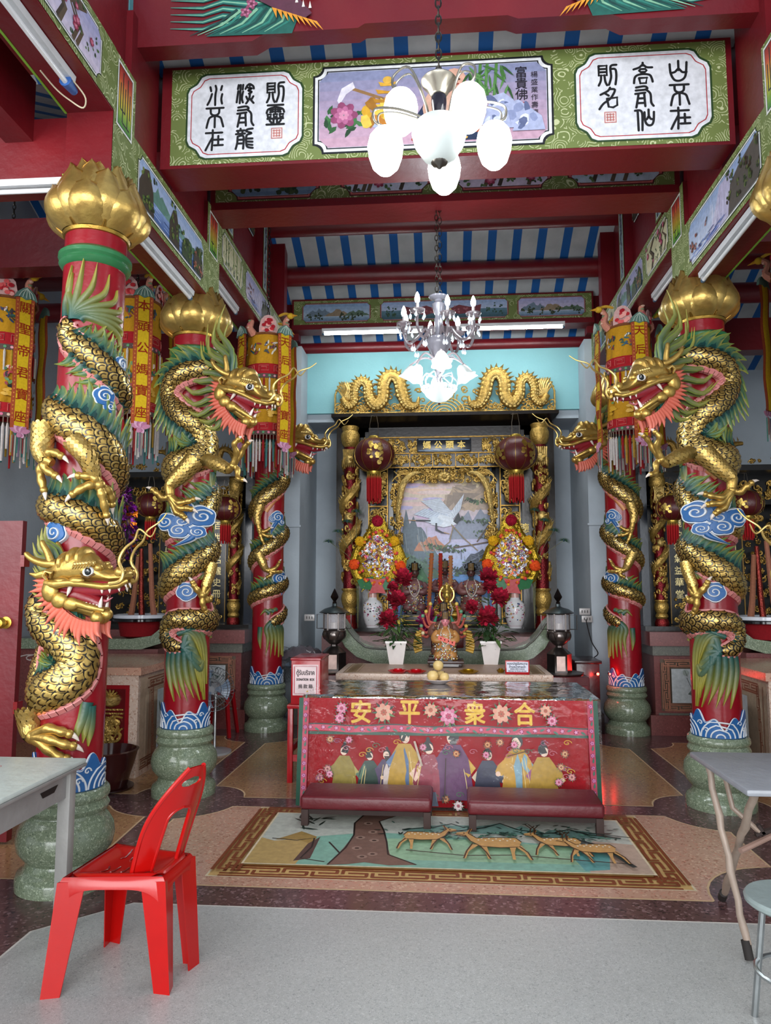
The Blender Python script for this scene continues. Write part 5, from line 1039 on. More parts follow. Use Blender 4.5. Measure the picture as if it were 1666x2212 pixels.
m = MB(); m.X = Matrix.Translation(o); q = at(1648, 1798, 3.3); m.tube([q + Vector((-.02, 0, .03)), q + Vector((.02, 0, -.03))], .012, 6, H('2c211e')); m.tube([q + Vector((-.03, 0, -.01)), q + Vector((.04, 0, .012))], .012, 6, H('2c211e')); m.build('tape_binding', 'matte', t)
# round stool half out of frame below it
c = fl(1618, 1945, .44) + Vector((.165, .02, 0)); t = thing('round_stool', 'round grey topped stool cut off by the right edge below the folding table', 'stool', (c.x, c.y, 0))
m = MB(); m.lathe([(0, .415), (.15, .415), (.163, .425), (.165, .437), (.158, .446), (0, .448)], 32, col=H('8d9a98')); m.build('seat', 'satin', t)
for k in range(4): a = radians(45 + 90 * k); m = MB(); m.tube([(.11 * cos(a), .11 * sin(a), .415), (.16 * cos(a), .16 * sin(a), 0)], .012, 8, H('a8adae')); m.build('leg', 'metal', t)
m = MB(); m.tube([(.137 * cos(a), .137 * sin(a), .2) for a in [2 * pi * i / 24 for i in range(25)]], .008, 6, H('a8adae')); m.build('foot_ring', 'metal', t)
# ================================================================== offering table, its cloth and plastic sheet
TX0, TX1, TY0, TY1, TZ = -.945, 1.02, 5.24, 6.03, .745
t = thing('offering_table', 'long grey topped offering table in the middle of the hall under the red cloth', 'table', ((TX0 + TX1) / 2, 5.6, 0)); o = -Vector(((TX0 + TX1) / 2, 5.6, 0))
m = MB(); m.X = Matrix.Translation(o); m.rbox(((TX0 + TX1) / 2, (TY0 + TY1) / 2, TZ - .016), (TX1 - TX0 + .03, TY1 - TY0 + .02, .03), H('ccd4d8'), .005); m.build('table_top', 'ceramic', t)
m = MB(); m.X = Matrix.Translation(o); m.box(TX0 + .04, TX1 - .04, TY0 + .08, TY1 - .05, .60, TZ - .031, H('6c1416')); m.build('apron', 'gloss', t)
for x in (TX0 + .07, TX1 - .07):
    for y in (TY0 + .12, TY1 - .09): m = MB(); m.X = Matrix.Translation(o); m.rbox((x, y, .3), (.08, .08, .6), H('6c1416'), .006); m.build('leg', 'gloss', t)
m = MB(); m.X = Matrix.Translation(o); m.box(TX0 + .07, TX1 - .07, TY1 - .1, TY1 - .07, .12, .2, H('6c1416')); m.build('rail', 'gloss', t)
WC = 2.03; CX0 = -.985
def drape(u, v, k=0):
    """u across 0..WC, v height; gentle folds"""
    g = 1 - .8 * min(1, max(0, v - .3) / .2); f = (.008 * sin(u * 17 + .6 * sin(v * 5)) + .004 * sin(u * 33 + 2 * v)) * g; y = 5.205 - .03 * (1 - v / .74) - f
    sp = 1 + .012 * (1 - v / .74); return Vector((.0175 + (CX0 + u - .03) * sp + .0, y - k, max(v, .012)))
cl = thing('altar_cloth', 'red satin altar cloth embroidered with golden characters and robed immortals on the offering table front', 'tablecloth', (0, 5.2, 0)); oc = Matrix.Translation((0, -5.2, 0))
m = MB(); m.X = oc; m.grid(lambda a, b2: drape(WC * a, .742 - .725 * b2, 0), 110, 40, H('90141c')); m.grid(lambda a, b2: drape(WC * a, .742 - .725 * b2, -.004), 110, 40, H('90141c')); lower = m.build('cloth', 'cloth', cl)
m = MB(); m.X = oc; m.grid(lambda a, b2: drape(WC * a, .742 - .255 * b2, .007), 110, 14, H('98161f')); val = m.build('valance', 'cloth', cl)
P = Paint(lambda u, v, k=0: oc @ drape(u, v, .012 + k), step=.00006, seed=5)
def bandx(v0, v1, col, wav=0, lo=.0, hi=WC):
    n = 60
    P.k += P.st
    for i in range(n):
        a, b2 = lo + (hi - lo) * i / n, lo + (hi - lo) * (i + 1) / n; w = lambda x: wav * sin(x * 12)
        P.poly([(a, v0 + w(a)), (b2, v0 + w(b2)), (b2, v1 + w(b2)), (a, v1 + w(a))], H(col), True)
def bandy(u0, u1, v0, v1, col):
    n = 14; P.k += P.st
    for i in range(n): a, b2 = v0 + (v1 - v0) * i / n, v0 + (v1 - v0) * (i + 1) / n; P.poly([(u0, a), (u1, a), (u1, b2), (u0, b2)], H(col), True)
bandx(.487, .507, '1f4a3a'); bandx(.507, .552, 'b84058', .006); bandx(.548, .557, '2c3a34', .006)
for i in range(22): P.flower(.08 + i * .09, .53 + .006 * sin(12 * (.08 + i * .09)), .016, ['8c2c58', 'd08ab0', 'c890a8'], 5); P.leaf(.11 + i * .09, .53, .04, .016, .4 if i % 2 else -.5, '3f6a5c')
for u0, u1, cc in ((0, .03, '1f4a3a'), (WC - .03, WC, '1f4a3a'), (.03, .07, 'b04458'), (WC - .07, WC - .03, 'b04458')): bandy(u0, u1, .02, .735, cc)
for i in range(9):
    for u in (.05, WC - .05): P.flower(u, .06 + i * .08, .016, ['8c3c6c', 'd08ab0'], 5); P.leaf(u, .09 + i * .08, .035, .014, 1.4, '3f6a5c')
def spray(u, v, s, c):
    for i in range(12): P.leaf(u, v, s * 1.5, s * .34, 2 * pi * i / 12 + .2 * P.r.random(), P.r.choice(['3f5c44', '5c7a50', '2c4438']))
    P.flower(u, v, s, c)
PK = ['c4708c', 'd094a8', 'a84060']
for u, v, s in ((.59, .645, .058), (1.03, .625, .055), (.91, .665, .042), (1.385, .645, .058), (.3, .67, .036), (.29, .605, .032), (1.68, .67, .036), (1.72, .605, .032)): spray(u, v, s, PK if P.r.random() < .6 else ['d0907c', 'c89c84', 'a85a48'])
for ch, u in (('安', .43), ('平', .765), ('衆', 1.21), ('合', 1.545)): write(P.mb, lambda a, b2, k=0: oc @ drape(a, b2, .0185), ch, u, .643, .15, 'd0a428', 0, .004, fitw=.135, fith=.15)
P.mb.build('border_embroidery', 'pict', val)
P = Paint(lambda u, v, k=0: oc @ drape(u, v, .0045 + k), step=.00006, seed=8)
def robed(u, v, h, robe, acc, hair='1a1618', dirn=1, beard=False):
    T = lambda L: [(u + dirn * a * h, v + b2 * h) for a, b2 in L] if dirn > 0 else [(u + dirn * a * h, v + b2 * h) for a, b2 in L][::-1]
    P.poly(T([(-.28, 0), (.26, 0), (.22, .3), (.2, .58), (.1, .72), (-.1, .72), (-.2, .55), (-.24, .3)]), robe); P.poly(T([(-.06, 0), (.08, 0), (.07, .45), (.0, .66), (-.06, .45)]), acc)
    P.poly(T([(.1, .66), (.3, .48), (.36, .34), (.24, .32), (.08, .5)]), robe); P.poly(T([(-.1, .66), (-.3, .42), (-.2, .3), (-.04, .5)]), acc)
    for q in (-.2, -.12, .15): P.line(T([(q, .02), (q * .8, .3), (q * .5, .6)]) if dirn > 0 else T([(q, .02), (q * .8, .3), (q * .5, .6)])[::-1], .004, 'd8c07c')
    P.ell(u + dirn * .3 * h, v + .35 * h, .03 * h + .004, .03 * h + .004, 'd8b49c', 8)
    P.ell(u, v + .84 * h, .085 * h, .1 * h, hair, 12); P.ell(u + dirn * .015 * h, v + .81 * h, .07 * h, .085 * h, 'd8bca8', 12)
    P.line([(u - .03 * h, v + .83 * h), (u + .045 * h, v + .83 * h)], .004, '2a1c1a'); P.ell(u + dirn * .01 * h, v + .765 * h, .012 * h, .006 * h, 'a83c3c', 6)
    if beard: P.poly([(u - .06 * h, v + .79 * h), (u, v + .6 * h), (u + .06 * h, v + .79 * h)], '2a2422')
    P.ell(u - dirn * .0, v + .95 * h, .035 * h, .05 * h, hair, 8)
for u, v, h, r_, a_, d, bd in ((.32, .10, .34, '8c7a34', 'b0a060', -1, 0), (.49, .10, .3, '223a30', '4a6a54', 1, 0), (.61, .11, .3, '4c3c58', 'c9b8b0', -1, 1), (.73, .13, .42, 'b08a34', '5a7090', 1, 0), (.89, .06, .42, '8c3a48', 'd8b4a0', 1, 0), (1.06, .07, .5, '5a3058', 'b8902c', -1, 1), (1.29, .07, .36, '2a2c40', 'c8b49c', 1, 0), (1.49, .09, .44, 'b88c34', '7a9aa8', -1, 0), (1.66, .07, .4, 'a88430', '94507c', 1, 0)): robed(u, v, h, r_, a_, '1a1618', d, bd)
for i in range(64):
    u, v = P.r.uniform(.2, 1.84), P.r.choice([P.r.uniform(.36, .46), P.r.uniform(.36, .46), P.r.uniform(.04, .12), P.r.uniform(.12, .3)])
    if .14 < v < .34 and .28 < u < 1.74: u = P.r.choice([.2, 1.8]) + P.r.uniform(-.05, .05)
    if i % 3 == 0: spray(u, v, .022, P.r.choice([PK, ['b86a78', 'c89880', '8c3c50'], ['a8583c', 'c8a070', '8c4a34']]))
    else:
        q = P.r.choice(['b0606c', 'c0902c', '4a6a50', '8c4a6a']); P.line([(u + .03 * cos(a) * (1 - a / 9), v + .02 * sin(a) * (1 - a / 9)) for a in [j * .6 for j in range(14)]], .005, q)
P.line([(1.01, .35), (1.0, .1), (.985, .06)], .006, '3a2a24'); P.line([(.8, .46), (.85, .3)], .014, 'b0a090'); P.poly([(.86, .04), (.96, .04), (.94, .13), (.87, .13)], '3a4458'); P.line([(1.42, .37), (1.6, .42)], .006, '5a3a2a')
for i in range(10): P.line([(.86 + .01 * i, .04), (.87 + .008 * i, .13)], .002, '8c94a8')
spray(1.09, .045, .03, ['d8c0c4', 'e8dcd8', 'b06070']); P.mb.build('figure_embroidery', 'pict', lower)
sh = MB(); 
def sheet(a, b2):
    if b2 < .35: v = b2 / .35; return Vector((TX0 - .03 + (TX1 - TX0 + .06) * a, TY1 + .01 - (TY1 - TY0 + .07) * v, TZ + .003 + .002 * sin(a * 30) * sin(v * 9)))
    v = (b2 - .35) / .65; return Vector((TX0 - .035 + (TX1 - TX0 + .07) * a, 5.172 - .02 * v + .008 * sin(a * 19 + v * 3) * v, TZ - .0 - .66 * v))
sh.grid(sheet, 90, 50); tag(sh.build('plastic_sheet', 'film'), 'clear plastic sheet covering the offering table top and embroidered front', 'table cover')
# fruit
c = fl(948, 1478, TZ) ; c.z = TZ + .006
t = thing('fruit_plate', 'white china plate of yellow pears on the offering table', 'plate', c); m = MB(); m.lathe([(0, .0), (.055, 0), (.07, .008), (.105, .026), (.125, .034), (.122, .037), (.1, .03), (.06, .012), (0, .008)], 36, col=H('d8c8c4')); m.build('dish', 'ceramic', t)
def pear(dx, dy, dz, r, lab, tilt):
    p = thing('pear', lab, 'fruit', c + Vector((dx, dy, dz)), tilt, 'pears on the plate'); m = MB(); m.lathe([(0, -r * .92), (r * .4, -r * .86), (r * .8, -r * .55), (r, -.02 * r), (r * .92, .45 * r), (r * .6, .82 * r), (r * .22, .95 * r), (0, .9 * r)], 24, col=H('d6b878')); m.build('flesh', 'satin', p)
    m = MB(); m.tube([(0, 0, r * .88), (.004, 0, r * 1.05), (.012, .002, r * 1.2)], [.003, .0025, .003], 6, H('5a4a2c')); m.build('stem', 'matte', p)
pear(-.046, -.02, .058, .045, 'large yellow pear at the front left of the plate', .3); pear(.044, -.022, .05, .038, 'small yellow pear at the right of the plate', 1.2); pear(-.003, .014, .134, .042, 'yellow pear balanced on top of the others on the plate', 2.2); pear(.012, .062, .054, .04, 'yellow pear half hidden at the back of the plate', 4)
# kneeling benches
def bench(x0, x1, y0, y1, rz, lab):
    cx, cy = (x0 + x1) / 2, (y0 + y1) / 2; t = thing('kneeling_bench', lab, 'bench', (cx, cy, 0), rz, 'kneeling benches'); w, d = x1 - x0, y1 - y0
    m = MB(); m.rbox((0, 0, .155), (w, d, .085), H('5a141d'), .022, seg=3); m.build('padded_seat', 'satin', t)
    m = MB()
    for y in (-d / 2 + .03, d / 2 - .03): m.box(-w / 2 + .05, w / 2 - .05, y - .01, y + .01, .085, .113, H('2c1f1c'))
    m.build('rail', 'matte', t)
    for sx in (-1, 1):
        for sy in (-1, 1): m = MB(); m.rbox((sx * (w / 2 - .03), sy * (d / 2 - .03), .057), (.045, .045, .114), H('3a2a26'), .003); m.build('leg', 'matte', t)
bench(-.9, -.075, 4.72, 5.06, radians(-.6), 'maroon padded kneeling bench at the left foot of the offering table'); bench(.145, .965, 4.68, 5.04, radians(-1.2), 'maroon padded kneeling bench at the right foot of the offering table')
# ================================================================== donation box on its stand
t = thing('donation_box', 'red donation box with a white Thai and Chinese notice left of the offering table', 'donation box', (-1.04, 5.96, .0)); o = Matrix.Translation((1.04, -5.96, 0))
DR = H('9c0f1a'); m = MB(); m.X = o; m.rbox((-1.07, 6.0, .765), (.23, .42, .35), DR, .006); m.build('box', 'gloss', t)
m = MB(); m.X = o; m.rbox((-1.07, 6.0, .935), (.24, .43, .02), H('8c1822'), .004); m.box(-1.12, -1.02, 5.95, 5.965, .945, .947, H('1a0a0a')); m.build('lid', 'gloss', t)
m = MB(); m.X = o; P = Paint(lambda u, v, k=0: o @ Vector((-1.17 + u, 5.788 - k, .66 + v)), m, step=.0003); m.X = None
P.rect(0, 0, .2, .235, 'd8c4c4'); P.rect(.008, .008, .192, .227, 'b05a64'); P.rect(.016, .016, .184, .219, 'd8c4c4')
for i in range(22): P.rect(.009 + i * .0085, .009, .0135 + i * .0085, .0155, 'd8c4c4'); P.rect(.009 + i * .0085, .2195, .0135 + i * .0085, .226, 'd8c4c4')
f2 = lambda u, v, k=0: o @ Vector((-1.17 + u, 5.788 - .004 - k, .66 + v))
write(m, f2, 'ตู้รับบริจาค', .1, .172, .05, '2a2024', .001, .0006, fitw=.14); write(m, f2, 'DONATION  BOX', .1, .122, .026, '2a2024', .001, .0008, fitw=.14); write(m, f2, '捐款箱', .1, .07, .034, '2a2024', .001, .0004, sep=1.4)
P.k = .0035; P.ell(.12, .03, .012, .007, 'c0a040'); P.ell(.135, .03, .006, .008, 'c0a040'); m.build('notice', 'matte', t)
s = thing('box_stand', 'red wooden stand under the donation box', 'stand', (-1.04, 5.96, 0)); 
m = MB(); m.X = o; m.rbox((-1.08, 6.0, .575), (.26, .46, .028), DR, .004); m.build('stand_top', 'gloss', s)
for x in (-1.185, -.975):
    for y in (5.80, 6.2): m = MB(); m.X = o; m.rbox((x, y, .28), (.042, .042, .56), DR, .004); m.build('leg', 'gloss', s)
m = MB(); m.X = o
for z in (.16,): m.box(-1.185, -.975, 5.79, 5.805, z, z + .05, DR); m.box(-1.185, -.975, 6.19, 6.205, z, z + .05, DR); m.box(-1.195, -1.18, 5.8, 6.2, z + .05, z + .1, DR); m.box(-.98, -.965, 5.8, 6.2, z + .05, z + .1, DR)
m.build('stretcher', 'gloss', s)
# ================================================================== carving helpers
def scrollwork(mb, fr, x0, y0, w, h, n, rng, col=GOLD, r=.008, d=.012, mat=0):
    """dense gilt relief: curled stems with knobs and petals filling a rectangle"""
    for i in range(n):
        x, y = x0 + rng.uniform(.06, .94) * w, y0 + rng.uniform(.08, .92) * h; k = rng.choice((1, -1)); s = min(w, h) * rng.uniform(.12, .26); a0 = rng.uniform(0, 6.3); P = []
        for j in range(12):
            t = j / 11; q = s * (1 - .85 * t); a = a0 + k * t * 6.5; P.append(fr(min(max(x + q * cos(a), x0), x0 + w), min(max(y + q * sin(a), y0), y0 + h), d * (.4 + .6 * sin(pi * t))))
        g = rng.uniform(.75, 1.1); c = tuple(q * g for q in col); mb.tube(P, [r * (.7 + .5 * sin(pi * j / 11)) for j in range(12)], 5, c, mat)
        if i % 2 == 0: mb.ball(fr(x, y, d), r * 1.7, c, 8, 5, mat)
        if i % 3 == 0:
            for q in range(5): a = 2 * pi * q / 5 + a0; mb.ball(fr(min(max(x + r * 3 * cos(a), x0), x0 + w), min(max(y + r * 3 * sin(a), y0), y0 + h), d * .8), r * 1.3, c, 6, 4, mat)
def twist_pillar(mb, x, y, z0, z1, r, rng, red=True):
    """gilt pillar with a serpent winding round it"""
    n = 60; mb.lathe([(r * .72, z0), (r * .72, z1)], 18, (x, y, 0), H('6c1218'), 0, cap=False)
    L = z1 - z0; P = []; R = []
    for i in range(n * 2): t = i / (n * 2 - 1); a = t * 2 * pi * 2.6 + 1; P.append((x + r * .68 * sin(a), y - r * .68 * cos(a), z0 + L * (.1 + .78 * t))); R.append(r * (.36 + .26 * sin(pi * t)))
    mb.tube(P, R, 8, GOLD, 0)
    for i in range(0, n * 2 - 4, 2):
        p = Vector(P[i]); o = Vector((p.x - x, p.y - y, 0)).normalized(); mb.tube([p + o * R[i] * .6 + Vector((0, 0, R[i] * .6)), p + o * R[i] * 1.25 + Vector((0, 0, R[i] * 1.35))], [R[i] * .25, .001], 4, GOLD2)
    for i in range(110):
        a = rng.uniform(0, 6.3); z = z0 + rng.uniform(.04, .96) * L; c = Vector((x + r * .86 * sin(a), y - r * .86 * cos(a), z)); k = rng.choice((1, -1)); s = r * rng.uniform(.2, .4)
        Q = []
        for j in range(9): t = j / 8; b2 = a + (s * (1 - .7 * t) * cos(k * t * 6 + a)) / r; Q.append((x + r * .86 * sin(b2), y - r * .86 * cos(b2), z + s * (1 - .7 * t) * sin(k * t * 6 + a) * 1.3))
        mb.tube(Q, r * .13, 5, mixc(GOLD, DGOLD, rng.random() * .6))
    for zc, dr in ((z0 + L * .9, 1), (z0 + L * .5, 1)): mb.ball((x, y - r * .9, zc), (r * .55, r * .4, r * .6), GOLD2, 12, 8); mb.tube([(x, y - r, zc), (x + r * .5, y - r * 1.3, zc + r * .2)], [r * .3, r * .12], 8, GOLD)
    for k in range(7):   # mane ripples near the top
        mb.tube(spl([(x - r * .7 + r * .23 * k, y - r * .75, z1 - L * .02), (x - r * .6 + r * .2 * k, y - r * .95, z1 - L * .08), (x - r * .75 + r * .23 * k, y - r * .9, z1 - L * .15)], 8), [r * .12] * 7 + [.002], 5, GOLD2)
def pot_foot(mb, x, y, z, r, h, col=GOLD): mb.lathe([(r * .7, 0), (r * .95, h * .1), (r * .9, h * .2), (r * .75, h * .28), (r * .95, h * .42), (r * 1.08, h * .6), (r * 1.0, h * .78), (r * .82, h * .88), (r * 1.0, h * .94), (r * 1.0, h)], 24, (x, y, z), col)
# ================================================================== terrazzo altar table behind the offering table
t = thing('terrazzo_altar', 'low cream terrazzo altar slab with key borders behind the offering table', 'altar', (0, 6.9, 0)); o = Matrix.Translation((0, -6.9, 0))
m = MB(); m.X = o; m.rbox((0, 6.92, .722), (1.87, .86, .056), WHITE, .006); m.build('slab', 't_cream', t)
m = MB(); m.X = o; m.box(-.88, .88, 6.52, 7.33, .0, .694); m.build('body', 't_cream', t)
m = MB(); P = Paint(lambda u, v, k=0: o @ Vector((-.93 + u, 6.5 + v, .7505 + k)), m, step=.0002)
P.rect(.05, .05, 1.81, .80, '7a5a3c'); P.rect(.06, .06, 1.80, .79, 'b59a7e'); P.rect(.17, .1, 1.69, .75, '8c6a50'); P.rect(.18, .11, 1.68, .74, 'a98a76')
for i in range(12):
    for u0 in (.075, 1.70):
        P.rect(u0, .08 + i * .058, u0 + .085, .1 + i * .058, '6a4a2c'); P.rect(u0 + (.03 if i % 2 else .0), .1 + i * .058, u0 + .055 + (.03 if i % 2 else 0), .118 + i * .058, '8c6c34')
m.build('key_border', 'pict', t)
# stone pedestal with upturned ends
t = thing('stone_pedestal', 'red and green stone pedestal with upturned ends carrying the main altar', 'pedestal', (0, 8.4, 0)); o = Matrix.Translation((0, -8.4, 0))
m = MB(); m.X = o; m.box(-1.2, 1.2, 7.98, 9.3, 0, .62); m.box(-1.3, 1.3, 7.94, 9.3, .08, .16); m.build('plinth', 'redstone', t)
m = MB(); m.X = o; m.box(-1.34, 1.34, 8.2, 9.35, .62, .96); m.build('upper_plinth', 'redstone', t)
m = MB(); m.X = o
up = [(-1.16, 1.17), (-1.12, 1.19), (-1.06, 1.14), (-.98, 1.02), (-.88, .92), (-.72, .86), (0, .855), (.74, .86), (.9, .92), (1.0, 1.02), (1.08, 1.14), (1.14, 1.19), (1.18, 1.17)]
lo = [(1.14, 1.0), (1.06, .86), (.94, .76), (.74, .69), (0, .685), (-.72, .69), (-.92, .76), (-1.04, .86), (-1.12, 1.0)]
m.prism((up + lo)[::-1], lambda u, v, w=0: Vector((u, 7.98 + .24 - w, v)), .30); m.build('curved_rail', 'granite', t)
m = MB(); m.X = o
m.tube([(a, 7.915, b2 - .012) for a, b2 in spl(up, 50)], .012, 8); m.build('rail_bead', 'greystone', t)
m = MB(); m.X = o; P = Paint(lambda u, v, k=0: Vector((u, 7.975 - k, v)), m, step=.0006)
for c in (-.74, -.3, .34, .78):
    for k in (1, -1):
        P.line([(c + k * (.02 + .17 * (1 - a / 14) * cos(a * .5) * .8 + .05), .56 + .07 * (1 - a / 14) * sin(a * .5 + .4)) for a in range(13)], .014, 'b0847c')
    P.flower(c, .55, .022, ['b0847c', '8c5a54'], 5)
for u0 in (-1.18, .9): keyband(P, (u0, .52), (1, 0), .28, .1, 4, 'a88a7c')
P.rect(-.98, .64, .98, .655, '9c7268'); m.build('scroll_inlay', 'matte', t)
# ================================================================== main altar cabinet
rg = random.Random(21); AX = .03; AY = 8.85
t = thing('altar_cabinet', 'tall black lacquer altar cabinet with gilt dragon pillars framing a crane painting', 'altar', (AX, 9.1, .96)); o = Matrix.Translation((-AX, -9.1, -.96))
BL = H('14110f')
m = MB(); m.X = o
m.box(-1.24, -.9, 8.98, 9.06, 1.0, 3.5, BL); m.box(.96, 1.3, 8.98, 9.06, 1.0, 3.5, BL); m.box(-1.3, 1.36, 9.02, 9.34, .96, 1.02, BL); m.box(-1.22, 1.28, 8.98, 9.04, 3.34, 3.5, BL); m.box(-1.3, -1.24, 8.98, 9.36, .98, 3.5, BL); m.box(1.3, 1.36, 8.98, 9.36, .98, 3.5, BL)
m.box(-1.26, 1.32, 9.26, 9.3, 1.0, 3.5, BL); m.box(-.96, -.6, 9.05, 9.08, 1.0, 3.0, BL); m.box(.66, 1.02, 9.05, 9.08, 1.0, 3.0, BL)
for a, b2 in ((-.94, -.9), (.96, 1.0)): m.box(a, b2, 8.94, 9.0, 1.02, 3.4, BL)
m.build('carcass', 'lacquer', t)
m = MB(); m.X = o; v = []
for z, e, y in ((3.46, .0, 8.96), (3.52, .05, 8.86), (3.56, .09, 8.78), (3.6, .09, 8.78)): v += [(-1.25 - e, y, z), (1.31 + e, y, z), (1.31 + e, 9.3, z), (-1.25 - e, 9.3, z)]
m.add(v, [(i * 4 + j, i * 4 + (j + 1) % 4, i * 4 + 4 + (j + 1) % 4, i * 4 + 4 + j) for i in range(3) for j in range(4)] + [(3, 2, 1, 0), (12, 13, 14, 15)], BL, 0, False); m.build('cornice', 'lacquer', t)
for x in (-1.12, 1.18):
    m = MB(); m.X = o; twist_pillar(m, x, 8.9, 1.46, 3.2, .105, rg); m.lathe([(.07, 3.2), (.1, 3.24), (.115, 3.3), (.115, 3.36), (.095, 3.40), (.11, 3.45), (.1, 3.46)], 24, (x, 8.9, 0), GOLD); pot_foot(m, x, 8.9, 1.16, .095, .32); m.lathe([(.1, 1.0), (.1, 1.06), (.085, 1.08), (.08, 1.16)], 20, (x, 8.9, 0), H('7a1c1c')); m.build('dragon_pillar', 'carve', t)
# rows of openwork panels
fr = lambda u, v, k=0: o @ Vector((u, 8.975 - k, v))
m = MB(); m.X = o; m.box(-.95, 1.01, 8.985, 9.0, 2.96, 3.34, H('2a1c12')); m.build('panel_back', 'lacquer', t)
for (x0, x1) in ((-.94, -.68), (-.66, -.43), (-.41, -.17), (.62, .86), (.88, 1.0), (.5, .6)):
    m = MB(); scrollwork(m, fr, x0, 3.14, x1 - x0, .17, 24, rg, GOLD, .009); m.build('carved_panel', 'carve', t)
for i in range(7):
    x0 = -.95 + .28 * i; m = MB(); scrollwork(m, fr, x0 + .01, 2.98, .26, .13, 24, rg, GOLD, .008)
    for q in range(3): m.ball(fr(x0 + .06 + .07 * q, 3.03, .012), (.014, .012, .03), GOLD2, 8, 6); m.ball(fr(x0 + .06 + .07 * q, 3.07, .014), .011, GOLD2, 8, 6)
    m.build('carved_panel', 'carve', t)
m = MB(); m.X = o
for z in (2.95, 3.125, 3.325): m.box(-.95, 1.01, 8.955, 8.985, z, z + .012, H('8c6a2c'))
for i in range(8): m.box(-.955 + .28 * i, -.945 + .28 * i, 8.955, 8.985, 2.95, 3.13, H('8c6a2c'))
m.build('gilt_rail', 'gold', t)
m = MB(); m.X = o; m.rbox((.03, 8.93, 3.22), (.66, .03, .17), H('1c2026'), .006); m.build('name_board', 'lacquer', t); bdq = bpy.data.objects['name_board']
m = MB(); m.X = None
for q in ((-.31, 3.15, .62, .01), (-.31, 3.285, .62, .01)): m.prism([(q[0], q[1]), (q[0] + q[2], q[1]), (q[0] + q[2], q[1] + q[3]), (q[0], q[1] + q[3])], lambda u, v, k=0: o @ Vector((u + .03, 8.914 - k, v)), .004, H('4a5a6c'))
for i, ch in enumerate('媽公頭本'): write(m, lambda u, v, k=0: o @ Vector((u, 8.912 - k, v)), ch, -.18 + .14 * i, 3.222, .1, 'a08a4c', .003, .003)
m.build('board_lettering', 'gold', bdq)
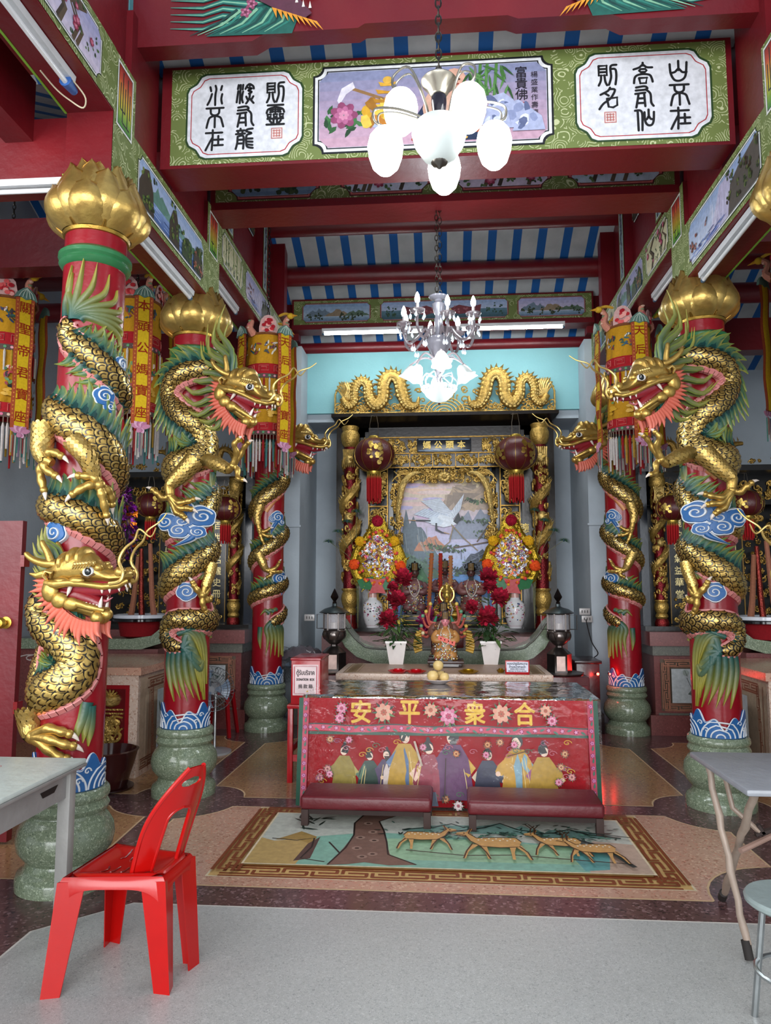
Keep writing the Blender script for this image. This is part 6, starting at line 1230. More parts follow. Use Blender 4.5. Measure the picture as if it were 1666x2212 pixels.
# painting
def crane_scene(P, w, h):
    r = P.r; E = P.ell; P.grad(0, h * .6, w, h, 'c8bcd8', 'f0dca0', 10); P.grad(0, h * .28, w, h * .6, 'a8c4ec', 'c8bcd8', 6); P.grad(0, 0, w, h * .28, '2c5490', '6ca4e4', 6)
    for i in range(16): q = .24 * (1 - i / 16); E(w * .28, h * .97, w * 1.5 * q, h * .6 * q, mixc(H('ecc8bc'), H('f8ec9c'), i / 16), 20)
    for i in range(24): E(w * r.uniform(0, 1), h * r.uniform(.62, .9), w * r.uniform(.1, .25), h * r.uniform(.008, .02), r.choice(['d8bcdc', 'e8c8c4', 'c4bce4', 'ecd4d0']), 10)
    P.mount(w * .45, w * 1.1, h * .72, h * .25, 'b09a88', 3); 
    for i in range(22): P.poly([(w * r.uniform(.5, 1), h * r.uniform(.7, .9)) for _ in range(3)], r.choice(['c0a890', '98887c', 'b8a494']))
    P.mount(w * .55, w * 1.15, h * .52, h * .22, '8c94a8', 5)
    for x0, x1, y0, hh, cc in ((-.15, .42, .3, .46, '5c6c78'), (-.1, .6, .26, .24, '647886'), (.18, .55, .44, .12, 'c08468'), (.62, 1.2, .28, .22, '3c4658')):
        P.mount(w * x0, w * x1, h * y0, h * hh, cc, int(h * 100 + x0 * 50))
        for i in range(24): a = w * r.uniform(x0 + .06, x1 - .06); P.line([(a, h * r.uniform(y0, y0 + hh * .7)), (a + w * .05, h * (y0 - .01))], .006, r.choice(['94a0a8', '6a7880', '5c6c70', 'a8a8a0']))
    P.poly([(0, h * .24), (w * .55, h * .26), (w * .3, h * .36), (0, h * .46)], '5c7c6c')
    for i in range(16): P.blob(w * r.uniform(.0, .4), h * r.uniform(.26, .42), .05, .03, ['4a6c5c', '6c8c78', '3a5848'], 4)
    for i in range(50): a, e = w * r.uniform(0, 1), h * r.uniform(.02, .27); P.line([(a, e), (a + r.uniform(.04, .16), e)], .005, r.choice(['4a74ac', '8cb0dc', '2c4c80', '6088bc']))
    for cx, cy, rx in ((.85, .78, .16), (.8, .64, .2), (.9, .55, .16), (.45, .47, .2), (.62, .45, .14), (.82, .34, .2), (.6, .3, .16), (.95, .3, .1)):
        for i in range(9): P.blob(w * (cx + r.uniform(-rx, rx) * .8), h * (cy + r.uniform(-.02, .02)), .05, .022, ['2f4a34', '3f6044', '24382c', '54744c', '1c2c24'], 5)
    P.line([(w * .98, h * .5), (w * .8, h * .48), (w * .6, h * .46)], .016, '5a4434'); P.line([(w * .98, h * .62), (w * .85, h * .5)], .014, '5a4434')
    for i in range(20): P.line([(w * r.uniform(.68, 1), h * r.uniform(.3, .44)), (w * r.uniform(.68, 1), h * r.uniform(.3, .4))], .008, r.choice(['4c5870', '3a4458', '6a7488']))
    # flying cranes
    def wing(L, c, k, d): 
        P.poly(L, c)
        for i in range(k): a = i / k; P.line([(L[0][0] + (L[1][0] - L[0][0]) * a, L[0][1] + (L[1][1] - L[0][1]) * a), (L[3][0] + (L[2][0] - L[3][0]) * a, L[3][1] + (L[2][1] - L[3][1]) * a)], .004, d)
    T = lambda L: [(w * a, h * b2) for a, b2 in L]
    wing(T([(.26, .78), (.5, .66), (.62, .68), (.46, .8)]), 'd0d8e4', 12, '98a8c0'); wing(T([(.18, .69), (.48, .64), (.56, .68), (.3, .73)]), 'c4d0e0', 10, '8c9cb8'); wing(T([(.5, .64), (.72, .83), (.68, .72), (.58, .64)]), 'd4dce8', 9, '98a8c0')
    P.poly(T([(.36, .62), (.5, .6), (.64, .62), (.58, .67), (.46, .69)]), 'd8e0ea'); P.poly(T([(.3, .64), (.46, .61), (.5, .64), (.4, .68)]), 'c8d4e2')
    P.line(T([(.42, .63), (.42, .585), (.48, .565), (.53, .56)]), [.022, .03, .02, .008], '1c2430'); P.line(T([(.36, .645), (.24, .648), (.14, .65)]), [.018, .02, .005], '1c2430'); P.line(T([(.2, .648), (.12, .652)]), .01, 'b08a5c'); P.line(T([(.5, .566), (.56, .555)]), .01, 'b08a5c')
    P.line(T([(.58, .62), (.72, .52), (.86, .44)]), .012, '8c7854'); P.line(T([(.6, .61), (.56, .5), (.48, .46)]), .012, '8c7854'); P.poly(T([(.6, .64), (.66, .7), (.68, .66), (.64, .62)]), '20262e')
    # lotus and swan on the water
    P.poly(T([(.06, .22), (.12, .32), (.26, .33), (.34, .24), (.3, .18), (.2, .2), (.12, .17)]), '2f6a40'); P.poly(T([(.1, .22), (.18, .3), (.28, .26), (.2, .2)]), '4c8c54'); P.line(T([(.18, .2), (.06, .1), (.04, 0)]), .012, '2c5440')
    P.flower(w * .22, h * .09, .07, ['c46c8c', 'e0a0b8', 'd088a4']); 
    P.poly(T([(.62, .13), (.8, .15), (.98, .12), (.96, .06), (.8, .03), (.68, .07)]), 'a8b4c8'); P.line(T([(.84, .1), (.82, .16), (.85, .21), (.83, .235)]), [.04, .026, .02, .016], '20262e')
m = MB(); m.X = o; m.box(-.58, .62, 9.20, 9.22, 1.0, 2.98, H('6c7c98')); m.build('painting_panel', 'matte', t); pq = bpy.data.objects['painting_panel']
P = Paint(lambda u, v, k=0: o @ Vector((-.56 + u, 9.196 - k, 1.14 + v)), seed=17, step=.00006, clip=[(0, 0), (1.16, 0), (1.16, 1.82), (0, 1.82)]); crane_scene(P, 1.16, 1.82); P.mb.build('crane_painting', 'pict', pq)
# gilt openwork inner frame
m = MB(); f3 = lambda u, v, k=0: o @ Vector((u, 9.02 - k, v))
for i in range(2):
    x0 = (-.62, .53)[i]; scrollwork(m, f3, x0 - .01, 1.3, .15, 1.6, 90, rg, GOLD, .010, .02)
    for q in range(10): z = 1.4 + q * .16; xx = x0 + .065; m.tube(spl([f3(xx, z - .1, .01), f3(xx + .04, z, .02), f3(xx - .03, z + .08, .015)], 8), .011, 6, GOLD2)
scrollwork(m, f3, -.62, 2.77, 1.28, .18, 110, rg, GOLD, .010, .02)
for u in (.03,): 
    for k in range(9): a = 2 * pi * k / 9; m.ball(f3(u + .05 * cos(a), 2.84 + .04 * sin(a), .03), (.035, .02, .026), GOLD2, 8, 6)
    m.ball(f3(u, 2.84, .05), .03, GOLD2, 8, 6)
for k in (1, -1):   # phoenixes at the corners
    P0 = spl([f3(.03 + k * .3, 2.9, .03), f3(.03 + k * .42, 2.86, .03), f3(.03 + k * .52, 2.72, .03), f3(.03 + k * .56, 2.5, .03), f3(.03 + k * .58, 2.3, .02)], 24); m.tube(P0, [.014 + .03 * sin(pi * i / 23) for i in range(24)], 8, GOLD2)
    for j in range(5): m.tube(spl([f3(.03 + k * .4, 2.88, .03), f3(.03 + k * (.44 + .03 * j), 2.95 - .02 * j, .03), f3(.03 + k * (.52 + .03 * j), 2.95 - .04 * j, .02)], 8), .009, 5, GOLD)
m.build('openwork_frame', 'carve', t)
for k, x0 in ((-1, -.88), (1, .72)):
    m = MB()
    for j in range(4): scrollwork(m, fr, x0, 1.1 + j * .47, .2, .42, 40, rg, GOLD, .010, .014); m.ball(fr(x0 + .1, 1.3 + j * .47, .015), (.035, .02, .09), GOLD2, 8, 6); m.ball(fr(x0 + .1, 1.42 + j * .47, .02), .024, GOLD2, 8, 6)
    m.build('carved_panel', 'carve', t)
    m = MB(); m.X = o
    for j in range(5): m.box(x0 - .01, x0 + .21, 8.955, 8.99, 1.06 + j * .47, 1.075 + j * .47, H('8c6a2c'))
    m.box(x0 - .02, x0 - .008, 8.955, 8.99, 1.06, 2.95, H('8c6a2c')); m.box(x0 + .208, x0 + .22, 8.955, 8.99, 1.06, 2.95, H('8c6a2c')); m.build('gilt_rail', 'gold', t)
m = MB()
for i, ch in enumerate('龍公顯赫'): write(m, lambda u, v, k=0: o @ Vector((u, 8.935 - k, v)), '德澤安民'[i], .98, 2.2 - .2 * i, .12, 'a08a4c', .002, .001)
m.build('couplet_lettering', 'gold', t)
# crest: two serpents over clouds and waves
t = thing('dragon_crest', 'openwork gilt crest of two serpents above the black altar cornice', 'carving', (AX, 8.82, 3.6)); o2 = Matrix.Translation((-AX, -8.82, -3.6)); fc = lambda u, v, k=0: o2 @ Vector((u + AX, 8.84 - k, 3.6 + v))
for s in (-1, 1):
    m = MB(); L = [(.3, .2), (.33, .1), (.43, .09), (.5, .22), (.55, .42), (.66, .47), (.73, .36), (.74, .18), (.83, .1), (.91, .2), (.93, .36), (1.02, .41), (1.09, .3), (1.09, .16), (1.17, .1), (1.24, .2)]
    P0 = [fc(s * a, b2, .02) for a, b2 in spl(L, 120)]; R = [.012 + .066 * min(1, (i / 24)) * (1 - .55 * max(0, i - 50) / 70) for i in range(120)]; m.tube(P0, R, 10, GOLD)
    L2 = spl(L, 120)
    for i in range(6, 116, 2):
        a, b2 = L2[i - 1], L2[i + 1]; dx, dz = b2[0] - a[0], b2[1] - a[1]; l = sqrt(dx * dx + dz * dz); nx, nz = -dz / l, dx / l
        if nz < 0: nx, nz = -nx, -nz
        for q in (-.6, -.2, .2, .6): m.ball(fc(s * (L2[i][0] + nx * R[i] * q), L2[i][1] + nz * R[i] * q, .02 + R[i] * .9 * sqrt(1 - q * q)), (R[i] * .3, .006, R[i] * .3), GOLD2 if q < 0 else GOLD, 6, 4)
        m.tube([fc(s * (L2[i][0] + nx * R[i] * .8), L2[i][1] + nz * R[i] * .8, .02), fc(s * (L2[i][0] + nx * R[i] * 1.7 + .012), L2[i][1] + nz * R[i] * 1.7, .02)], [R[i] * .3, .001], 4, GOLD)
    for j in range(9): a = .4 + j * .28; m.tube(spl([fc(s * 1.22, .2, .01), fc(s * (1.22 + .1 * cos(a + .5)), .2 + .12 * sin(a + .5), .02), fc(s * (1.22 + .17 * cos(a) * .7), min(.42, max(.02, .2 + .26 * sin(a)))), ], 8), [.014] * 7 + [.003], 5, GOLD2)
    m.build('carved_serpent', 'carve', t)
m = MB()
for s in (-1, 1):
    for i in range(80):
        u, v = rg.uniform(.2, 1.3), rg.choice([rg.uniform(.03, .13)] * 3 + [rg.uniform(.1, .32)]); q0 = rg.uniform(.03, .05); k = rg.choice((1, -1)); m.tube([fc(s * (u + q0 * (1 - .8 * j / 11) * cos(k * j * .55)), v + q0 * (1 - .8 * j / 11) * sin(k * j * .55), .012) for j in range(12)], .0095, 5, mixc(GOLD, DGOLD, rg.random() * .4))
    m.tube([fc(s * 1.33, .0, .01), fc(s * 1.33, .25, .01), fc(s * 1.28, .36, .01), fc(s * 1.1, .4, .005)], .012, 6, GOLD)
for j in range(5): q = .05 + .035 * j; m.tube([fc(q * cos(a) * 1.3, .0 + q * sin(a), .02) for a in [pi * i / 14 for i in range(15)]], .01, 6, GOLD2)
for s in (-1, 1):
    for j in range(3): q = .04 + .03 * j; m.tube([fc(s * .26 + q * cos(a) * 1.2, q * sin(a), .015) for a in [pi * i / 10 for i in range(11)]], .009, 6, GOLD)
for i in range(-4, 5): m.tube([fc(.04 * i, .14, .01), fc(.04 * i, .34 - .03 * abs(i), .01)], .008, 6, GOLD); m.tube([fc(.04 * i, .34 - .03 * abs(i), .01), fc(.04 * i + .018 * (1 if i > 0 else -1), .33 - .03 * abs(i), .01)], .012, 6, GOLD)
m.tube([fc(-1.33, .012, .01), fc(1.33, .012, .01)], .016, 8, GOLD); m.build('cloud_openwork', 'carve', t)
# ================================================================== red lanterns before the altar
def palace_lantern(px, py, Y, lab, grp='palace lanterns with tassels', R=.245):
    c = at(px, py, Y); t = thing('palace_lantern', lab, 'lantern', c, 0, grp); n = 48
    m = MB(); prof = [(R * .28, R * .82), (R * .62, R * .68), (R * .88, R * .42), (R, .0), (R * .9, -R * .38), (R * .62, -R * .66), (R * .3, -R * .78)][::-1]; m.lathe(spl(prof, 24), n, col=H('4c1214'), fn=lambda a, z: 1 - .02 * abs(sin(a * 6))); m.build('shade', 'satin', t)
    m = MB()
    for k in range(12):
        a = 2 * pi * k / 12; m.tube([((r + .002) * sin(a), -(r + .002) * cos(a), z) for r, z in spl(prof, 16)], .003, 5, H('9c7c34'))
    m.build('rib', 'gold', t)
    m = MB(); rr = random.Random(5)
    for k in range(4):
        a0 = 2 * pi * k / 4 + .1
        m.cut()
        for i in range(22):
            a, z = a0 + rr.uniform(-.38, .38), rr.uniform(-.5, .5) * R; q = R * sqrt(max(.1, 1 - (z / R) ** 2 * .9)) + .003; s = R * rr.uniform(.06, .13)
            m.add([((q) * sin(a + s / R * cos(e)), -(q) * cos(a + s / R * cos(e)), z + s * sin(e) * rr.uniform(.6, 1.1)) for e in [2 * pi * j / 8 for j in range(8)]], [tuple(range(8))], H(rr.choice(['b89a4c', 'c8aa5c', 'a0843c'])))
    m.each('gilt_print', 'gold', t)
    m = MB(); m.lathe([(R * .3, -R * .96), (R * .34, -R * .9), (R * .34, -R * .78), (R * .28, -R * .74)], 24, col=H('b09440')); m.cut(); m.lathe([(R * .26, R * .8), (R * .24, R * .92), (R * .22, R * .94)], 20, col=H('b09440')); m.each('cap_ring', 'gold', t)
    m = MB()
    for k in range(26): a = 2 * pi * k / 26; q = R * (.31 if k % 2 else .2); m.tube([(q * sin(a), -q * cos(a), -R * .93), (q * sin(a) * 1.04, -q * cos(a) * 1.04, -R * 1.15), (q * sin(a) * 1.02, -q * cos(a) * 1.02, -R * (2.1 + .1 * (k % 3)))], [.006, .012, .009], 5, [H('8c7a34'), H('a81c20'), H('9c181c')])
    m.build('tassel', 'cloth', t)
    m = MB(); 
    for s in (-1, 1): m.tube([(s * R * .2, 0, R * .9), (s * R * .2, 0, R * 1.5), (s * R * .12, 0, R * 1.95), (0, .1, R * 2.0)], .003, 5, H('8c8478'))
    m.build('hanging_wire', 'metal', t); return t
L1 = palace_lantern(808, 984, 8.5, 'dark red gilt printed lantern with red tassels hanging left of the crane painting')
c = at(1115, 981, 8.5); dup(L1, c, .4, 'dark red gilt printed lantern with red tassels hanging right of the crane painting')
# ================================================================== vases and gold paper fans
def vase(x, lab):
    t = thing('porcelain_vase', lab, 'vase', (x, 8.72, 1.02), 0, 'altar vases'); m = MB()
    prof = [(.06, 0), (.075, .004), (.078, .03), (.095, .06), (.112, .13), (.118, .22), (.11, .28), (.08, .315), (.055, .335), (.05, .36), (.05, .4), (.058, .425), (.066, .43), (.05, .425), (.04, .36)]
    m.lathe(prof, 36, col=H('d8d8da')); m.build('body', 'ceramic', t); m = MB(); r = random.Random(int(x * 100) + 200)
    for i in range(60):
        a, z = r.uniform(-1.1, 1.1), r.gauss(.2, .055); q = .1175 + .001 - max(0, abs(z - .2) - .05) * .22; s = r.uniform(.006, .014); c = H(r.choice(['8c3c5c', 'c46c8c', '3c4a74', '4c6c4a', '2a3030', 'b08c4c', 'd8a0b0'])); w = r.uniform(.4, 1)
        m.add([((q) * sin(a + s * cos(e) / .115), -q * cos(a + s * cos(e) / .115), z + s * w * sin(e)) for e in [2 * pi * j / 7 for j in range(7)]], [tuple(range(7))], c)
    m.lathe([(.079, .029), (.0795, .034)], 24, col=H('a06070'), cap=False); m.lathe([(.0512, .35), (.0512, .41)], 24, col=H('c0948c'), cap=False); m.build('floral_painting', 'ceramic', t); return t
vase(-.82, 'white porcelain vase with painted flowers at the left of the altar'); vase(.835, 'white porcelain vase with painted flowers at the right of the altar')
def fan(x, lab, seed):
    t = thing('gold_paper_fan', lab, 'altar decoration', (x, 8.70, 1.46), 0, 'gold foil fans'); r = random.Random(seed)
    out = [(-.07, .0), (-.16, .02), (-.27, .1), (-.33, .22), (-.34, .36), (-.29, .5), (-.21, .6), (-.13, .7), (-.1, .8), (-.05, .87), (0, .9), (.05, .87), (.1, .8), (.13, .7), (.21, .6), (.29, .5), (.34, .36), (.33, .22), (.27, .1), (.16, .02), (.07, .0)]
    f = lambda u, v, k=0: Vector((u, -k - .0 - .05 * (u / .34) ** 2 * -1, v)); m = MB(); n = len(out); ctr = (0, .38)
    rings = [(1.0, 0), (.9, .018), (.78, .004), (.66, .03)]; v = []
    for q, k in rings: v += [f(ctr[0] + (a - ctr[0]) * q, ctr[1] + (b2 - ctr[1]) * q, k + r.uniform(-.006, .006)) for a, b2 in out]
    v.append(f(*ctr, .03)); m.add(v, [(i * n + j, i * n + (j + 1) % n, (i + 1) * n + (j + 1) % n, (i + 1) * n + j) for i in range(3) for j in range(n)] + [(3 * n + j, 3 * n + (j + 1) % n, 4 * n) for j in range(n)] + [tuple(range(n))[::-1]], H('b8982c'), 0, False)
    for i in range(60): a, b2 = r.choice(out); q = r.uniform(.7, 1.03); m.tube([f(a * q, ctr[1] + (b2 - ctr[1]) * q, .02), f(a * q + r.uniform(-.04, .04), ctr[1] + (b2 - ctr[1]) * q + r.uniform(-.04, .04), .035)], [.014, .002], 4, H(r.choice(['c8a838', 'a8842c', 'd8c04c'])))
    fo = m.build('gold_foil', 'foil', t); m = MB()
    for i in range(340):
        a, q = r.uniform(0, 6.28), sqrt(r.random()); u, w = .19 * q * cos(a), .4 + .24 * q * sin(a); u *= 1 - .5 * max(0, w - .45) / .25; s = r.uniform(.012, .03); e0 = r.uniform(0, 6)
        m.add([f(u + s * cos(e0 + e), w + s * sin(e0 + e), .036 + r.uniform(0, .025)) for e in (0, 2.1, 4.2)], [(0, 1, 2)], H(r.choice(['d8d8e0', 'b8b8c8', 'e0e0e4', 'a0a0b0', 'b04c6c', 'c09c5c', 'c8c8d4', 'c86c4c', 'b8903c', '8c5c7c'])), 0, False)
    m.build('silver_tinsel', 'foil', fo); m = MB()
    for a in range(16):
        q = 2 * pi * a / 16 + .2; u, w = .235 * cos(q) * (1 - .25 * max(0, sin(q))), .38 + .3 * sin(q); m.cut()
        for j in range(3): m.ball(f(u + r.uniform(-.022, .022), w + r.uniform(-.022, .022), .055), .02, H(['e06428', 'e0a030', 'd8484c'][j]), 8, 6)
        m.ball(f(u * .93, w, .06), .01, H('8c1420'), 6, 5)
    m.each('paper_flower', 'cloth', fo)
    for u, w, rr, cc in ((0, .81, .066, '98142c'), (-.21, .57, .06, 'd8a41c'), (.2, .57, .06, 'd8a41c'), (-.28, .3, .062, 'e0501c'), (.27, .28, .062, 'e0501c')):
        m = MB(); m.ball(f(u, w, .05), (rr, rr * .8, rr), H(cc), 14, 10)
        for i in range(40): a, e = r.uniform(0, 6.28), r.uniform(-1.2, 1.5); d = Vector((cos(a) * cos(e), -abs(sin(a) * cos(e)), sin(e))); m.tube([f(u, w, .05) + d * rr * .85, f(u, w, .05) + d * rr * 1.1], [.007, .004], 4, H(cc))
        m.build('pompom', 'cloth', t)
    m = MB(); m.add([f(-.2, .02, .03), f(-.06, -.0, .045), f(-.05, .16, .05), f(-.25, .12, .03)], [(0, 1, 2, 3)], H('1c6a3a'), 0, False); m.add([f(.06, 0, .045), f(.2, .02, .03), f(.25, .12, .03), f(.05, .16, .05)], [(0, 1, 2, 3)], H('1c6a3a'), 0, False); m.add([f(-.1, -.04, .05), f(0, -.03, .065), f(.1, -.04, .05), f(.06, .05, .06), f(.1, .14, .055), f(0, .12, .07), f(-.1, .14, .055), f(-.06, .05, .06)], [tuple(range(8))], H('b41c24'), 0, False); m.build('ribbon', 'satin', t)
    m = MB(); m.tube([(0, 0, -.12), (0, 0, .2)], .012, 8, H('8c6a34')); m.build('stick', 'matte', t)
fan(-.76, 'gold foil paper fan with pompoms standing in the left altar vase', 3); fan(.80, 'gold foil paper fan with pompoms standing in the right altar vase', 4)
# peacock feathers leaning by the pillars
for x, lab in ((-1.0, 'peacock feathers leaning by the left dragon pillar of the altar'), (1.06, 'peacock feathers leaning by the right dragon pillar of the altar')):
    t = thing('peacock_feathers', lab, 'feathers', (x, 8.74, 1.02))
    for i in range(4):
        s = 1 if x > 0 else -1; tip = (s * (.02 + .11 * i), -.02, 1.38 - .12 * i); m = MB(); m.tube(spl([(0, 0, 0), (s * .02, 0, .7), tip], 10), .003, 5, H('6a6a44'))
        for j in range(24): a = pi * j / 23 - .4; m.tube([tip, (tip[0] + .07 * cos(a * 1.1), tip[1] - .01, tip[2] + .05 * sin(a * 1.1) - .02)], [.0025, .001], 4, H('2c4a34'))
        m.ball(tip, (.016, .006, .02), H('24503c'), 8, 6); m.ball((tip[0], tip[1] - .006, tip[2]), (.008, .004, .01), H('1c2450'), 8, 6); m.build('feather', 'leaf', t)
# ================================================================== chains, chandeliers, tubes
def chain(mb, p, q, link=.045, r=.004, col=H('4a4640')):
    p, q = Vector(p), Vector(q); n = max(2, int((q - p).length / (link * .78)))
    for i in range(n):
        c = p.lerp(q, (i + .5) / n); sd = Vector((1, 0, 0)) if i % 2 else Vector((0, 1, 0)); d = (q - p).normalized()
        mb.tube([c + sd * (link * .24 * cos(a)) + d * (link * .5 * sin(a)) for a in [2 * pi * k / 10 for k in range(11)]], r, 5, col)
SATIN = H('a8a294')
c = at(949, 290, 3.0); t = thing('chandelier', 'chandelier with five glowing egg shaped glass shades and a frosted bowl', 'chandelier', c); cz = c.z
m = MB(); chain(m, (0, 0, 5.45 - cz), (0, 0, .27), .05); m.build('chain', 'metal', t)
m = MB(); m.lathe([(0, .30), (.012, .295), (.012, .26), (.02, .255), (.07, .25), (.078, .24), (.072, .228), (.05, .205), (.036, .18), (.03, .175)][::-1], 28, col=SATIN); m.build('top_plate', 'metal', t)
m = MB(); m.lathe([(.022, .07), (.028, .1), (.033, .14), (.032, .17), (.022, .19)], 20, col=H('1a1820')); m.build('turned_stem', 'ceramic', t)
m = MB(); m.lathe([(.02, -.06), (.02, .08)], 14, col=SATIN)
for k in range(8): a = 2 * pi * k / 8; m.tube([(.02 * cos(a), .02 * sin(a), -.06), (.02 * cos(a), .02 * sin(a), .08)], .006, 6, SATIN)
m.build('reeded_rod', 'metal', t)
m = MB(); m.lathe([(.0, -.135), (.03, -.132), (.07, -.105), (.105, -.05), (.118, .0), (.112, .03), (.098, .045), (.09, .04), (.1, .0), (.06, -.09), (0, -.12)], 36); m.build('glass_bowl', 'frost', t)
m = MB(); m.lathe([(0, -.16), (.008, -.155), (.012, -.148), (.03, -.14), (.036, -.128), (.0, -.12)], 18, col=H('6a6660')); m.build('finial', 'metal', t)
SH = [(866, 243, 3.05), (1013, 234, 2.93), (833, 327, 2.93), (1068, 315, 3.02), (960, 372, 3.22)]
for px, py, Y in SH:
    p = at(px, py, Y) - c; m = MB(); top = p + Vector((0, 0, .098)); d = Vector((p.x, p.y, 0)).normalized()
    P = spl([tuple(Vector((d.x * .03, d.y * .03, -.03))), tuple(Vector((d.x * .06, d.y * .06, top.z * .4 + .06))), tuple(d * (d.dot(p) * .75) + Vector((0, 0, top.z + .10))), tuple(d * (d.dot(p) * 1.18) + Vector((0, 0, top.z + .085))), tuple(d * (d.dot(p) * 1.2) + Vector((0, 0, top.z + .03))), tuple(top + Vector((0, 0, .01)))], 28)
    m.tube(P, .0055, 8, SATIN); P2 = [tuple(Vector(q) * .93 + Vector((0, 0, -.012))) for q in P[6:22]]; m.tube(P2, .004, 6, SATIN); m.build('curved_arm', 'metal', t)
    m = MB(); m.lathe([(0, -.1), (.03, -.096), (.055, -.07), (.07, -.025), (.076, .02), (.068, .06), (.048, .088), (.022, .1), (.0, .102)], 28, p, fn=lambda a, z: 1 + .012 * cos(a * 12) * (1 if z > .03 else 0)); m.build('glass_shade', 'globe_on', t)
    m = MB(); m.lathe([(.024, .098), (.02, .104), (.008, .112)], 14, p, SATIN); m.build('shade_cap', 'metal', t)
# crystal chandelier
c = at(948, 740, 5.48); t = thing('crystal_chandelier', 'crystal chandelier with candle bulbs, frosted flower shades and glass drops', 'chandelier', c); cz = c.z
m = MB(); zt = at(945, 432, 5.48).z; chain(m, (-.012, 0, zt - cz), (-.012, 0, .36), .05, .0035); chain(m, (.014, 0, zt - cz), (.014, 0, .36), .06, .003); m.build('chain', 'metal', t)
m = MB(); m.lathe([(.02, zt - cz - .02), (.035, zt - cz), (.05, zt - cz + .03), (.04, zt - cz + .045), (.0, zt - cz + .05)], 20, col=H('8c8880')); m.build('ceiling_cap', 'metal', t)
GL = H('a8a8b0'); m = MB(); m.lathe([(.0, -.36), (.012, -.33), (.02, -.28), (.03, -.2), (.045, -.12), (.09, -.02), (.095, .01), (.085, .035), (.04, .05), (.028, .06), (.03, .12), (.034, .18), (.026, .2), (.03, .22), (.045, .27), (.05, .3), (.03, .32), (.03, .335), (.07, .35), (.075, .36), (.06, .355), (0, .35)], 28, col=H('66646c')); m.build('glass_body', 'ceramic', t)
def drops(mb, p, n, R, rng, r=.011):
    for k in range(n): a = 2 * pi * k / n + rng.random(); q = Vector(p) + Vector((R * cos(a), R * sin(a), 0)); mb.cut(); mb.tube([q, q - Vector((0, 0, .02))], .0012, 4, GL); mb.lathe([(0, -.062), (r * .7, -.055), (r, -.045), (r * .7, -.032), (.001, -.018)], 7, q, H('c8d4dc'))
rg = random.Random(8)
for k in range(8):
    a = 2 * pi * k / 8 + .25; d = Vector((cos(a), sin(a), 0)); R = .27 + .03 * (k % 2); zc = .16 + .03 * (k % 2); m = MB()
    m.tube(spl([tuple(d * .06 + Vector((0, 0, .02))), tuple(d * .1 + Vector((0, 0, .10))), tuple(d * .16 + Vector((0, 0, .03))), tuple(d * .23 + Vector((0, 0, -.02))), tuple(d * R + Vector((0, 0, .04))), tuple(d * R + Vector((0, 0, zc - .04)))], 24), .011, 8, H('5c5458'))
    m.lathe([(.008, zc - .055), (.03, zc - .05), (.055, zc - .035), (.058, zc - .025), (.05, zc - .03), (.0, zc - .035)], 20, d * R, H('5c5256')); m.tube([d * R + Vector((0, 0, zc - .035)), d * R + Vector((0, 0, zc + .03))], .012, 10, H('a8a0a0')); ar = m.build('candle_arm', 'ceramic', t)
    m = MB(); drops(m, tuple(d * R + Vector((0, 0, zc - .035))), 6, .052, rg); drops(m, tuple(d * .2 + Vector((0, 0, -.02))), 2, .01, rg, .013); m.each('glass_drop', 'crystal', ar)
    m = MB(); m.lathe([(.013, .03), (.019, .045), (.02, .06), (.014, .085), (.005, .105), (0, .112)], 14, d * R + Vector((0, 0, zc)), WHITE); m.build('candle_bulb', 'bulb_on', ar)
for k in range(6):
    a = 2 * pi * k / 6 + .6; d = Vector((cos(a), sin(a), 0)); p = d * (.2 if k % 2 else .25) + Vector((0, 0, -.2 - .06 * (k % 2))); m = MB()
    m.tube(spl([tuple(Vector((0, 0, -.16))), tuple(d * .12 + Vector((0, 0, -.1))), tuple(p + Vector((0, 0, .06)))], 12), .008, 6, H('8c8488')); ar = m.build('shade_arm', 'ceramic', t)
    m = MB(); X = Matrix.Translation(p) @ (d * .5 + Vector((0, 0, -1))).to_track_quat('Z', 'Y').to_matrix().to_4x4(); m.X = X; m.lathe([(.012, -.06), (.03, -.045), (.045, -.01), (.055, .03), (.075, .055), (.072, .056), (.05, .028), (.04, -.01), (.02, -.04)], 30, (0, 0, 0), WHITE, fn=lambda a, z: 1 + (.12 * cos(a * 6) if z > .02 else 0)); m.build('flower_shade', 'globe_on' if k in (0, 1, 3, 4) else 'frost', ar)
m = MB(); m.lathe([(0, -.47), (.01, -.465), (.06, -.45), (.1, -.415), (.118, -.38), (.11, -.378), (.06, -.43), (0, -.45)], 30, col=WHITE); m.build('glass_bowl', 'frost', t)
m = MB(); 
for k in range(16): a = 2 * pi * k / 16; m.ball((.12 * cos(a), .12 * sin(a), -.36), (.018, .018, .022), H('a8a8b4'), 8, 6)
for k in range(8): a = 2 * pi * k / 8; m.tube(spl([(.03 * cos(a), .03 * sin(a), -.27), (.1 * cos(a + .4), .1 * sin(a + .4), -.25), (.14 * cos(a), .14 * sin(a), -.32), (.11 * cos(a), .11 * sin(a), -.37)], 10), .006, 6, H('9c8c78'))
m.build('crystal_crown', 'crystal', t)
m = MB(); m.lathe([(0, -.485), (.008, -.48), (.012, -.472), (0, -.465)], 10, col=H('6c3c2c')); m.build('finial', 'metal', t)
for dx in (-.42, .42): bulb('crystal_glow', c + Vector((dx, -.1, -.5)), 20, .08, (.88, .96, 1))
bulb('crystal_glow_upper', c + Vector((0, -.4, .3)), 10, .1, (.88, .96, 1))
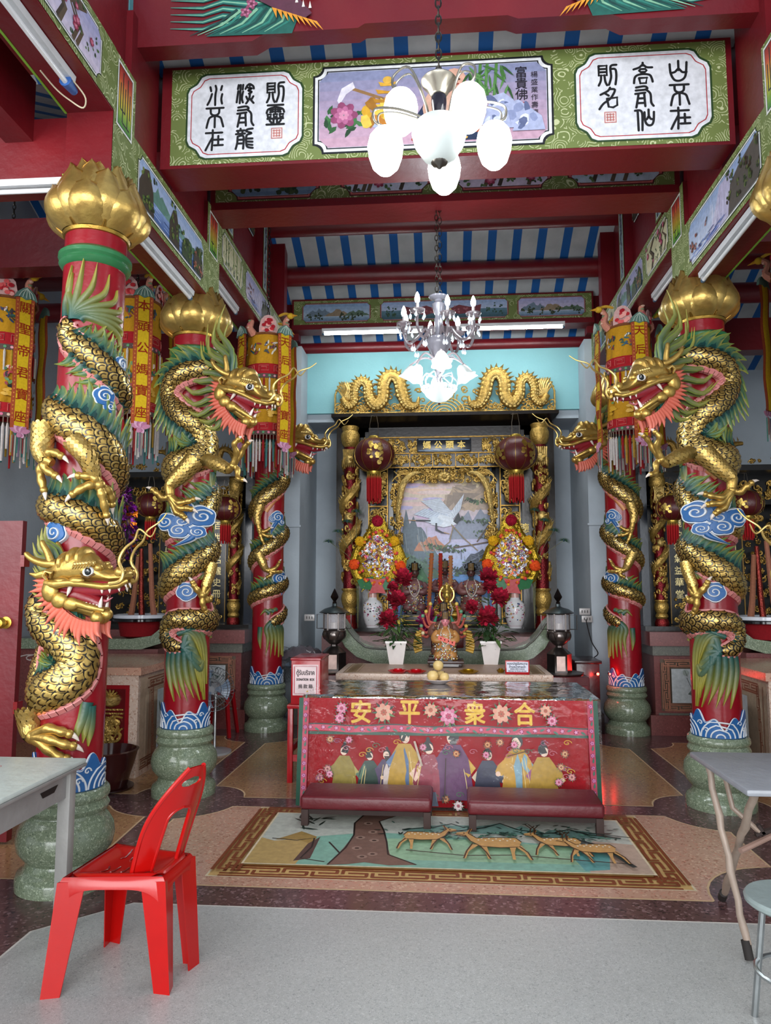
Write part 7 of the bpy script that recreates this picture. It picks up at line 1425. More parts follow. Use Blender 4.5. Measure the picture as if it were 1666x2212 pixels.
# fluorescent tubes
def tube_light(p, q, lab, lit=False, tape=False):
    p, q = Vector(p), Vector(q); c = (p + q) / 2; t = thing('fluorescent_tube', lab, 'lamp', c, 0, 'fluorescent tubes'); p, q = p - c, q - c; d = (q - p).normalized(); sd = d.cross(Vector((0, 0, 1))).normalized()
    m = MB(); pts = [(-.025, 0), (.025, 0), (.03, .035), (-.03, .035)]; v = [e + sd * a + Vector((0, 0, b2)) for e in (p, q) for a, b2 in pts]; m.add(v, [(0, 1, 2, 3), (7, 6, 5, 4)] + [(i, i + 4, (i + 1) % 4 + 4, (i + 1) % 4) for i in range(4)], H('c8cacc'), 0, False); m.build('housing', 'satin', t)
    m = MB(); m.tube([p + d * .02 - Vector((0, 0, .022)), q - d * .02 - Vector((0, 0, .022))], .013, 12, H('d8dadc')); m.build('tube', 'tube_on' if lit else 'ceramic', t)
    m = MB()
    for e, s in ((p, 1), (q, -1)): m.cut(); m.tube([e + d * s * .0 - Vector((0, 0, .022)), e + d * s * .025 - Vector((0, 0, .022))], .016, 10, H('3a5a74') if not tape else H('9a9a9a')); m.rbox(e + d * s * .012 - Vector((0, 0, .01)), (.03, .03, .03), H('a8a8a8'), .004)
    if tape: m.tube([q - d * .05 - Vector((0, 0, .015)), q + d * .04 - Vector((0, 0, .015))], [.032, .02], 10, H('2c5a9c'))
    m.each('end_cap', 'satin', t); return t
tube_light((-1.88, 2.2, 4.04), (-1.865, 3.38, 4.04), 'unlit tube lamp with blue taped end under the left front beam', tape=True)
tube_light((-1.86, 4.1, 3.66), (-1.86, 5.2, 3.66), 'unlit tube lamp under the left beam between the first two dragon columns')
tube_light((-1.89, 5.75, 4.04), (-1.89, 6.5, 4.04), 'unlit tube lamp under the left beam behind the second lotus capital')
tube_light((1.82, 4.1, 3.66), (1.84, 5.16, 3.66), 'unlit tube lamp under the right beam in front of the second lotus capital')
tube_light((1.89, 5.75, 4.04), (1.89, 6.48, 4.04), 'unlit tube lamp under the right beam behind the second lotus capital')
tube_light((-3.3, 3.66, 3.66), (-2.02, 3.66, 3.66), 'unlit tube lamp under the cross beam left of the nearest lotus capital')
tube_light((-1.38, 8.3, 4.46), (-.2, 8.3, 4.46), 'lit fluorescent tube left of the crystal chandelier above the altar', True)
tube_light((.22, 8.3, 4.47), (1.41, 8.3, 4.47), 'lit fluorescent tube right of the crystal chandelier above the altar', True)
for x in (-.79, .81): area('tube_glow', (x, 8.26, 4.41), (x, 8.3, 2), 1.1, .06, 6, (.92, .98, 1))
# loose wire by the taped tube
m = MB(); m.tube(spl([(-1.98, 3.3, 4.06), (-1.95, 3.4, 4.03), (-1.9, 3.45, 4.0), (-1.84, 3.47, 3.97), (-1.81, 3.43, 4.0), (-1.84, 3.36, 4.04)], 24), .004, 6, H('c8bca0')); tag(m.build('loose_wire', 'matte'), 'pale loose wire dangling from the blue taped lamp end', 'wire')
# ================================================================== cylindrical banner canopies
YC = H('b8861c'); YB = H('c8a61c'); RB = H('8c1c20')
def canopy(x, y, z0, chars, lab, rot=.35, R=.2, Hh=1.1, seed=1):
    """z0: height of the top rim"""
    r = random.Random(seed); t = thing('banner_canopy', lab, 'banner', (x, y, z0), rot, 'hanging embroidered canopies')
    m = MB()
    for zz0, zz1, col, fl_ in ((0, -.3, YC, .012), (-.3, -.40, H('9c1a22'), .0), (-.4, -.445, H('5a4a44'), .0), (-.445, -.88, H('b0801c'), .018), (-.88, -.96, H('9c1a22'), .0), (-.96, -1.0, H('5a4a44'), .0)):
        n = 60; k = 6; v = []
        for j in range(k + 1):
            for i in range(n): a = 2 * pi * i / n; q = R + (.006 if fl_ == 0 else 0) + fl_ * sin(a * 11 + j) * (j / k); v.append((q * sin(a), -q * cos(a), zz0 + (zz1 - zz0) * j / k))
        m.add(v, [(j * n + i, j * n + (i + 1) % n, (j + 1) * n + (i + 1) % n, (j + 1) * n + i) for j in range(k) for i in range(n)], col)
    body = m.build('cloth_drum', 'cloth', t)
    P = MB()
    def disc(a, z, s, c, w=1, rot_=0, k=9, q=.012): P.add([((R + q) * sin(a + (s * cos(e) * cos(rot_) - s * w * sin(e) * sin(rot_)) / R), -(R + q) * cos(a + (s * cos(e) * cos(rot_) - s * w * sin(e) * sin(rot_)) / R), z + s * cos(e) * sin(rot_) + s * w * sin(e) * cos(rot_)) for e in [2 * pi * j / k for j in range(k)]], [tuple(range(k))], H(c))
    for j in range(26): a = 2 * pi * j / 26; disc(a, -.422, .012, ['c45c7c', '4c8c5c', 'd8a0a8'][j % 3]); disc(a, -.978, .012, ['4c8c5c', 'c45c7c', 'd8c0a8'][j % 3])
    for j in range(9):
        a = 2 * pi * j / 9
        for z in (-.35, -.92):
            for L in ([(-.05, -.03), (-.05, .03), (.04, .03), (.04, -.02), (-.03, -.02), (-.03, .015), (.02, .015), (.02, -.005)],): P.tube([((R + .012) * sin(a + u / R), -(R + .012) * cos(a + u / R), z + w) for u, w in L], .0035, 4, H('c86a60'))
    for j in range(8):
        a = 2 * pi * j / 8 + .3
        for i in range(16): disc(a + r.uniform(-.25, .25), -.15 + r.uniform(-.06, .06), r.uniform(.012, .03), r.choice(['1c3a5c', '24585c', '8c3c34', '3c2c34', 'd8d0c0', '2c4c3c']), .35, r.uniform(0, 3))
        for i in range(12): disc(a + .1 + r.uniform(-.12, .12), -.66 + r.uniform(-.1, .1), r.uniform(.012, .026), r.choice(['2c5c3c', '8c2c34', 'd8c0b0', '1c1c20', '5c8c5c', 'a83c3c']), .6, r.uniform(0, 3), q=.024)
        for i in range(8): disc(a + .1 + r.uniform(-.15, .15), -.8 + r.uniform(-.03, .03), .022, 'c89a2c', .6, 0, q=.024)
    P.build('embroidery', 'pict', body)
    m = MB()
    for j in range(40):
        a = 2 * pi * j / 40; q = R + .008; m.tube([(q * sin(a), -q * cos(a), -1.0), (q * sin(a), -q * cos(a), -1.07)], .004, 4, H('8c7a6c')); cc = H(r.choice(['b8b0ac', '8c1c20', 'b8b0ac', '3c6a68', '9c7a2c'])); m.tube([(q * sin(a), -q * cos(a), -1.05), (q * sin(a), -q * cos(a), -1.08), (q * sin(a), -q * cos(a), -1.26 - .05 * (j % 3))], [.006, .012, .008], 5, cc)
    for j in range(26): a = 2 * pi * j / 26; q = R + .02; m.tube([(q * sin(a), -q * cos(a), -.445), (q * sin(a), -q * cos(a), -.47), (q * sin(a), -q * cos(a), -.62)], [.004, .01, .006], 5, H(['8c1c20', 'c0b8b0', 'a8882c'][j % 3]))
    m.build('tassel_fringe', 'cloth', t)
    m = MB(); m.tube([(R * 1.02 * sin(a), -R * 1.02 * cos(a), .0) for a in [2 * pi * j / 36 for j in range(37)]], .012, 6, H('7a4a2c')); m.lathe([(0, .0), (R * 1.0, .0)], 36, col=H('6c1a20')); m.build('top_ring', 'cloth', t)
    for j in range(8):
        a = 2 * pi * j / 8 + .15; f = lambda u, w, k=0: Vector(((R + k) * sin(a + u / R), -(R + k) * cos(a + u / R), w)); m = MB()
        if j % 2 == 0:
            out = [(-.085, .0), (-.085, .06), (-.07, .13), (-.035, .17), (0, .18), (.035, .17), (.07, .13), (.085, .06), (.085, .0)]
            m.add([f(u, w, .012) for u, w in out] + [f(u, w, .0) for u, w in out], [tuple(range(9)), tuple(range(17, 8, -1))] + [(i, i + 9, (i + 1) % 9 + 9, (i + 1) % 9) for i in range(9)], H('c8a09c'), 0, False)
            for i in range(14): u, w = r.uniform(-.05, .05), r.uniform(.02, .13); m.add([f(u + .02 * cos(e), w + .018 * sin(e), .016 + i * .0004) for e in [2 * pi * q / 8 for q in range(8)]], [tuple(range(8))], H(r.choice(['b82c34', 'd85c5c', 'a01c28', 'e8a098'])), 0, False)
            m.build('peony_crest', 'cloth', t)
        else:   # phoenix head on a curved neck
            d = Vector((sin(a), -cos(a), 0)); pts = spl([tuple(d * R + Vector((0, 0, .0))), tuple(d * (R + .05) + Vector((0, 0, .05))), tuple(d * (R + .03) + Vector((0, 0, .13))), tuple(d * (R + .08) + Vector((0, 0, .18)))], 14); m.tube(pts, [.04 - .0016 * i for i in range(14)], 8, H('c0806c')); m.ball(d * (R + .1) + Vector((0, 0, .18)), (.035, .035, .03), H('c8a02c'), 10, 8); m.tube([d * (R + .12) + Vector((0, 0, .18)), d * (R + .19) + Vector((0, 0, .165))], [.018, .002], 6, H('c8902c')); m.tube(spl([tuple(d * (R + .08) + Vector((0, 0, .2))), tuple(d * (R + .02) + Vector((0, 0, .22))), tuple(d * (R - .06) + Vector((0, 0, .21)))], 8), [.014] * 7 + [.002], 6, H('d8a83c'))
            for i in range(5): q = pts[2 + 2 * i]; m.ball(Vector(q) + d * .02, (.02, .02, .012), H(['7a8c6c', 'd8b09c', 'b8606c'][i % 3]), 6, 5)
            m.build('phoenix_head', 'cloth', t)
    # four long name banners
    for j in range(4):
        a = 2 * pi * j / 4 + .72; d = Vector((sin(a), -cos(a), 0)); sd = Vector((cos(a), sin(a), 0)); bx = d * (R + .10)
        g = lambda u, w, k=0: bx + sd * u + Vector((0, 0, w)) + d * (k + .006 * sin(w * 14 + u * 9))
        m = MB(); 
        def strip(u0, u1, z0_, z1_, c, k, n=16): m.add([g(u0 + (u1 - u0) * q, z0_ + (z1_ - z0_) * i / n, k) for i in range(n + 1) for q in (0, 1)], [(2 * i, 2 * i + 2, 2 * i + 3, 2 * i + 1) for i in range(n)], c)
        strip(-.075, .075, -.02, -Hh, H('a04a2c'), 0); strip(-.075, .075, -.02, -Hh, H('a04a2c'), -.004); strip(-.044, .044, -.02, -Hh, YB, .003); strip(-.044, .044, -.02, -Hh, YB, -.007); bn = m.build('name_banner', 'cloth', t)
        m = MB()
        for i, ch in enumerate(chars): write(m, g, ch, 0, -.10 - (Hh - .2) / (len(chars) - 1) * i if len(chars) > 1 else -.5, .1, '8c2410', .0055, .0012); 
        for i in range(30): w = -.05 - (Hh - .1) * i / 30; m.add([g(sg * .06 + .007 * cos(e), w + .007 * sin(e), .003) for sg in (1,) for e in [2 * pi * q / 6 for q in range(6)]], [tuple(range(6))], H('c8803c'), 0, False); m.add([g(-.06 + .007 * cos(e), w + .007 * sin(e), .003) for e in [2 * pi * q / 6 for q in range(6)]], [tuple(range(6))], H('c8803c'), 0, False)
        m.build('banner_lettering', 'cloth', bn)
        m = MB(); cap = [(-.09, -.03), (-.07, .02), (-.03, .055), (0, .07), (.03, .055), (.07, .02), (.09, -.03), (.045, -.015), (0, -.035), (-.045, -.015)]
        m.add([g(u, w, .012) for u, w in cap] + [g(u, w, -.008) for u, w in cap], [tuple(range(10))[::-1], tuple(range(10, 20))] + [(i, (i + 1) % 10, 10 + (i + 1) % 10, 10 + i) for i in range(10)], H('5c7a70'), 0, False)
        for u in (-.06, -.03, 0, .03, .06): m.tube([g(0, .06, .014), g(u * .7, .02, .016), g(u, -.02, .014)], .003, 4, H('b8c8bc'))
        m.build('leaf_cap', 'cloth', bn)
        m = MB()
        for i, (aa, ll) in enumerate(((-1.25, .09), (-.75, .075), (-.35, .06), (0, .055), (.35, .06), (.75, .075), (1.25, .09), (2.6, .05), (3.14, .04), (3.7, .05))): 
            pts = [(ll * q * sin(aa) + w_ * .02 * cos(aa), ll * q * cos(aa) - w_ * .02 * sin(aa)) for q, w_ in ((0, 0), (.4, 1), (.75, .8), (1, 0), (.75, -.8), (.4, -1))]; m.add([g(u, -Hh - .035 + w, .01 + .001 * i) for u, w in pts], [tuple(range(6))], H(['b87c98', 'd0a0b8', 'a86c8c'][i % 3]), 0, False)
        m.build('lotus_badge', 'cloth', bn)
        m = MB()
        for i in range(9): u = -.06 + .015 * i; m.tube([g(u, -Hh - .06, 0), g(u, -Hh - .2 - .03 * (i % 3), 0)], .005, 4, H(['8c8078', '7a2c2c', 'b0a89c', '3c6a60', '6c5a70'][i % 5]))
        m.build('banner_fringe', 'cloth', bn)
    m = MB(); zc = 4.86 + (y - 4.46) * .554 if y < 6.3 else 5.88 - (y - 6.3) * .447; chain(m, (0, 0, zc - z0), (0, 0, .05), .05, .004); 
    for j in range(3): a = 2 * pi * j / 3; m.tube([(0, 0, .2), (R * .9 * sin(a), -R * .9 * cos(a), .01)], .003, 4, H('4a4640'))
    m.build('hanging_chain', 'metal', t); return t
canopy(-3.62, 5.75, 3.86, '關聖帝君寶座', 'yellow canopy half cut off by the left edge of the photo', .25, seed=1)
canopy(-2.62, 6.0, 3.92, '本頭公媽寶座', 'yellow canopy hanging between the two nearest left dragon columns', -.12, seed=2)
canopy(-1.72, 7.05, 3.95, '天后聖母寶座', 'yellow canopy hanging beside the left rear dragon head', .1, seed=3)
canopy(1.78, 7.0, 3.93, '天后聖母寶座', 'yellow canopy hanging beside the right rear dragon head', -.62, seed=4)
canopy(2.95, 6.0, 4.05, '本頭公媽寶座', 'yellow canopy half cut off by the right edge of the photo', .0, R=.24, seed=5)
# ================================================================== side altars
def side_altar(s, chars, lab, rows):
    rg = random.Random(31 if s < 0 else 32); x0, x1 = (2.14, 4.2)
    ped = thing('stone_pedestal', 'stone pedestal with painted panels under the %s side altar' % ('left' if s < 0 else 'right'), 'pedestal', (s * 3.1, 8.6, 0)); o = Matrix.Translation((-s * 3.1, -8.6, 0))
    bx = lambda m, a, b2, *q: m.box(*sorted((s * a, s * b2)), *q)
    m = MB(); m.X = o; bx(m, 2.1, 4.2, 7.86, 9.5, 0, .2); bx(m, 2.16, 4.2, 7.9, 9.5, .2, .8); bx(m, 2.1, 4.2, 7.8, 9.5, .9, 1.04); m.build('plinth', 'redstone', ped)
    m = MB(); m.X = o; bx(m, 2.14, 4.2, 7.86, 9.5, .8, .9); bx(m, 2.19, 4.2, 7.89, 9.5, .2, .22); m.build('moulding', 'greystone', ped)
    P = Paint(frame(o @ Vector((min(s * 2.22, s * 2.95), 7.897, .24)), (1, 0, 0), (0, 0, 1)), step=.0006, seed=41); P.k = .001; w, h = .73, .52
    P.rect(0, 0, w, h, '5a4a3c')
    for o_, d_, L in (((0, 0), (1, 0), w), ((w, 0), (0, 1), h), ((w, h), (-1, 0), w), ((0, h), (0, -1), h)): keyband(P, (o_[0] + d_[0] * .03, o_[1] + d_[1] * .03), d_, L - .06, .075, 5, '94604a')
    P.rect(.09, .09, w - .09, h - .09, 'a8aeb0'); P.clip = [(.1, .1), (w - .1, .1), (w - .1, h - .1), (.1, h - .1)]
    if s < 0:
        P.line([(.6, .12), (.56, .2), (.5, .25), (.42, .26), (.3, .24)], .02, '3a2c28')
        for i in range(40): P.leaf(P.r.uniform(.2, .62), P.r.choice([.2, .3, .36]) + P.r.uniform(-.04, .04), .05, .012, P.r.uniform(0, 6.3), P.r.choice(['1f5a5c', '2c4a44', '14383c']))
    else:
        for q in (.3, .42, .5): P.line([(.38, .1), (q, .2), (q - .06, .34)], .005, '2c302c')
        for i in range(7): P.leaf(.4, .22, .16, .1, 3.4 + .45 * i, ['5a6660', '4a5650', '6c7870'][i % 3]); P.line([(.4, .22), (.4 + .15 * cos(3.4 + .45 * i), .22 + .15 * sin(3.4 + .45 * i))], .004, '2c302c')
        P.leaf(.24, .36, .09, .06, 1.9, '8c9690'); P.line([(.24, .36), (.21, .44)], .004, '2c302c')
    P.mb.build('painted_panel', 'pict', ped)
    t = thing('altar_cabinet', lab, 'altar', (s * 3.1, 8.8, 1.04)); o = Matrix.Translation((-s * 3.1, -8.8, -1.04)); fr = frame(o @ Vector((0, 8.4, 0)), (1, 0, 0), (0, 0, 1))
    m = MB(); m.X = o; bx(m, 2.14, 4.2, 8.75, 9.5, 1.04, 2.75, BL); bx(m, 2.12, 2.2, 8.1, 9.5, 1.06, 2.72, H('1c2430')); bx(m, 2.1, 4.2, 7.95, 9.5, 1.04, 1.09, BL); bx(m, 2.1, 4.2, 7.96, 9.5, 2.72, 2.78, BL); bx(m, 2.2, 4.2, 8.35, 8.42, 2.4, 2.72, BL); m.build('carcass', 'lacquer', t)
    m = MB(); m.X = o; twist_pillar(m, s * 2.33, 8.16, 1.34, 2.6, .075, rg); m.lathe([(.06, 2.56), (.085, 2.6), (.085, 2.66), (.07, 2.7), (.08, 2.72)], 20, (s * 2.33, 8.16, 0), GOLD); pot_foot(m, s * 2.33, 8.16, 1.16, .07, .2); m.lathe([(.07, 1.09), (.075, 1.12), (.06, 1.16)], 18, (s * 2.33, 8.16, 0), H('7a1c1c')); m.build('dragon_pillar', 'carve', t)
    # couplet board
    for xb, tx in ((2.58, chars[0]), (3.16, chars[1])):
        m = MB(); m.X = o; bx(m, xb - .1, xb + .1, 8.33, 8.36, 1.1, 2.4, H('0c0b0a')); 
        for q in (-.1, .1): bx(m, xb + q - .005, xb + q + .005, 8.32, 8.33, 1.1, 2.4, H('8c6a2c'))
        cb = m.build('couplet_board', 'lacquer', t); m = MB()
        for i, ch in enumerate(tx): write(m, lambda u, v, k=0: o @ Vector((u, 8.328 - k, v)), ch, s * xb, 2.2 - .13 * i, .1, 'b8a878', .001, .001)
        for z in (1.12, 1.26): scrollwork(m, lambda u, v, k=0: o @ Vector((u, 8.328 - k, v)), s * xb - .075, z, .15, .115, 9, rg, GOLD, .006, .006)
        m.build('couplet_lettering', 'gold', cb)
    m = MB(); fr = lambda u, v, k=0: o @ Vector((u, 8.34 - k, v))
    for i in range(7): m.cut(); scrollwork(m, fr, min(s * (2.42 + .25 * i), s * (2.64 + .25 * i)), 2.44, .22, .22, 12, rg, mixc(GOLD, DGOLD, .4), .008)
    for k in range(6): m.cut(); scrollwork(m, lambda u, v, k=0: o @ Vector((u, 8.6 - k, v)), min(s * 2.72, s * 2.98), 1.15 + .2 * k, .26, .18, 10, rg, mixc(GOLD, DGOLD, .5), .008, .02); m.cut(); scrollwork(m, lambda u, v, k=0: o @ Vector((u, 8.6 - k, v)), min(s * 3.3, s * 3.9), 1.15 + .2 * k, .6, .18, 16, rg, mixc(GOLD, DGOLD, .5), .008, .02)
    m.each('carved_panel', 'carve', t)
    m = MB()   # gilt crest of a coiled serpent above the cornice
    for j in range(1): 
        f4 = lambda u, v, k=0: o @ Vector((s * u, 8.05 - k, 2.78 + v)); L = [(2.3, .05), (2.36, .22), (2.46, .25), (2.52, .12), (2.62, .07), (2.7, .2), (2.8, .24), (2.88, .1), (3.0, .08), (3.1, .22), (3.2, .24)]; P0 = spl(L, 60); m.tube([f4(a, b2, .02) for a, b2 in P0], [.02 + .03 * sin(pi * i / 59) for i in range(60)], 8, mixc(GOLD, DGOLD, .4))
        for i in range(2, 58, 2): m.tube([f4(P0[i][0], P0[i][1] + .03, .02), f4(P0[i][0] - .01, P0[i][1] + .075, .02)], [.01, .001], 4, mixc(GOLD, DGOLD, .4))
        scrollwork(m, lambda u, v, k=0: o @ Vector((u, 8.05 - k, v)), min(s * 2.15, s * 4.0), 2.79, 1.85, .1, 36, rg, mixc(GOLD, DGOLD, .4), .009)
    m.build('gilt_crest', 'carve', t)
side_altar(-1, ('百世威名耀史冊', '千秋正氣照'), 'dark altar cabinet with gilt pillar and couplet boards in the left side bay', 0); side_altar(1, ('義伯雲氣益華堂', '萬古日光浮'), 'dark altar cabinet with gilt pillar and couplet boards in the right side bay', 0)
for px, py, Y, lab in ((326, 1092, 7.75, 'dark red lantern before the left side altar, left of the second dragon column'), (488, 1100, 7.75, 'dark red lantern before the left side altar, right of the second dragon column'), (1452, 1098, 7.75, 'dark red lantern before the right side altar, left of the second dragon column'), (1614, 1088, 7.75, 'dark red lantern before the right side altar, right of the second dragon column')):
    dup(L1, at(px, py, Y), .7, lab, scale=(.66, .66, .66))
# stone incense blocks in front of the side altars
def stone_block(s, lab):
    t = thing('incense_altar', lab, 'altar', (s * 2.8, 6.1, 0)); o = Matrix.Translation((-s * 2.8, -6.1, 0)); bx = lambda m, a, b2, *q: m.box(*sorted((s * a, s * b2)), *q); rg = random.Random(50)
    m = MB(); m.X = o; bx(m, 2.42, 3.2, 5.82, 6.95, 0, .80); m.build('block', 't_cream', t)
    m = MB(); m.X = o; bx(m, 2.39, 3.23, 5.79, 6.98, .80, .86); m.build('slab', 't_pink', t)
    m = MB(); m.X = o; bx(m, 2.49, 3.13, 5.812, 5.82, .04, .72, H('8c141c')); bx(m, 2.52, 3.1, 5.809, 5.812, .07, .69, H('5c1014')); pn = m.build('red_panel', 'gloss', t)
    m = MB(); f = lambda u, v, k=0: o @ Vector((u, 5.808 - k, v)); xa = min(s * 2.53, s * 3.09)
    for q in (.13, .3, .46):
        m.lathe([(.02, 0), (.06, .02), (.075, .06), (.06, .08), (.07, .09)], 14, f(xa + q, .55, -.0), GOLD2, fn=lambda a, z: 1 + .08 * cos(a * 10))
        for k in range(12): m.tube([f(xa + q, .63, .02), f(xa + q + .07 * cos(k * .5 + .2), .64 + .05 * abs(sin(k * .5 + .2)), .03)], [.012, .003], 5, GOLD)
    m.box(*(lambda p: (p.x, p.x + .56, p.y - .012, p.y, p.z, p.z + .012))(f(xa, .525)), GOLD); m.box(*(lambda p: (p.x, p.x + .56, p.y - .012, p.y, p.z, p.z + .012))(f(xa, .495)), GOLD)
    scrollwork(m, f, xa, .09, .56, .39, 90, rg, GOLD, .011, .022)
    m.tube(spl([f(xa + .12, .34, .03), f(xa + .2, .28, .05), f(xa + .3, .3, .05), f(xa + .38, .2, .04)], 14), [.04, .05, .055, .06, .06, .06, .055, .05, .05, .05, .045, .04, .03, .01], 10, GOLD2); m.ball(f(xa + .12, .38, .04), (.06, .04, .06), GOLD2, 12, 8)
    m.build('gilt_carving', 'carve', pn)
    sd = 1 if s < 0 else -1; P = Paint(frame(o @ Vector((s * 2.419, 5.86 if s < 0 else 6.9, .05)), (0, -s, 0), (0, 0, 1)), step=.0006, seed=3); P.k = .001
    P.rect(0, 0, 1.04, .72, 'c0a890')
    for o_, d_, L in (((0, 0), (1, 0), 1.04), ((1.04, 0), (0, 1), .72), ((1.04, .72), (-1, 0), 1.04), ((0, .72), (0, -1), .72)): keyband(P, (o_[0] + d_[0] * .02, o_[1] + d_[1] * .02), d_, L - .04, .08, 8, '7a4630')
    P.rect(.1, .1, .94, .62, 'a4b0b4')
    for i in range(30): P.leaf(P.r.uniform(.15, .9), P.r.uniform(.15, .5), .12, .02, P.r.uniform(1, 2.2), P.r.choice(['2c4038', '3f5a4c', '1f2c28']))
    P.mb.build('painted_side', 'pict', t)
    m = MB(); m.X = o
    for q in range(2): 
        up2 = [(2.3, 1.36), (2.36, 1.3), (2.48, 1.12), (2.62, 1.04), (2.8, 1.02), (4.2, 1.02)]; lo2 = [(4.2, .93), (2.75, .93), (2.5, .97), (2.36, 1.08), (2.28, 1.22)]
    poly = [(s * a, b2) for a, b2 in up2 + lo2]; poly = poly[::-1] if s > 0 else poly
    return t
stone_block(-1, 'cream terrazzo incense altar with gilt carved front behind the nearest left dragon column'); stone_block(1, 'cream terrazzo incense altar behind the second right dragon column')
for s, nm in ((-1, 'left'), (1, 'right')):
    t = thing('stone_rail', 'green stone altar rail with a carved red frieze in the %s side bay' % nm, 'altar rail', (s * 3.2, 7.2, 0)); o = Matrix.Translation((-s * 3.2, -7.2, 0))
    m = MB(); m.X = o; v = [(s * a, b2) for a, b2 in [(2.5, 1.34), (2.56, 1.32), (2.66, 1.14), (2.8, 1.03), (3.0, 1.0), (4.2, 1.0), (4.2, .9), (2.9, .9), (2.7, .96), (2.56, 1.1), (2.48, 1.24)]]; v = v if s < 0 else v[::-1]; m.prism(v, lambda u, w, k=0: Vector((u, 7.3 - k, w)), .3); m.build('curved_rail', 'granite', t)
    m = MB(); m.X = o; m.box(*sorted((s * 2.75, s * 4.2)), 7.05, 7.6, 0, .9); m.build('frieze', 'redstone', t)
    m = MB(); P = Paint(lambda u, v, k=0: o @ Vector((u, 7.045 - k, v)), m, step=.0006)
    for q in range(4):
        for k in (1, -1): P.line([(s * (2.95 + .35 * q) + k * (.01 + .14 * (1 - a / 12) * cos(a * .55)), .8 + .05 * (1 - a / 12) * sin(a * .55)) for a in range(11)], .012, 'b0a09c')
    m.build('frieze_scroll', 'matte', t)
# offerings in the side bays
for s, nm in ((-1, 'left'), (1, 'right')):
    t = thing('incense_bowl', 'red cloth wrapped incense bowl on the %s side altar rail' % nm, 'incense bowl', (s * 2.98, 7.2, 1.0)); m = MB(); m.lathe([(.14, 0), (.2, .02), (.22, .14), (.25, .2), (.26, .21), (.24, .215), (.2, .18)], 28, col=H('7c1018')); m.build('bowl', 'cloth', t); m = MB(); m.lathe([(.255, .19), (.27, .195), (.27, .225), (.25, .23), (.22, .21)], 28, col=H('c8ccd4')); m.lathe([(.262, .16), (.275, .165), (.275, .185), (.26, .19)], 28, col=H('141214')); m.build('rim', 'ceramic', t)
    for i, (dx, hh, lean) in enumerate(((-.12, .62, .06), (0, .7, -.03), (.13, .75, -.07))):
        m = MB(); m.tube(spl([(dx, 0, .18), (dx + lean * .5, 0, .4), (dx + lean, 0, .18 + hh)], 12), [.034 - .0012 * q for q in range(12)], 8, H(['8c5a44', '7a2c24', '94604c'][i])); m.build('incense_stick', 'foil' if i == 1 else 'cloth', t)
# ================================================================== small things on and round the altars
def potted(px, lab, seed, flip=1):
    p = fl(px, 1434, .75); rg = random.Random(seed); t = thing('potted_plant', lab, 'plant', (p.x, p.y, .75), 0, 'potted plants on the terrazzo altar'); m = MB()
    w0, w1, h = .066, .098, .225; v = [(sx * w, sy * w, z) for z, w in ((0, w0), (h - .02, w1), (h - .02, w1 + .006), (h, w1 + .006), (h, w1 - .006), (h - .03, w1 - .01)) for sx, sy in ((-1, -1), (1, -1), (1, 1), (-1, 1))]
    m.add(v, [(i * 4 + j, i * 4 + (j + 1) % 4, i * 4 + 4 + (j + 1) % 4, i * 4 + 4 + j) for i in range(5) for j in range(4)] + [(3, 2, 1, 0)], H('d8d0cc'), 0, False); m.add([(-w1, -w1, h - .03), (w1, -w1, h - .03), (w1, w1, h - .03), (-w1, w1, h - .03)], [(0, 1, 2, 3)], H('2c2018')); m.build('flower_pot', 'plastic', t)
    m = MB()
    for i in range(90):
        a = rg.uniform(0, 6.3); hh = rg.uniform(.0, .26); R = rg.uniform(.03, .2) * (1 if hh < .18 else .7); base = Vector((.03 * cos(a), .03 * sin(a), h - .02)); tip = Vector((R * cos(a), R * sin(a) * .7, h + hh - R * .35)); d = (tip - base); L = rg.uniform(.07, .12); dd = Vector((cos(a), sin(a) * .7, rg.uniform(-.8, .4))).normalized(); sd = dd.cross(Vector((0, 0, 1))).normalized(); w = L * .2
        if i % 3 == 0: m.tube([base, (base + tip) / 2 + Vector((0, 0, .03)), tip], .003, 4, H('3c4c28'))
        pts = [tip, tip + dd * L * .35 + sd * w + Vector((0, 0, .006)), tip + dd * L * .7 + sd * w * .7, tip + dd * L - Vector((0, 0, .012)), tip + dd * L * .7 - sd * w * .7, tip + dd * L * .35 - sd * w + Vector((0, 0, .006)), tip + dd * L * .5 - Vector((0, 0, .004))]
        m.add(pts, [(0, 1, 6), (1, 2, 6), (2, 3, 6), (3, 4, 6), (4, 5, 6), (5, 0, 6)], H(rg.choice(['2c4a28', '3a5a30', '24401f', '46602c'] + (['a8943c'] if hh > .2 else []))))
    m.build('foliage', 'leaf', t); return t, p
pA, qA = potted(857, 'white square pot of green foliage at the left of the terrazzo altar', 1); pB, qB_ = potted(1060, 'white square pot of green foliage at the right of the terrazzo altar', 2)
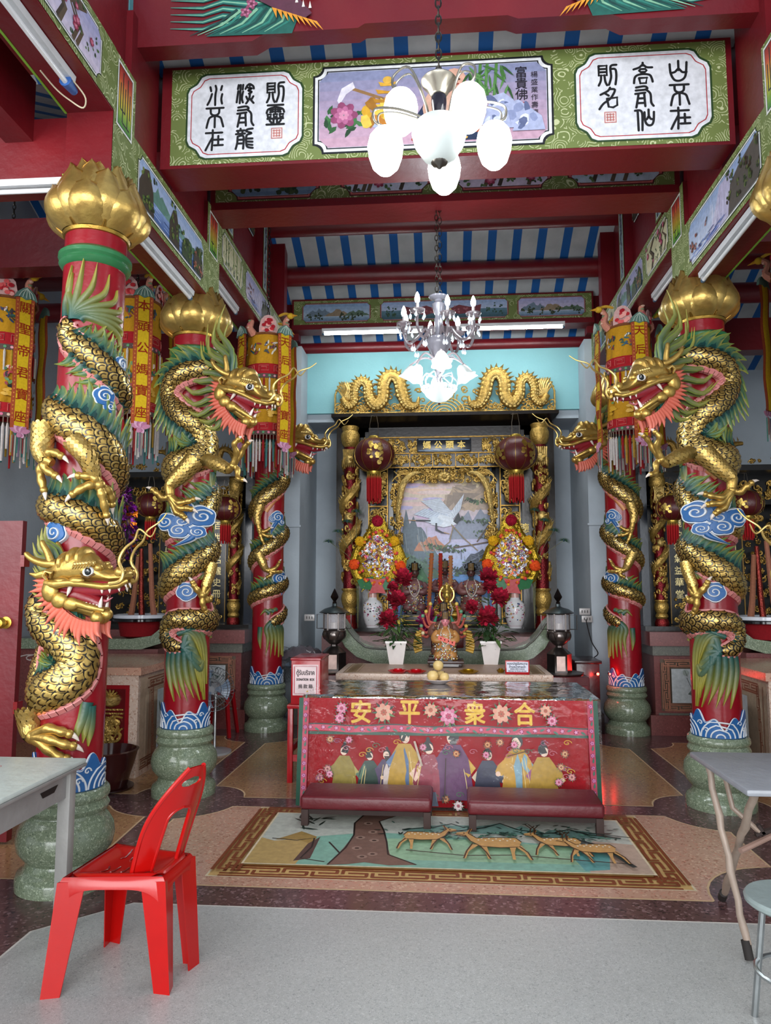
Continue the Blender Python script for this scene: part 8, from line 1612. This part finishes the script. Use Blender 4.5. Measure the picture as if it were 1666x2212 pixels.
def mum(px, py, Y, R, lab, root):
    c = at(px, py, Y); t = thing('artificial_peony', lab, 'flower', c, 0, 'crimson artificial flowers'); rg = random.Random(px); m = MB()
    for k in range(130):
        e = rg.uniform(-.5, 1.5); a = rg.uniform(0, 6.3); d = Vector((cos(a) * cos(e), -sin(e) if 0 else sin(a) * cos(e), sin(e))); d = Vector((d.x, -abs(d.z) if k % 2 else d.y, d.z * (.8 if k % 2 else 1) if not k % 2 else d.y)).normalized(); sd = d.cross(Vector((.3, .5, 1))).normalized() * R * .16; n2 = d.cross(sd).normalized() * R * .06
        q0, q1 = d * R * .35, d * R * rg.uniform(.8, 1.05); m.add([q0 - sd * .5, q0 + sd * .5, (q0 + q1) / 2 + sd + n2, q1 + sd * .6 - n2, q1 - sd * .6 - n2, (q0 + q1) / 2 - sd + n2], [(0, 1, 2, 5), (5, 2, 3, 4)], H(rg.choice(['8c0f28', 'a0142e', '780c20', 'b01c38'])))
    m.ball((0, 0, 0), R * .6, H('6c0c1c'), 10, 8); m.build('petals', 'cloth', t)
    m = MB(); e = Vector(root) - c; m.tube(spl([(0, 0, 0), tuple(e * .4 + Vector((.0, .03, .03))), tuple(e)], 10), .004, 5, H('3c5030')); m.build('stem', 'leaf', t)
    m = MB()
    for k in range(7):
        a = rg.uniform(0, 6.3); b0 = e * rg.uniform(.15, .7); dd = Vector((cos(a), sin(a) * .5, rg.uniform(-.6, .3))).normalized(); L = R * rg.uniform(1.0, 1.6); sd = dd.cross(Vector((0, 0, 1))).normalized() * L * .22; m.add([b0, b0 + dd * L * .4 + sd, b0 + dd * L, b0 + dd * L * .4 - sd], [(0, 1, 2, 3)], H(rg.choice(['2c4428', '3c5434', '50643c'])))
    m.build('leaves', 'leaf', t)
rt = Vector((qA.x + .02, qA.y, .94)); rt2 = Vector((qB_.x - .02, qB_.y, .94))
for px, py, R, lab, q in ((871, 1248, .082, 'topmost crimson flower above the left plant pot', rt), (849, 1268, .05, 'small crimson flower between two larger ones above the left plant pot', rt), (856, 1296, .088, 'large crimson flower in the middle of the left spray', rt), (839, 1337, .082, 'lowest crimson flower just above the left plant pot', rt),
    (1055, 1246, .08, 'topmost crimson flower above the right plant pot', rt2), (1058, 1265, .066, 'crimson flower tucked under the topmost one of the right spray', rt2), (1080, 1290, .082, 'crimson flower at the outer right of the right spray', rt2), (1020, 1310, .06, 'small crimson flower at the inner left of the right spray', rt2), (1054, 1332, .088, 'large lowest crimson flower above the right plant pot', rt2)): mum(px, py, 7.2, R * 1.22, lab, q)
# trays, sign
def tray(px, py, col, mat, lab, r=.075, cat='tray'):
    p = fl(px, py, .75); t = thing('offering_tray', lab, cat, (p.x, p.y, .75), 0, 'small trays on the terrazzo altar'); m = MB(); m.lathe([(0, 0), (r * .7, 0), (r * 1.1, .018), (r * 1.15, .024), (r * 1.0, .02), (r * .65, .01), (0, .01)], 24, col=H(col), fn=lambda a, z: 1 + .06 * cos(a * 8)); m.build('dish', mat, t); m = MB(); m.lathe([(r * .5, .01), (r * .62, .03), (r * .66, .036), (r * .5, .034), (r * .45, .014)], 20, col=H(col)); m.build('inner_cup', mat, t)
tray(860, 1454, 'b8121c', 'plastic', 'red plastic tray at the left front of the terrazzo altar'); tray(899, 1455, 'b8121c', 'plastic', 'second red plastic tray, nearer the statue'); tray(1012, 1455, 'b08a24', 'gold', 'golden boat shaped dish on the terrazzo altar right of the fruit'); tray(1082, 1453, 'a07a20', 'gold', 'tiny golden dish left of the altar sign', .03)
p = fl(1118, 1457, .75); t = thing('altar_sign', 'red stand sign with a white Thai notice on the terrazzo altar', 'sign', (p.x, p.y, .75), -.03); m = MB(); m.rbox((0, 0, .06), (.205, .03, .12), H('a01c20'), .004); m.build('sign_stand', 'plastic', t)
m = MB(); P = Paint(lambda u, v, k=0: Vector((u, -.0155 - k, v)), m, step=.0004); P.rect(-.092, .022, .092, .108, 'd4d4e0'); f = lambda u, v, k=0: Vector((u, -.017 - k, v))
write(m, f, 'กรุณานำธูปใบกระดาษ', 0, .092, .026, '1c1c30', .001, .0004, fitw=.17); write(m, f, 'ด้านหน้าศาลเจ้า', 0, .068, .026, '1c1c30', .001, .0004, fitw=.14); write(m, f, 'please stick incense', 0, .047, .014, '1c1c30', .001, .0004, fitw=.12); write(m, f, 'burner in front shrine', 0, .032, .014, '1c1c30', .001, .0004, fitw=.15); m.build('notice', 'matte', t)
# ================================================================== statues
def deity(p, h, lab, robe, face, hat, cat='statue', many=False, beard=False, seed=1, gold=False, sash=None):
    """seated robed figure, h: full height"""
    t = thing('deity_statue', lab, cat, p); rg = random.Random(seed); s = h; bm_ = 'gold' if gold else 'satin'; R1 = H(robe); F = H(face)
    m = MB(); m.lathe([(.22, 0), (.24, .04), (.235, .1), (.2, .2), (.2, .32), (.19, .42), (.2, .5), (.19, .56), (.14, .61), (.075, .635), (.05, .65), (.046, .68)], 26, col=R1, fn=lambda a, z: 1 + .03 * sin(a * 9 + z * 20))
    for sx in (-1, 1): m.tube(spl([(sx * .15, -.02, .56), (sx * .22, -.06, .46), (sx * .2, -.16, .4), (sx * .07, -.2, .4)], 14), [.06, .065, .068, .07, .07, .07, .07, .07, .068, .065, .06, .055, .045, .03], 10, R1); m.ball((sx * .12, -.14, .1), (.11, .12, .1), R1, 12, 8); m.tube([(sx * .08, -.18, .0), (sx * .09, -.27, .0)], .05, 8, H('241c1c'))
    m.ball((0, -.02, .76), (.072, .08, .1), F, 16, 12); m.ball((0, -.1, .745), (.012, .018, .022), F, 8, 6)
    m.ball((0, -.2, .41), (.035, .03, .03), F, 8, 6); m.X = None
    for v in m.v: v *= s
    body = m.build('body', bm_, t)
    m = MB(); 
    for sx in (-1, 1): m.ball((sx * .028, -.092, .77), (.014, .006, .006), H('181414'), 8, 5); m.tube([(sx * .045, -.085, .795), (sx * .018, -.095, .792)], .004, 5, H('181414')); m.ball((sx * .073, -.01, .765), (.012, .02, .03), F, 8, 6)
    m.tube([(-.018, -.094, .715), (0, -.097, .712), (.018, -.094, .715)], .005, 5, H('7c2024'))
    if beard:
        for i in range(7): u = -.035 + .0115 * i; m.tube([(u, -.085, .71), (u * 1.1, -.11, .62), (u * .7, -.11, .5 + .02 * abs(i - 3))], [.012, .012, .003], 5, H('1c1818'))
    for v in m.v: v *= s
    m.build('face', 'satin', t)
    m = MB(); m.lathe([(.078, .8), (.09, .82), (.088, .86), (.07, .88), (.072, .96), (.05, .97), (0, .97)], 20, col=H(hat)); m.ball((0, -.02, .985), .02, H(hat), 8, 6)
    for sx in (-1, 1):
        for k in range(3): m.ball((sx * (.1 + .02 * (k % 2)), -.02, .84 + .04 * k), .016, H(hat), 8, 6)
    for k in range(7): m.tube([(-.045 + .015 * k, -.085, .95), (-.045 + .015 * k, -.095, .82)], .004, 5, H('8c6c34'))
    for v in m.v: v *= s
    m.build('headdress', 'gold' if gold else 'satin', t)
    m = MB()
    for i in range(260 if sash else 150):
        a = rg.gauss(0, .8); z = rg.uniform(.02, .56); q = .205 if z > .1 else .24; m.ball((q * sin(a), -q * cos(a) - (.07 if z < .2 else .0), z), rg.uniform(.008, .018), H(rg.choice(['b8983c', 'd8c88c', '94302c', '4c7a5c', 'c8d0d4', '8c6a2c', '3c5a78'] + (['d8d8d0', 'd0c080', 'e0e0e0'] if sash else []))), 6, 4)
    for sx in (-1, 1): m.tube(spl([(sx * .05, -.08, .64), (sx * .1, -.21, .5), (sx * .06, -.23, .36), (0, -.24, .3)], 16), .011, 6, H('b8aca0'))
    if sash:
        v = [(-.14, -.235, .5), (.2, -.235, .38), (.18, -.24, .29), (-.15, -.24, .42)]; m.add(v + [(a, b2 + .01, c_) for a, b2, c_ in v], [(0, 1, 2, 3)[::-1], (4, 5, 6, 7), (0, 4, 5, 1), (2, 6, 7, 3)], H(sash), 0, False)
        for i in range(4): u = -.09 + .075 * i; m.tube([(u - .012, -.243, .445 - .026 * i), (u + .012, -.243, .435 - .026 * i)], .007, 4, H('5a1410')); m.tube([(u, -.243, .455 - .026 * i), (u, -.243, .42 - .026 * i)], .006, 4, H('5a1410'))
    for v in m.v: v *= s
    m.build('ornament', 'satin', t)
    if many:
        for sx in (-1, 1):
            m = MB()
            for k, (ax, az, ex, ez) in enumerate(((.27, .72, .24, .9), (.3, .6, .38, .68), (.31, .5, .41, .5), (.29, .43, .38, .37), (.25, .64, .32, .76))):
                m.tube(spl([(sx * .12, .0, .58), (sx * ax, .0, az - .08), (sx * ex, -.04, ez)], 12), [.034 - .0014 * i for i in range(12)], 8, F); m.ball((sx * ex, -.04, ez), .03, F, 8, 6); m.ball((sx * ex, -.05, ez + .045), .036, H(rg.choice(['c8a84c', 'd8c89c', '5c8c6c'])), 10, 8)
            m.tube([(sx * .13, .03, .72), (sx * .2, .05, .5), (sx * .24, .05, .36)], [.02, .05, .03], 8, H('2c7a5c'))
            for k in range(8): a = k * .35; m.tube([(sx * .4, .02, .46 - .05 * k), (sx * (.5 + .06 * sin(a)), .0, .42 - .05 * k)], [.02, .03], 6, H('b8902c'))
            for v in m.v: v *= s
            m.build('many_arms', 'satin', t)
    return t
base = fl(963, 1441, .75)
t = thing('statue_plinth', 'small dark wooden plinth under the sashed statue', 'plinth', (base.x, base.y + .06, .75)); m = MB(); m.rbox((0, 0, .02), (.3, .24, .04), H('2a1c1a'), .004); m.rbox((0, 0, .05), (.34, .28, .024), H('3a2624'), .004); m.box(-.1, .12, -.142, -.14, .012, .03, H('8c8888')); m.build('plinth_block', 'gloss', t)
deity((base.x, base.y + .06, .812), .47, 'small seated statue in sequined robe with an orange sash at the centre of the altar', 'a8743c', 'd08088', '3a2c2c', sash='c83c20', seed=2)
deity((base.x - .015, base.y + .36, .82), .54, 'many armed statue with tall black beaded crown behind the sashed statue', '6c4438', 'a84c40', '1c1414', many=True, seed=3)
t = thing('statue_plinth', 'dark plinth under the many armed statue', 'plinth', (base.x - .015, base.y + .36, .75)); m = MB(); m.rbox((0, 0, .034), (.3, .26, .066), H('2a1c1a'), .004); m.build('plinth_block', 'gloss', t)
q = at(966, 1330, 8.0); deity((q.x, 8.02, .98), .56, 'golden seated statue with a flame halo behind the many armed statue', 'b08c3c', 'c8a850', 'c8a850', gold=True, seed=4)
hq = bpy.data.objects['deity_statue.002']; m = MB(); m.tube([(.075 * cos(a), .01, .44 + .09 * sin(a) + (.03 if abs(a - pi / 2) < .2 else 0)) for a in [2 * pi * k / 28 for k in range(29)]], .012, 6, GOLD2); m.build('flame_halo', 'gold', hq)
t = thing('statue_plinth', 'gilt edged plinth under the golden statue', 'plinth', (q.x, 8.02, .86)); m = MB(); m.rbox((0, .0, .06), (.34, .26, .12), H('5a1c1c'), .01); m.build('plinth_block', 'gloss', t)
for px, lab, bd, hat in ((897, 'dark faced statue in beaded headdress left of the incense poles', False, '1c1412'), (1018, 'dark faced bearded statue right of the incense poles', True, '14100e'), (962, 'dark statue half hidden behind the incense poles', False, '2c1c18')):
    q = at(px, 1305, 9.05); z = 1.02 if px != 962 else 1.05; deity((q.x, 9.0 if px != 962 else 9.08, z + .17), .62, lab, '6c4444' if not bd else '7a4c48', '4a2c26', hat, beard=bd, seed=px)
t = thing('statue_stand', 'black gilt edged stand under the three dark statues', 'stand', (.03, 9.0, 1.02)); m = MB(); m.rbox((0, 0, .08), (1.0, .34, .16), H('18120f'), .006); m.build('stand_block', 'lacquer', t); m = MB()
for z in (.03, .08, .13): m.box(-.49, .49, -.175, -.17, z, z + .006, H('94762c'))
m.build('gilt_line', 'gold', t)
t = thing('incense_poles', 'three tall dragon wrapped incense poles in the middle of the altar', 'incense', (.0, 8.62, .965)); 
for i, (px0, px1, tp) in enumerate(((926, 933, 1195), (951, 952, 1195), (972, 974, 1200))):
    a, b2 = at(px0, 1320, 8.62) - Vector((0, 8.62, .965)), at(px1, tp, 8.62) - Vector((0, 8.62, .965)); m = MB(); m.tube([Vector((a.x, 0, .1)), a, b2], .022, 8, H(['9c5a34', '8c241c', '9c6a44'][i])); 
    for k in range(18): c2 = a.lerp(b2, k / 18); m.tube([c2 + Vector((.024 * cos(e), .024 * sin(e), .012 * e / 3)) for e in [q * .7 for q in range(6)]], .007, 5, H(['b8843c', 'c8402c', 'a85c50'][(k + i) % 3]))
    m.build('incense_pole', 'cloth', t)
m = MB(); m.lathe([(.12, 0), (.16, .03), (.17, .12), (.14, .16), (.15, .18)], 20, col=H('8c6a2c')); m.build('censer', 'gold', t)
q = at(925, 1350, 7.95); t = thing('tulle_flower', 'magenta tulle pompom hanging left of the statues', 'decoration', q); m = MB(); rg = random.Random(2)
for i in range(140): d = Vector((rg.gauss(0, 1), rg.gauss(0, 1), rg.gauss(0, 1))).normalized(); m.tube([d * .03, d * rg.uniform(.1, .15) + Vector((.03, 0, .06)) * rg.random()], [.006, .01], 4, H(rg.choice(['8c1c58', 'a8346c', '6c1440'])))
m.build('tulle', 'cloth', t)
# ================================================================== steel lanterns on red cabinets at both sides
def steel_lantern(px, lab):
    X = at(px, 1440, 7.62).x; t = thing('oil_lantern', lab, 'lantern', (X, 7.62, .63), 0, 'steel oil lanterns'); t.scale = (.84, .84, .84); ST = H('5c5654')
    m = MB(); m.lathe([(.27, 0), (.285, .012), (.29, .024), (.27, .03), (.0, .03)], 8, col=H('8c8a88')); m.build('tray', 'metal', t)
    m = MB(); m.lathe([(.145, .03), (.145, .235), (.15, .24), (.08, .3), (.045, .315), (.04, .335)], 6, col=ST, a0=pi / 6, a1=2 * pi + pi / 6)
    m.s = [False] * len(m.s); m.build('pedestal', 'metal', t)
    m = MB(); m.box(-.05, .05, -.131, -.1265, .05, .22, H('b09890')); m.build('name_plate', 'metal', t)
    m = MB(); m.lathe([(.04, .335), (.06, .345), (.11, .39), (.135, .45), (.14, .5), (.12, .52), (.0, .52)], 24, col=H('6c6460'))
    for k in range(8): a = 2 * pi * k / 8; m.grid(lambda u, v: Vector(((.128 + .02 * sin(pi * u)) * sin(a + (v - .5) * .75 * (1 - .75 * u)), -(.128 + .02 * sin(pi * u)) * cos(a + (v - .5) * .75 * (1 - .75 * u)), .4 + .11 * u)), 5, 6, H('7c7470'))
    m.build('lotus_bowl', 'metal', t)
    m = MB()
    for k in range(6): a = 2 * pi * k / 6 + pi / 6; m.box(.13 * sin(a) - .009, .13 * sin(a) + .009, -.13 * cos(a) - .009, -.13 * cos(a) + .009, .51, .72, ST)
    for k in range(6):
        a = 2 * pi * k / 6; b2 = 2 * pi * (k + 1) / 6; 
        for z in (.52, .71): m.tube([(.13 * sin(a + pi / 6), -.13 * cos(a + pi / 6), z), (.13 * sin(b2 + pi / 6), -.13 * cos(b2 + pi / 6), z)], .007, 5, ST)
    m.build('window_frame', 'metal', t)
    m = MB(); m.lathe([(.12, .52), (.12, .715)], 6, col=H('c8c0c4'), a0=pi / 6, a1=2 * pi + pi / 6, cap=False); m.s = [False] * len(m.s); m.build('window_pane', 'pane', t)
    m = MB(); m.lathe([(.05, .53), (.05, .6), (.04, .6), (.0, .59)], 14, col=H('c8c0b8')); m.build('oil_glass', 'ceramic', t)
    sd = 1 if px > 900 else 1
    m = MB(); m.lathe([(.185, .715), (.19, .722), (.12, .77), (.05, .79), (.03, .8), (.03, .83)], 8, col=H('5a6466')); m.s = [False] * len(m.s); m.build('roof', 'metal', t)
    m = MB(); m.lathe([(.026, .82), (.024, .85), (.016, .86), (.045, .9), (.05, .915), (.0, 1.02)], 4, col=H('342c2c')); m.s = [False] * len(m.s); m.build('finial', 'metal', t)
    m = MB(); sx = 1 if px > 900 else -1
    for sx in (-1, 1): m.cut(); m.tube([(sx * .13, -.02, .53), (sx * .21, -.04, .53), (sx * .21, -.04, .7), (sx * .13, -.02, .7), (sx * .13, -.02, .53)], .006, 5, ST)
    m.each('open_door', 'metal', t)
    c = thing('red_cabinet', ('left' if px < 900 else 'right') + ' red cabinet carrying a steel oil lantern beside the terrazzo altar', 'cabinet', (X, 7.62, 0))
    m = MB(); m.rbox((0, .0, .315), (.5, .46, .63), H('5a1014'), .008); m.build('carcass', 'gloss', c); m = MB()
    for sx in (-1, 1): m.rbox((sx * .12, -.236, .3), (.22, .014, .5), H('6c1218'), .004)
    m.build('door', 'gloss', c)
steel_lantern(722, 'steel oil lantern with peaked roof left of the altar'); steel_lantern(1209, 'steel oil lantern with peaked roof right of the altar')
# dark red cupboard with votive lamps at the right
t = thing('votive_cupboard', 'dark red cupboard with red votive lights right of the altar beside the rear dragon column', 'cupboard', (1.51, 8.25, 0)); m = MB(); m.rbox((0, 0, .35), (.24, .5, .70), H('3a0c10'), .006); m.rbox((0, 0, .715), (.28, .56, .03), H('2a0a0c'), .004); m.rbox((0, -.1, .1), (.27, .5, .2), H('1c0e10'), .004); m.build('carcass', 'gloss', t)
for px in (1292, 1318):
    q = at(px, 1456, 7.93) - Vector((1.51, 8.25, 0)); m = MB(); m.tube([q + Vector((0, .06, 0)), q], .012, 8, H('3a1014')); hs = m.build('lamp_socket', 'gloss', t); m = MB(); m.ball(q, .014 if px < 1300 else .009, WHITE, 10, 8); m.build('lamp_bulb', 'red_led', hs)
bulb('votive_glow', at(1292, 1456, 7.86), .9, .02, (1, .03, .02)); bulb('votive_glow_small', at(1318, 1456, 7.86), .4, .02, (1, .03, .02))
# wall sockets and conduit
def socket(px, py, Y, lab): q = at(px, py, Y); t = thing('wall_socket', lab, 'socket', (q.x, Y, q.z), 0, 'wall sockets'); m = MB(); m.rbox((0, -.008, 0), (.12, .016, .075), H('b4b0ae'), .004); m.build('plate', 'plastic', t); m = MB(); [m.box(dx - .006, dx + .006, -.018, -.016, -.015, .015, H('5a5656')) for dx in (-.03, .0, .03)]; m.build('outlet', 'matte', t)
socket(669, 1334, 8.57, 'wall socket on the pier left of the altar'); socket(1263, 1321, 8.57, 'upper wall socket on the pier right of the altar'); socket(1268, 1337, 8.57, 'lower wall socket on the pier right of the altar')
m = MB(); m.tube(spl([tuple(at(1266, 1338, 8.55)), tuple(at(1278, 1385, 8.5)), tuple(at(1292, 1410, 8.45)), tuple(at(1284, 1420, 8.4))], 20), .006, 6, H('1c1618')); tag(m.build('power_cable', 'matte'), 'black power cable drooping from the wall sockets right of the altar', 'cable')
# garland of coloured foil behind the nearest column, plus fan and stool
q0 = at(262, 1055, 4.02); q1 = at(285, 1195, 4.0); t = thing('foil_garland', 'purple and orange foil garland hanging on the right side of the nearest left column', 'garland', q0); rg = random.Random(6)
for i in range(11):
    c = Vector(q1 - q0) * (i / 10) + Vector((.02 * sin(i * .5), 0, 0)); m = MB()
    for k in range(22): d = Vector((rg.gauss(0, 1), rg.gauss(0, 1), rg.gauss(0, .6))).normalized(); s_ = Vector((rg.gauss(0, 1), rg.gauss(0, 1), rg.gauss(0, 1))).normalized() * .014; m.add([c + d * .012, c + d * .05 + s_, c + d * .05 - s_], [(0, 1, 2)], H(rg.choice(['8c2c9c', '6c1c7c', 'b04cb8', '7c2c8c'] + (['d8741c'] if i > 3 else []))), 0, False)
    m.build('foil_flower', 'foil', t)
m = MB(); m.tube([Vector((0, 0, .03)), Vector(q1 - q0)], .004, 5, H('4a2c50')); m.build('cord', 'matte', t)
def stand_fan(px, py, Y, lab):
    q = at(px, py, Y); t = thing('pedestal_fan', lab, 'fan', (q.x, q.y, 0), 0, 'pedestal fans'); z = q.z; m = MB(); m.lathe([(.17, 0), (.17, .02), (.05, .035), (.02, .04)], 28, col=H('9a9c9e')); m.build('base', 'plastic', t); m = MB(); m.tube([(0, .06, .03), (0, .06, z - .05)], .014, 8, H('a8aaac')); m.build('pole', 'metal', t)
    m = MB(); m.tube([(0, .08, z), (0, -.04, z)], .05, 14, H('8c8e92')); m.build('motor', 'plastic', t); m = MB(); R = .2
    for a in [2 * pi * k / 40 for k in range(40)]:
        for yy in (-.1, .02): m.tube([(.04 * cos(a), yy, z + .04 * sin(a)), (R * .8 * cos(a + .1), yy + (.005 if yy < 0 else 0), z + R * .8 * sin(a + .1)), (R * cos(a + .12), -.04, z + R * sin(a + .12))], .0016, 4, H('8c9094'))
    for rr, yy in ((R, -.04), (R * .8, -.098), (R * .5, -.1)): m.tube([(rr * cos(a), yy, z + rr * sin(a)) for a in [2 * pi * k / 36 for k in range(37)]], .003, 5, H('9a9ca0'))
    m.build('guard', 'metal', t); m = MB()
    for k in range(3): a = 2 * pi * k / 3; m.grid(lambda u, v: Vector(((.03 + .14 * u) * cos(a + (v - .5) * (.5 + .7 * u)), -.05 + .02 * (v - .5), z + (.03 + .14 * u) * sin(a + (v - .5) * (.5 + .7 * u)))), 6, 6, H('6c7c90'))
    m.build('blade', 'plastic', t)
stand_fan(462, 1487, 6.75, 'grey pedestal fan behind the second left dragon column'); stand_fan(612, 1435, 8.35, 'grey pedestal fan behind the rear left dragon column')
t = thing('plastic_stool', 'red plastic stool standing before the left side altar pedestal', 'stool', (-2.28, 7.55, 0)); m = MB(); m.rbox((0, 0, .43), (.26, .26, .03), H('8c1018'), .01); m.build('seat', 'plastic', t)
for sx in (-1, 1):
    for sy in (-1, 1): m = MB(); m.tube([(sx * .1, sy * .1, .42), (sx * .15, sy * .15, 0)], [.026, .02], 4, H('8c1018')); m.build('leg', 'plastic', t)
# dark ceramic pot by the incense altar
p = fl(250, 1700); t = thing('plant_urn', 'dark brown glazed urn behind the nearest left dragon column', 'urn', (-2.52, 5.52, 0)); m = MB(); m.lathe([(.13, 0), (.15, .02), (.19, .16), (.22, .27), (.23, .285), (.21, .29), (.18, .2), (0, .18)], 30, col=H('3a1a18')); m.build('urn_body', 'ceramic', t)
m = MB(); m.lathe([(.16, -.0), (.2, .012), (.2, .02)], 24, col=H('2a1414')); m.build('saucer', 'ceramic', t)
# plastic wrapped bundle by the left lantern
q = at(690, 1415, 8.45); t = thing('wrapped_bundle', 'plastic wrapped bundle on the ledge left of the altar', 'bundle', (q.x - .12, 8.3, .62)); m = MB(); rg = random.Random(3); m.grid(lambda u, v: Vector((-.3 + .5 * u, -.12 + .3 * v, .02 + .2 * (sin(pi * min(max(u, .02), .98)) ** .3) * (sin(pi * min(max(v, .02), .98)) ** .3) + .012 * sin(u * 30 + v * 13))), 20, 12, H('5a5258')); m.grid(lambda u, v: Vector((-.3 + .5 * u, -.12 + .3 * v, .0)), 4, 4, H('5a5258')); m.build('wrapping', 'ceramic', t)
t = thing('stone_ledge', 'low stone ledge left of the altar behind the steel lantern', 'ledge', (-1.45, 8.35, 0)); m = MB(); m.rbox((-.07, .05, .31), (.3, .5, .62), WHITE, .006); m.build('ledge_block', 'greystone', t)
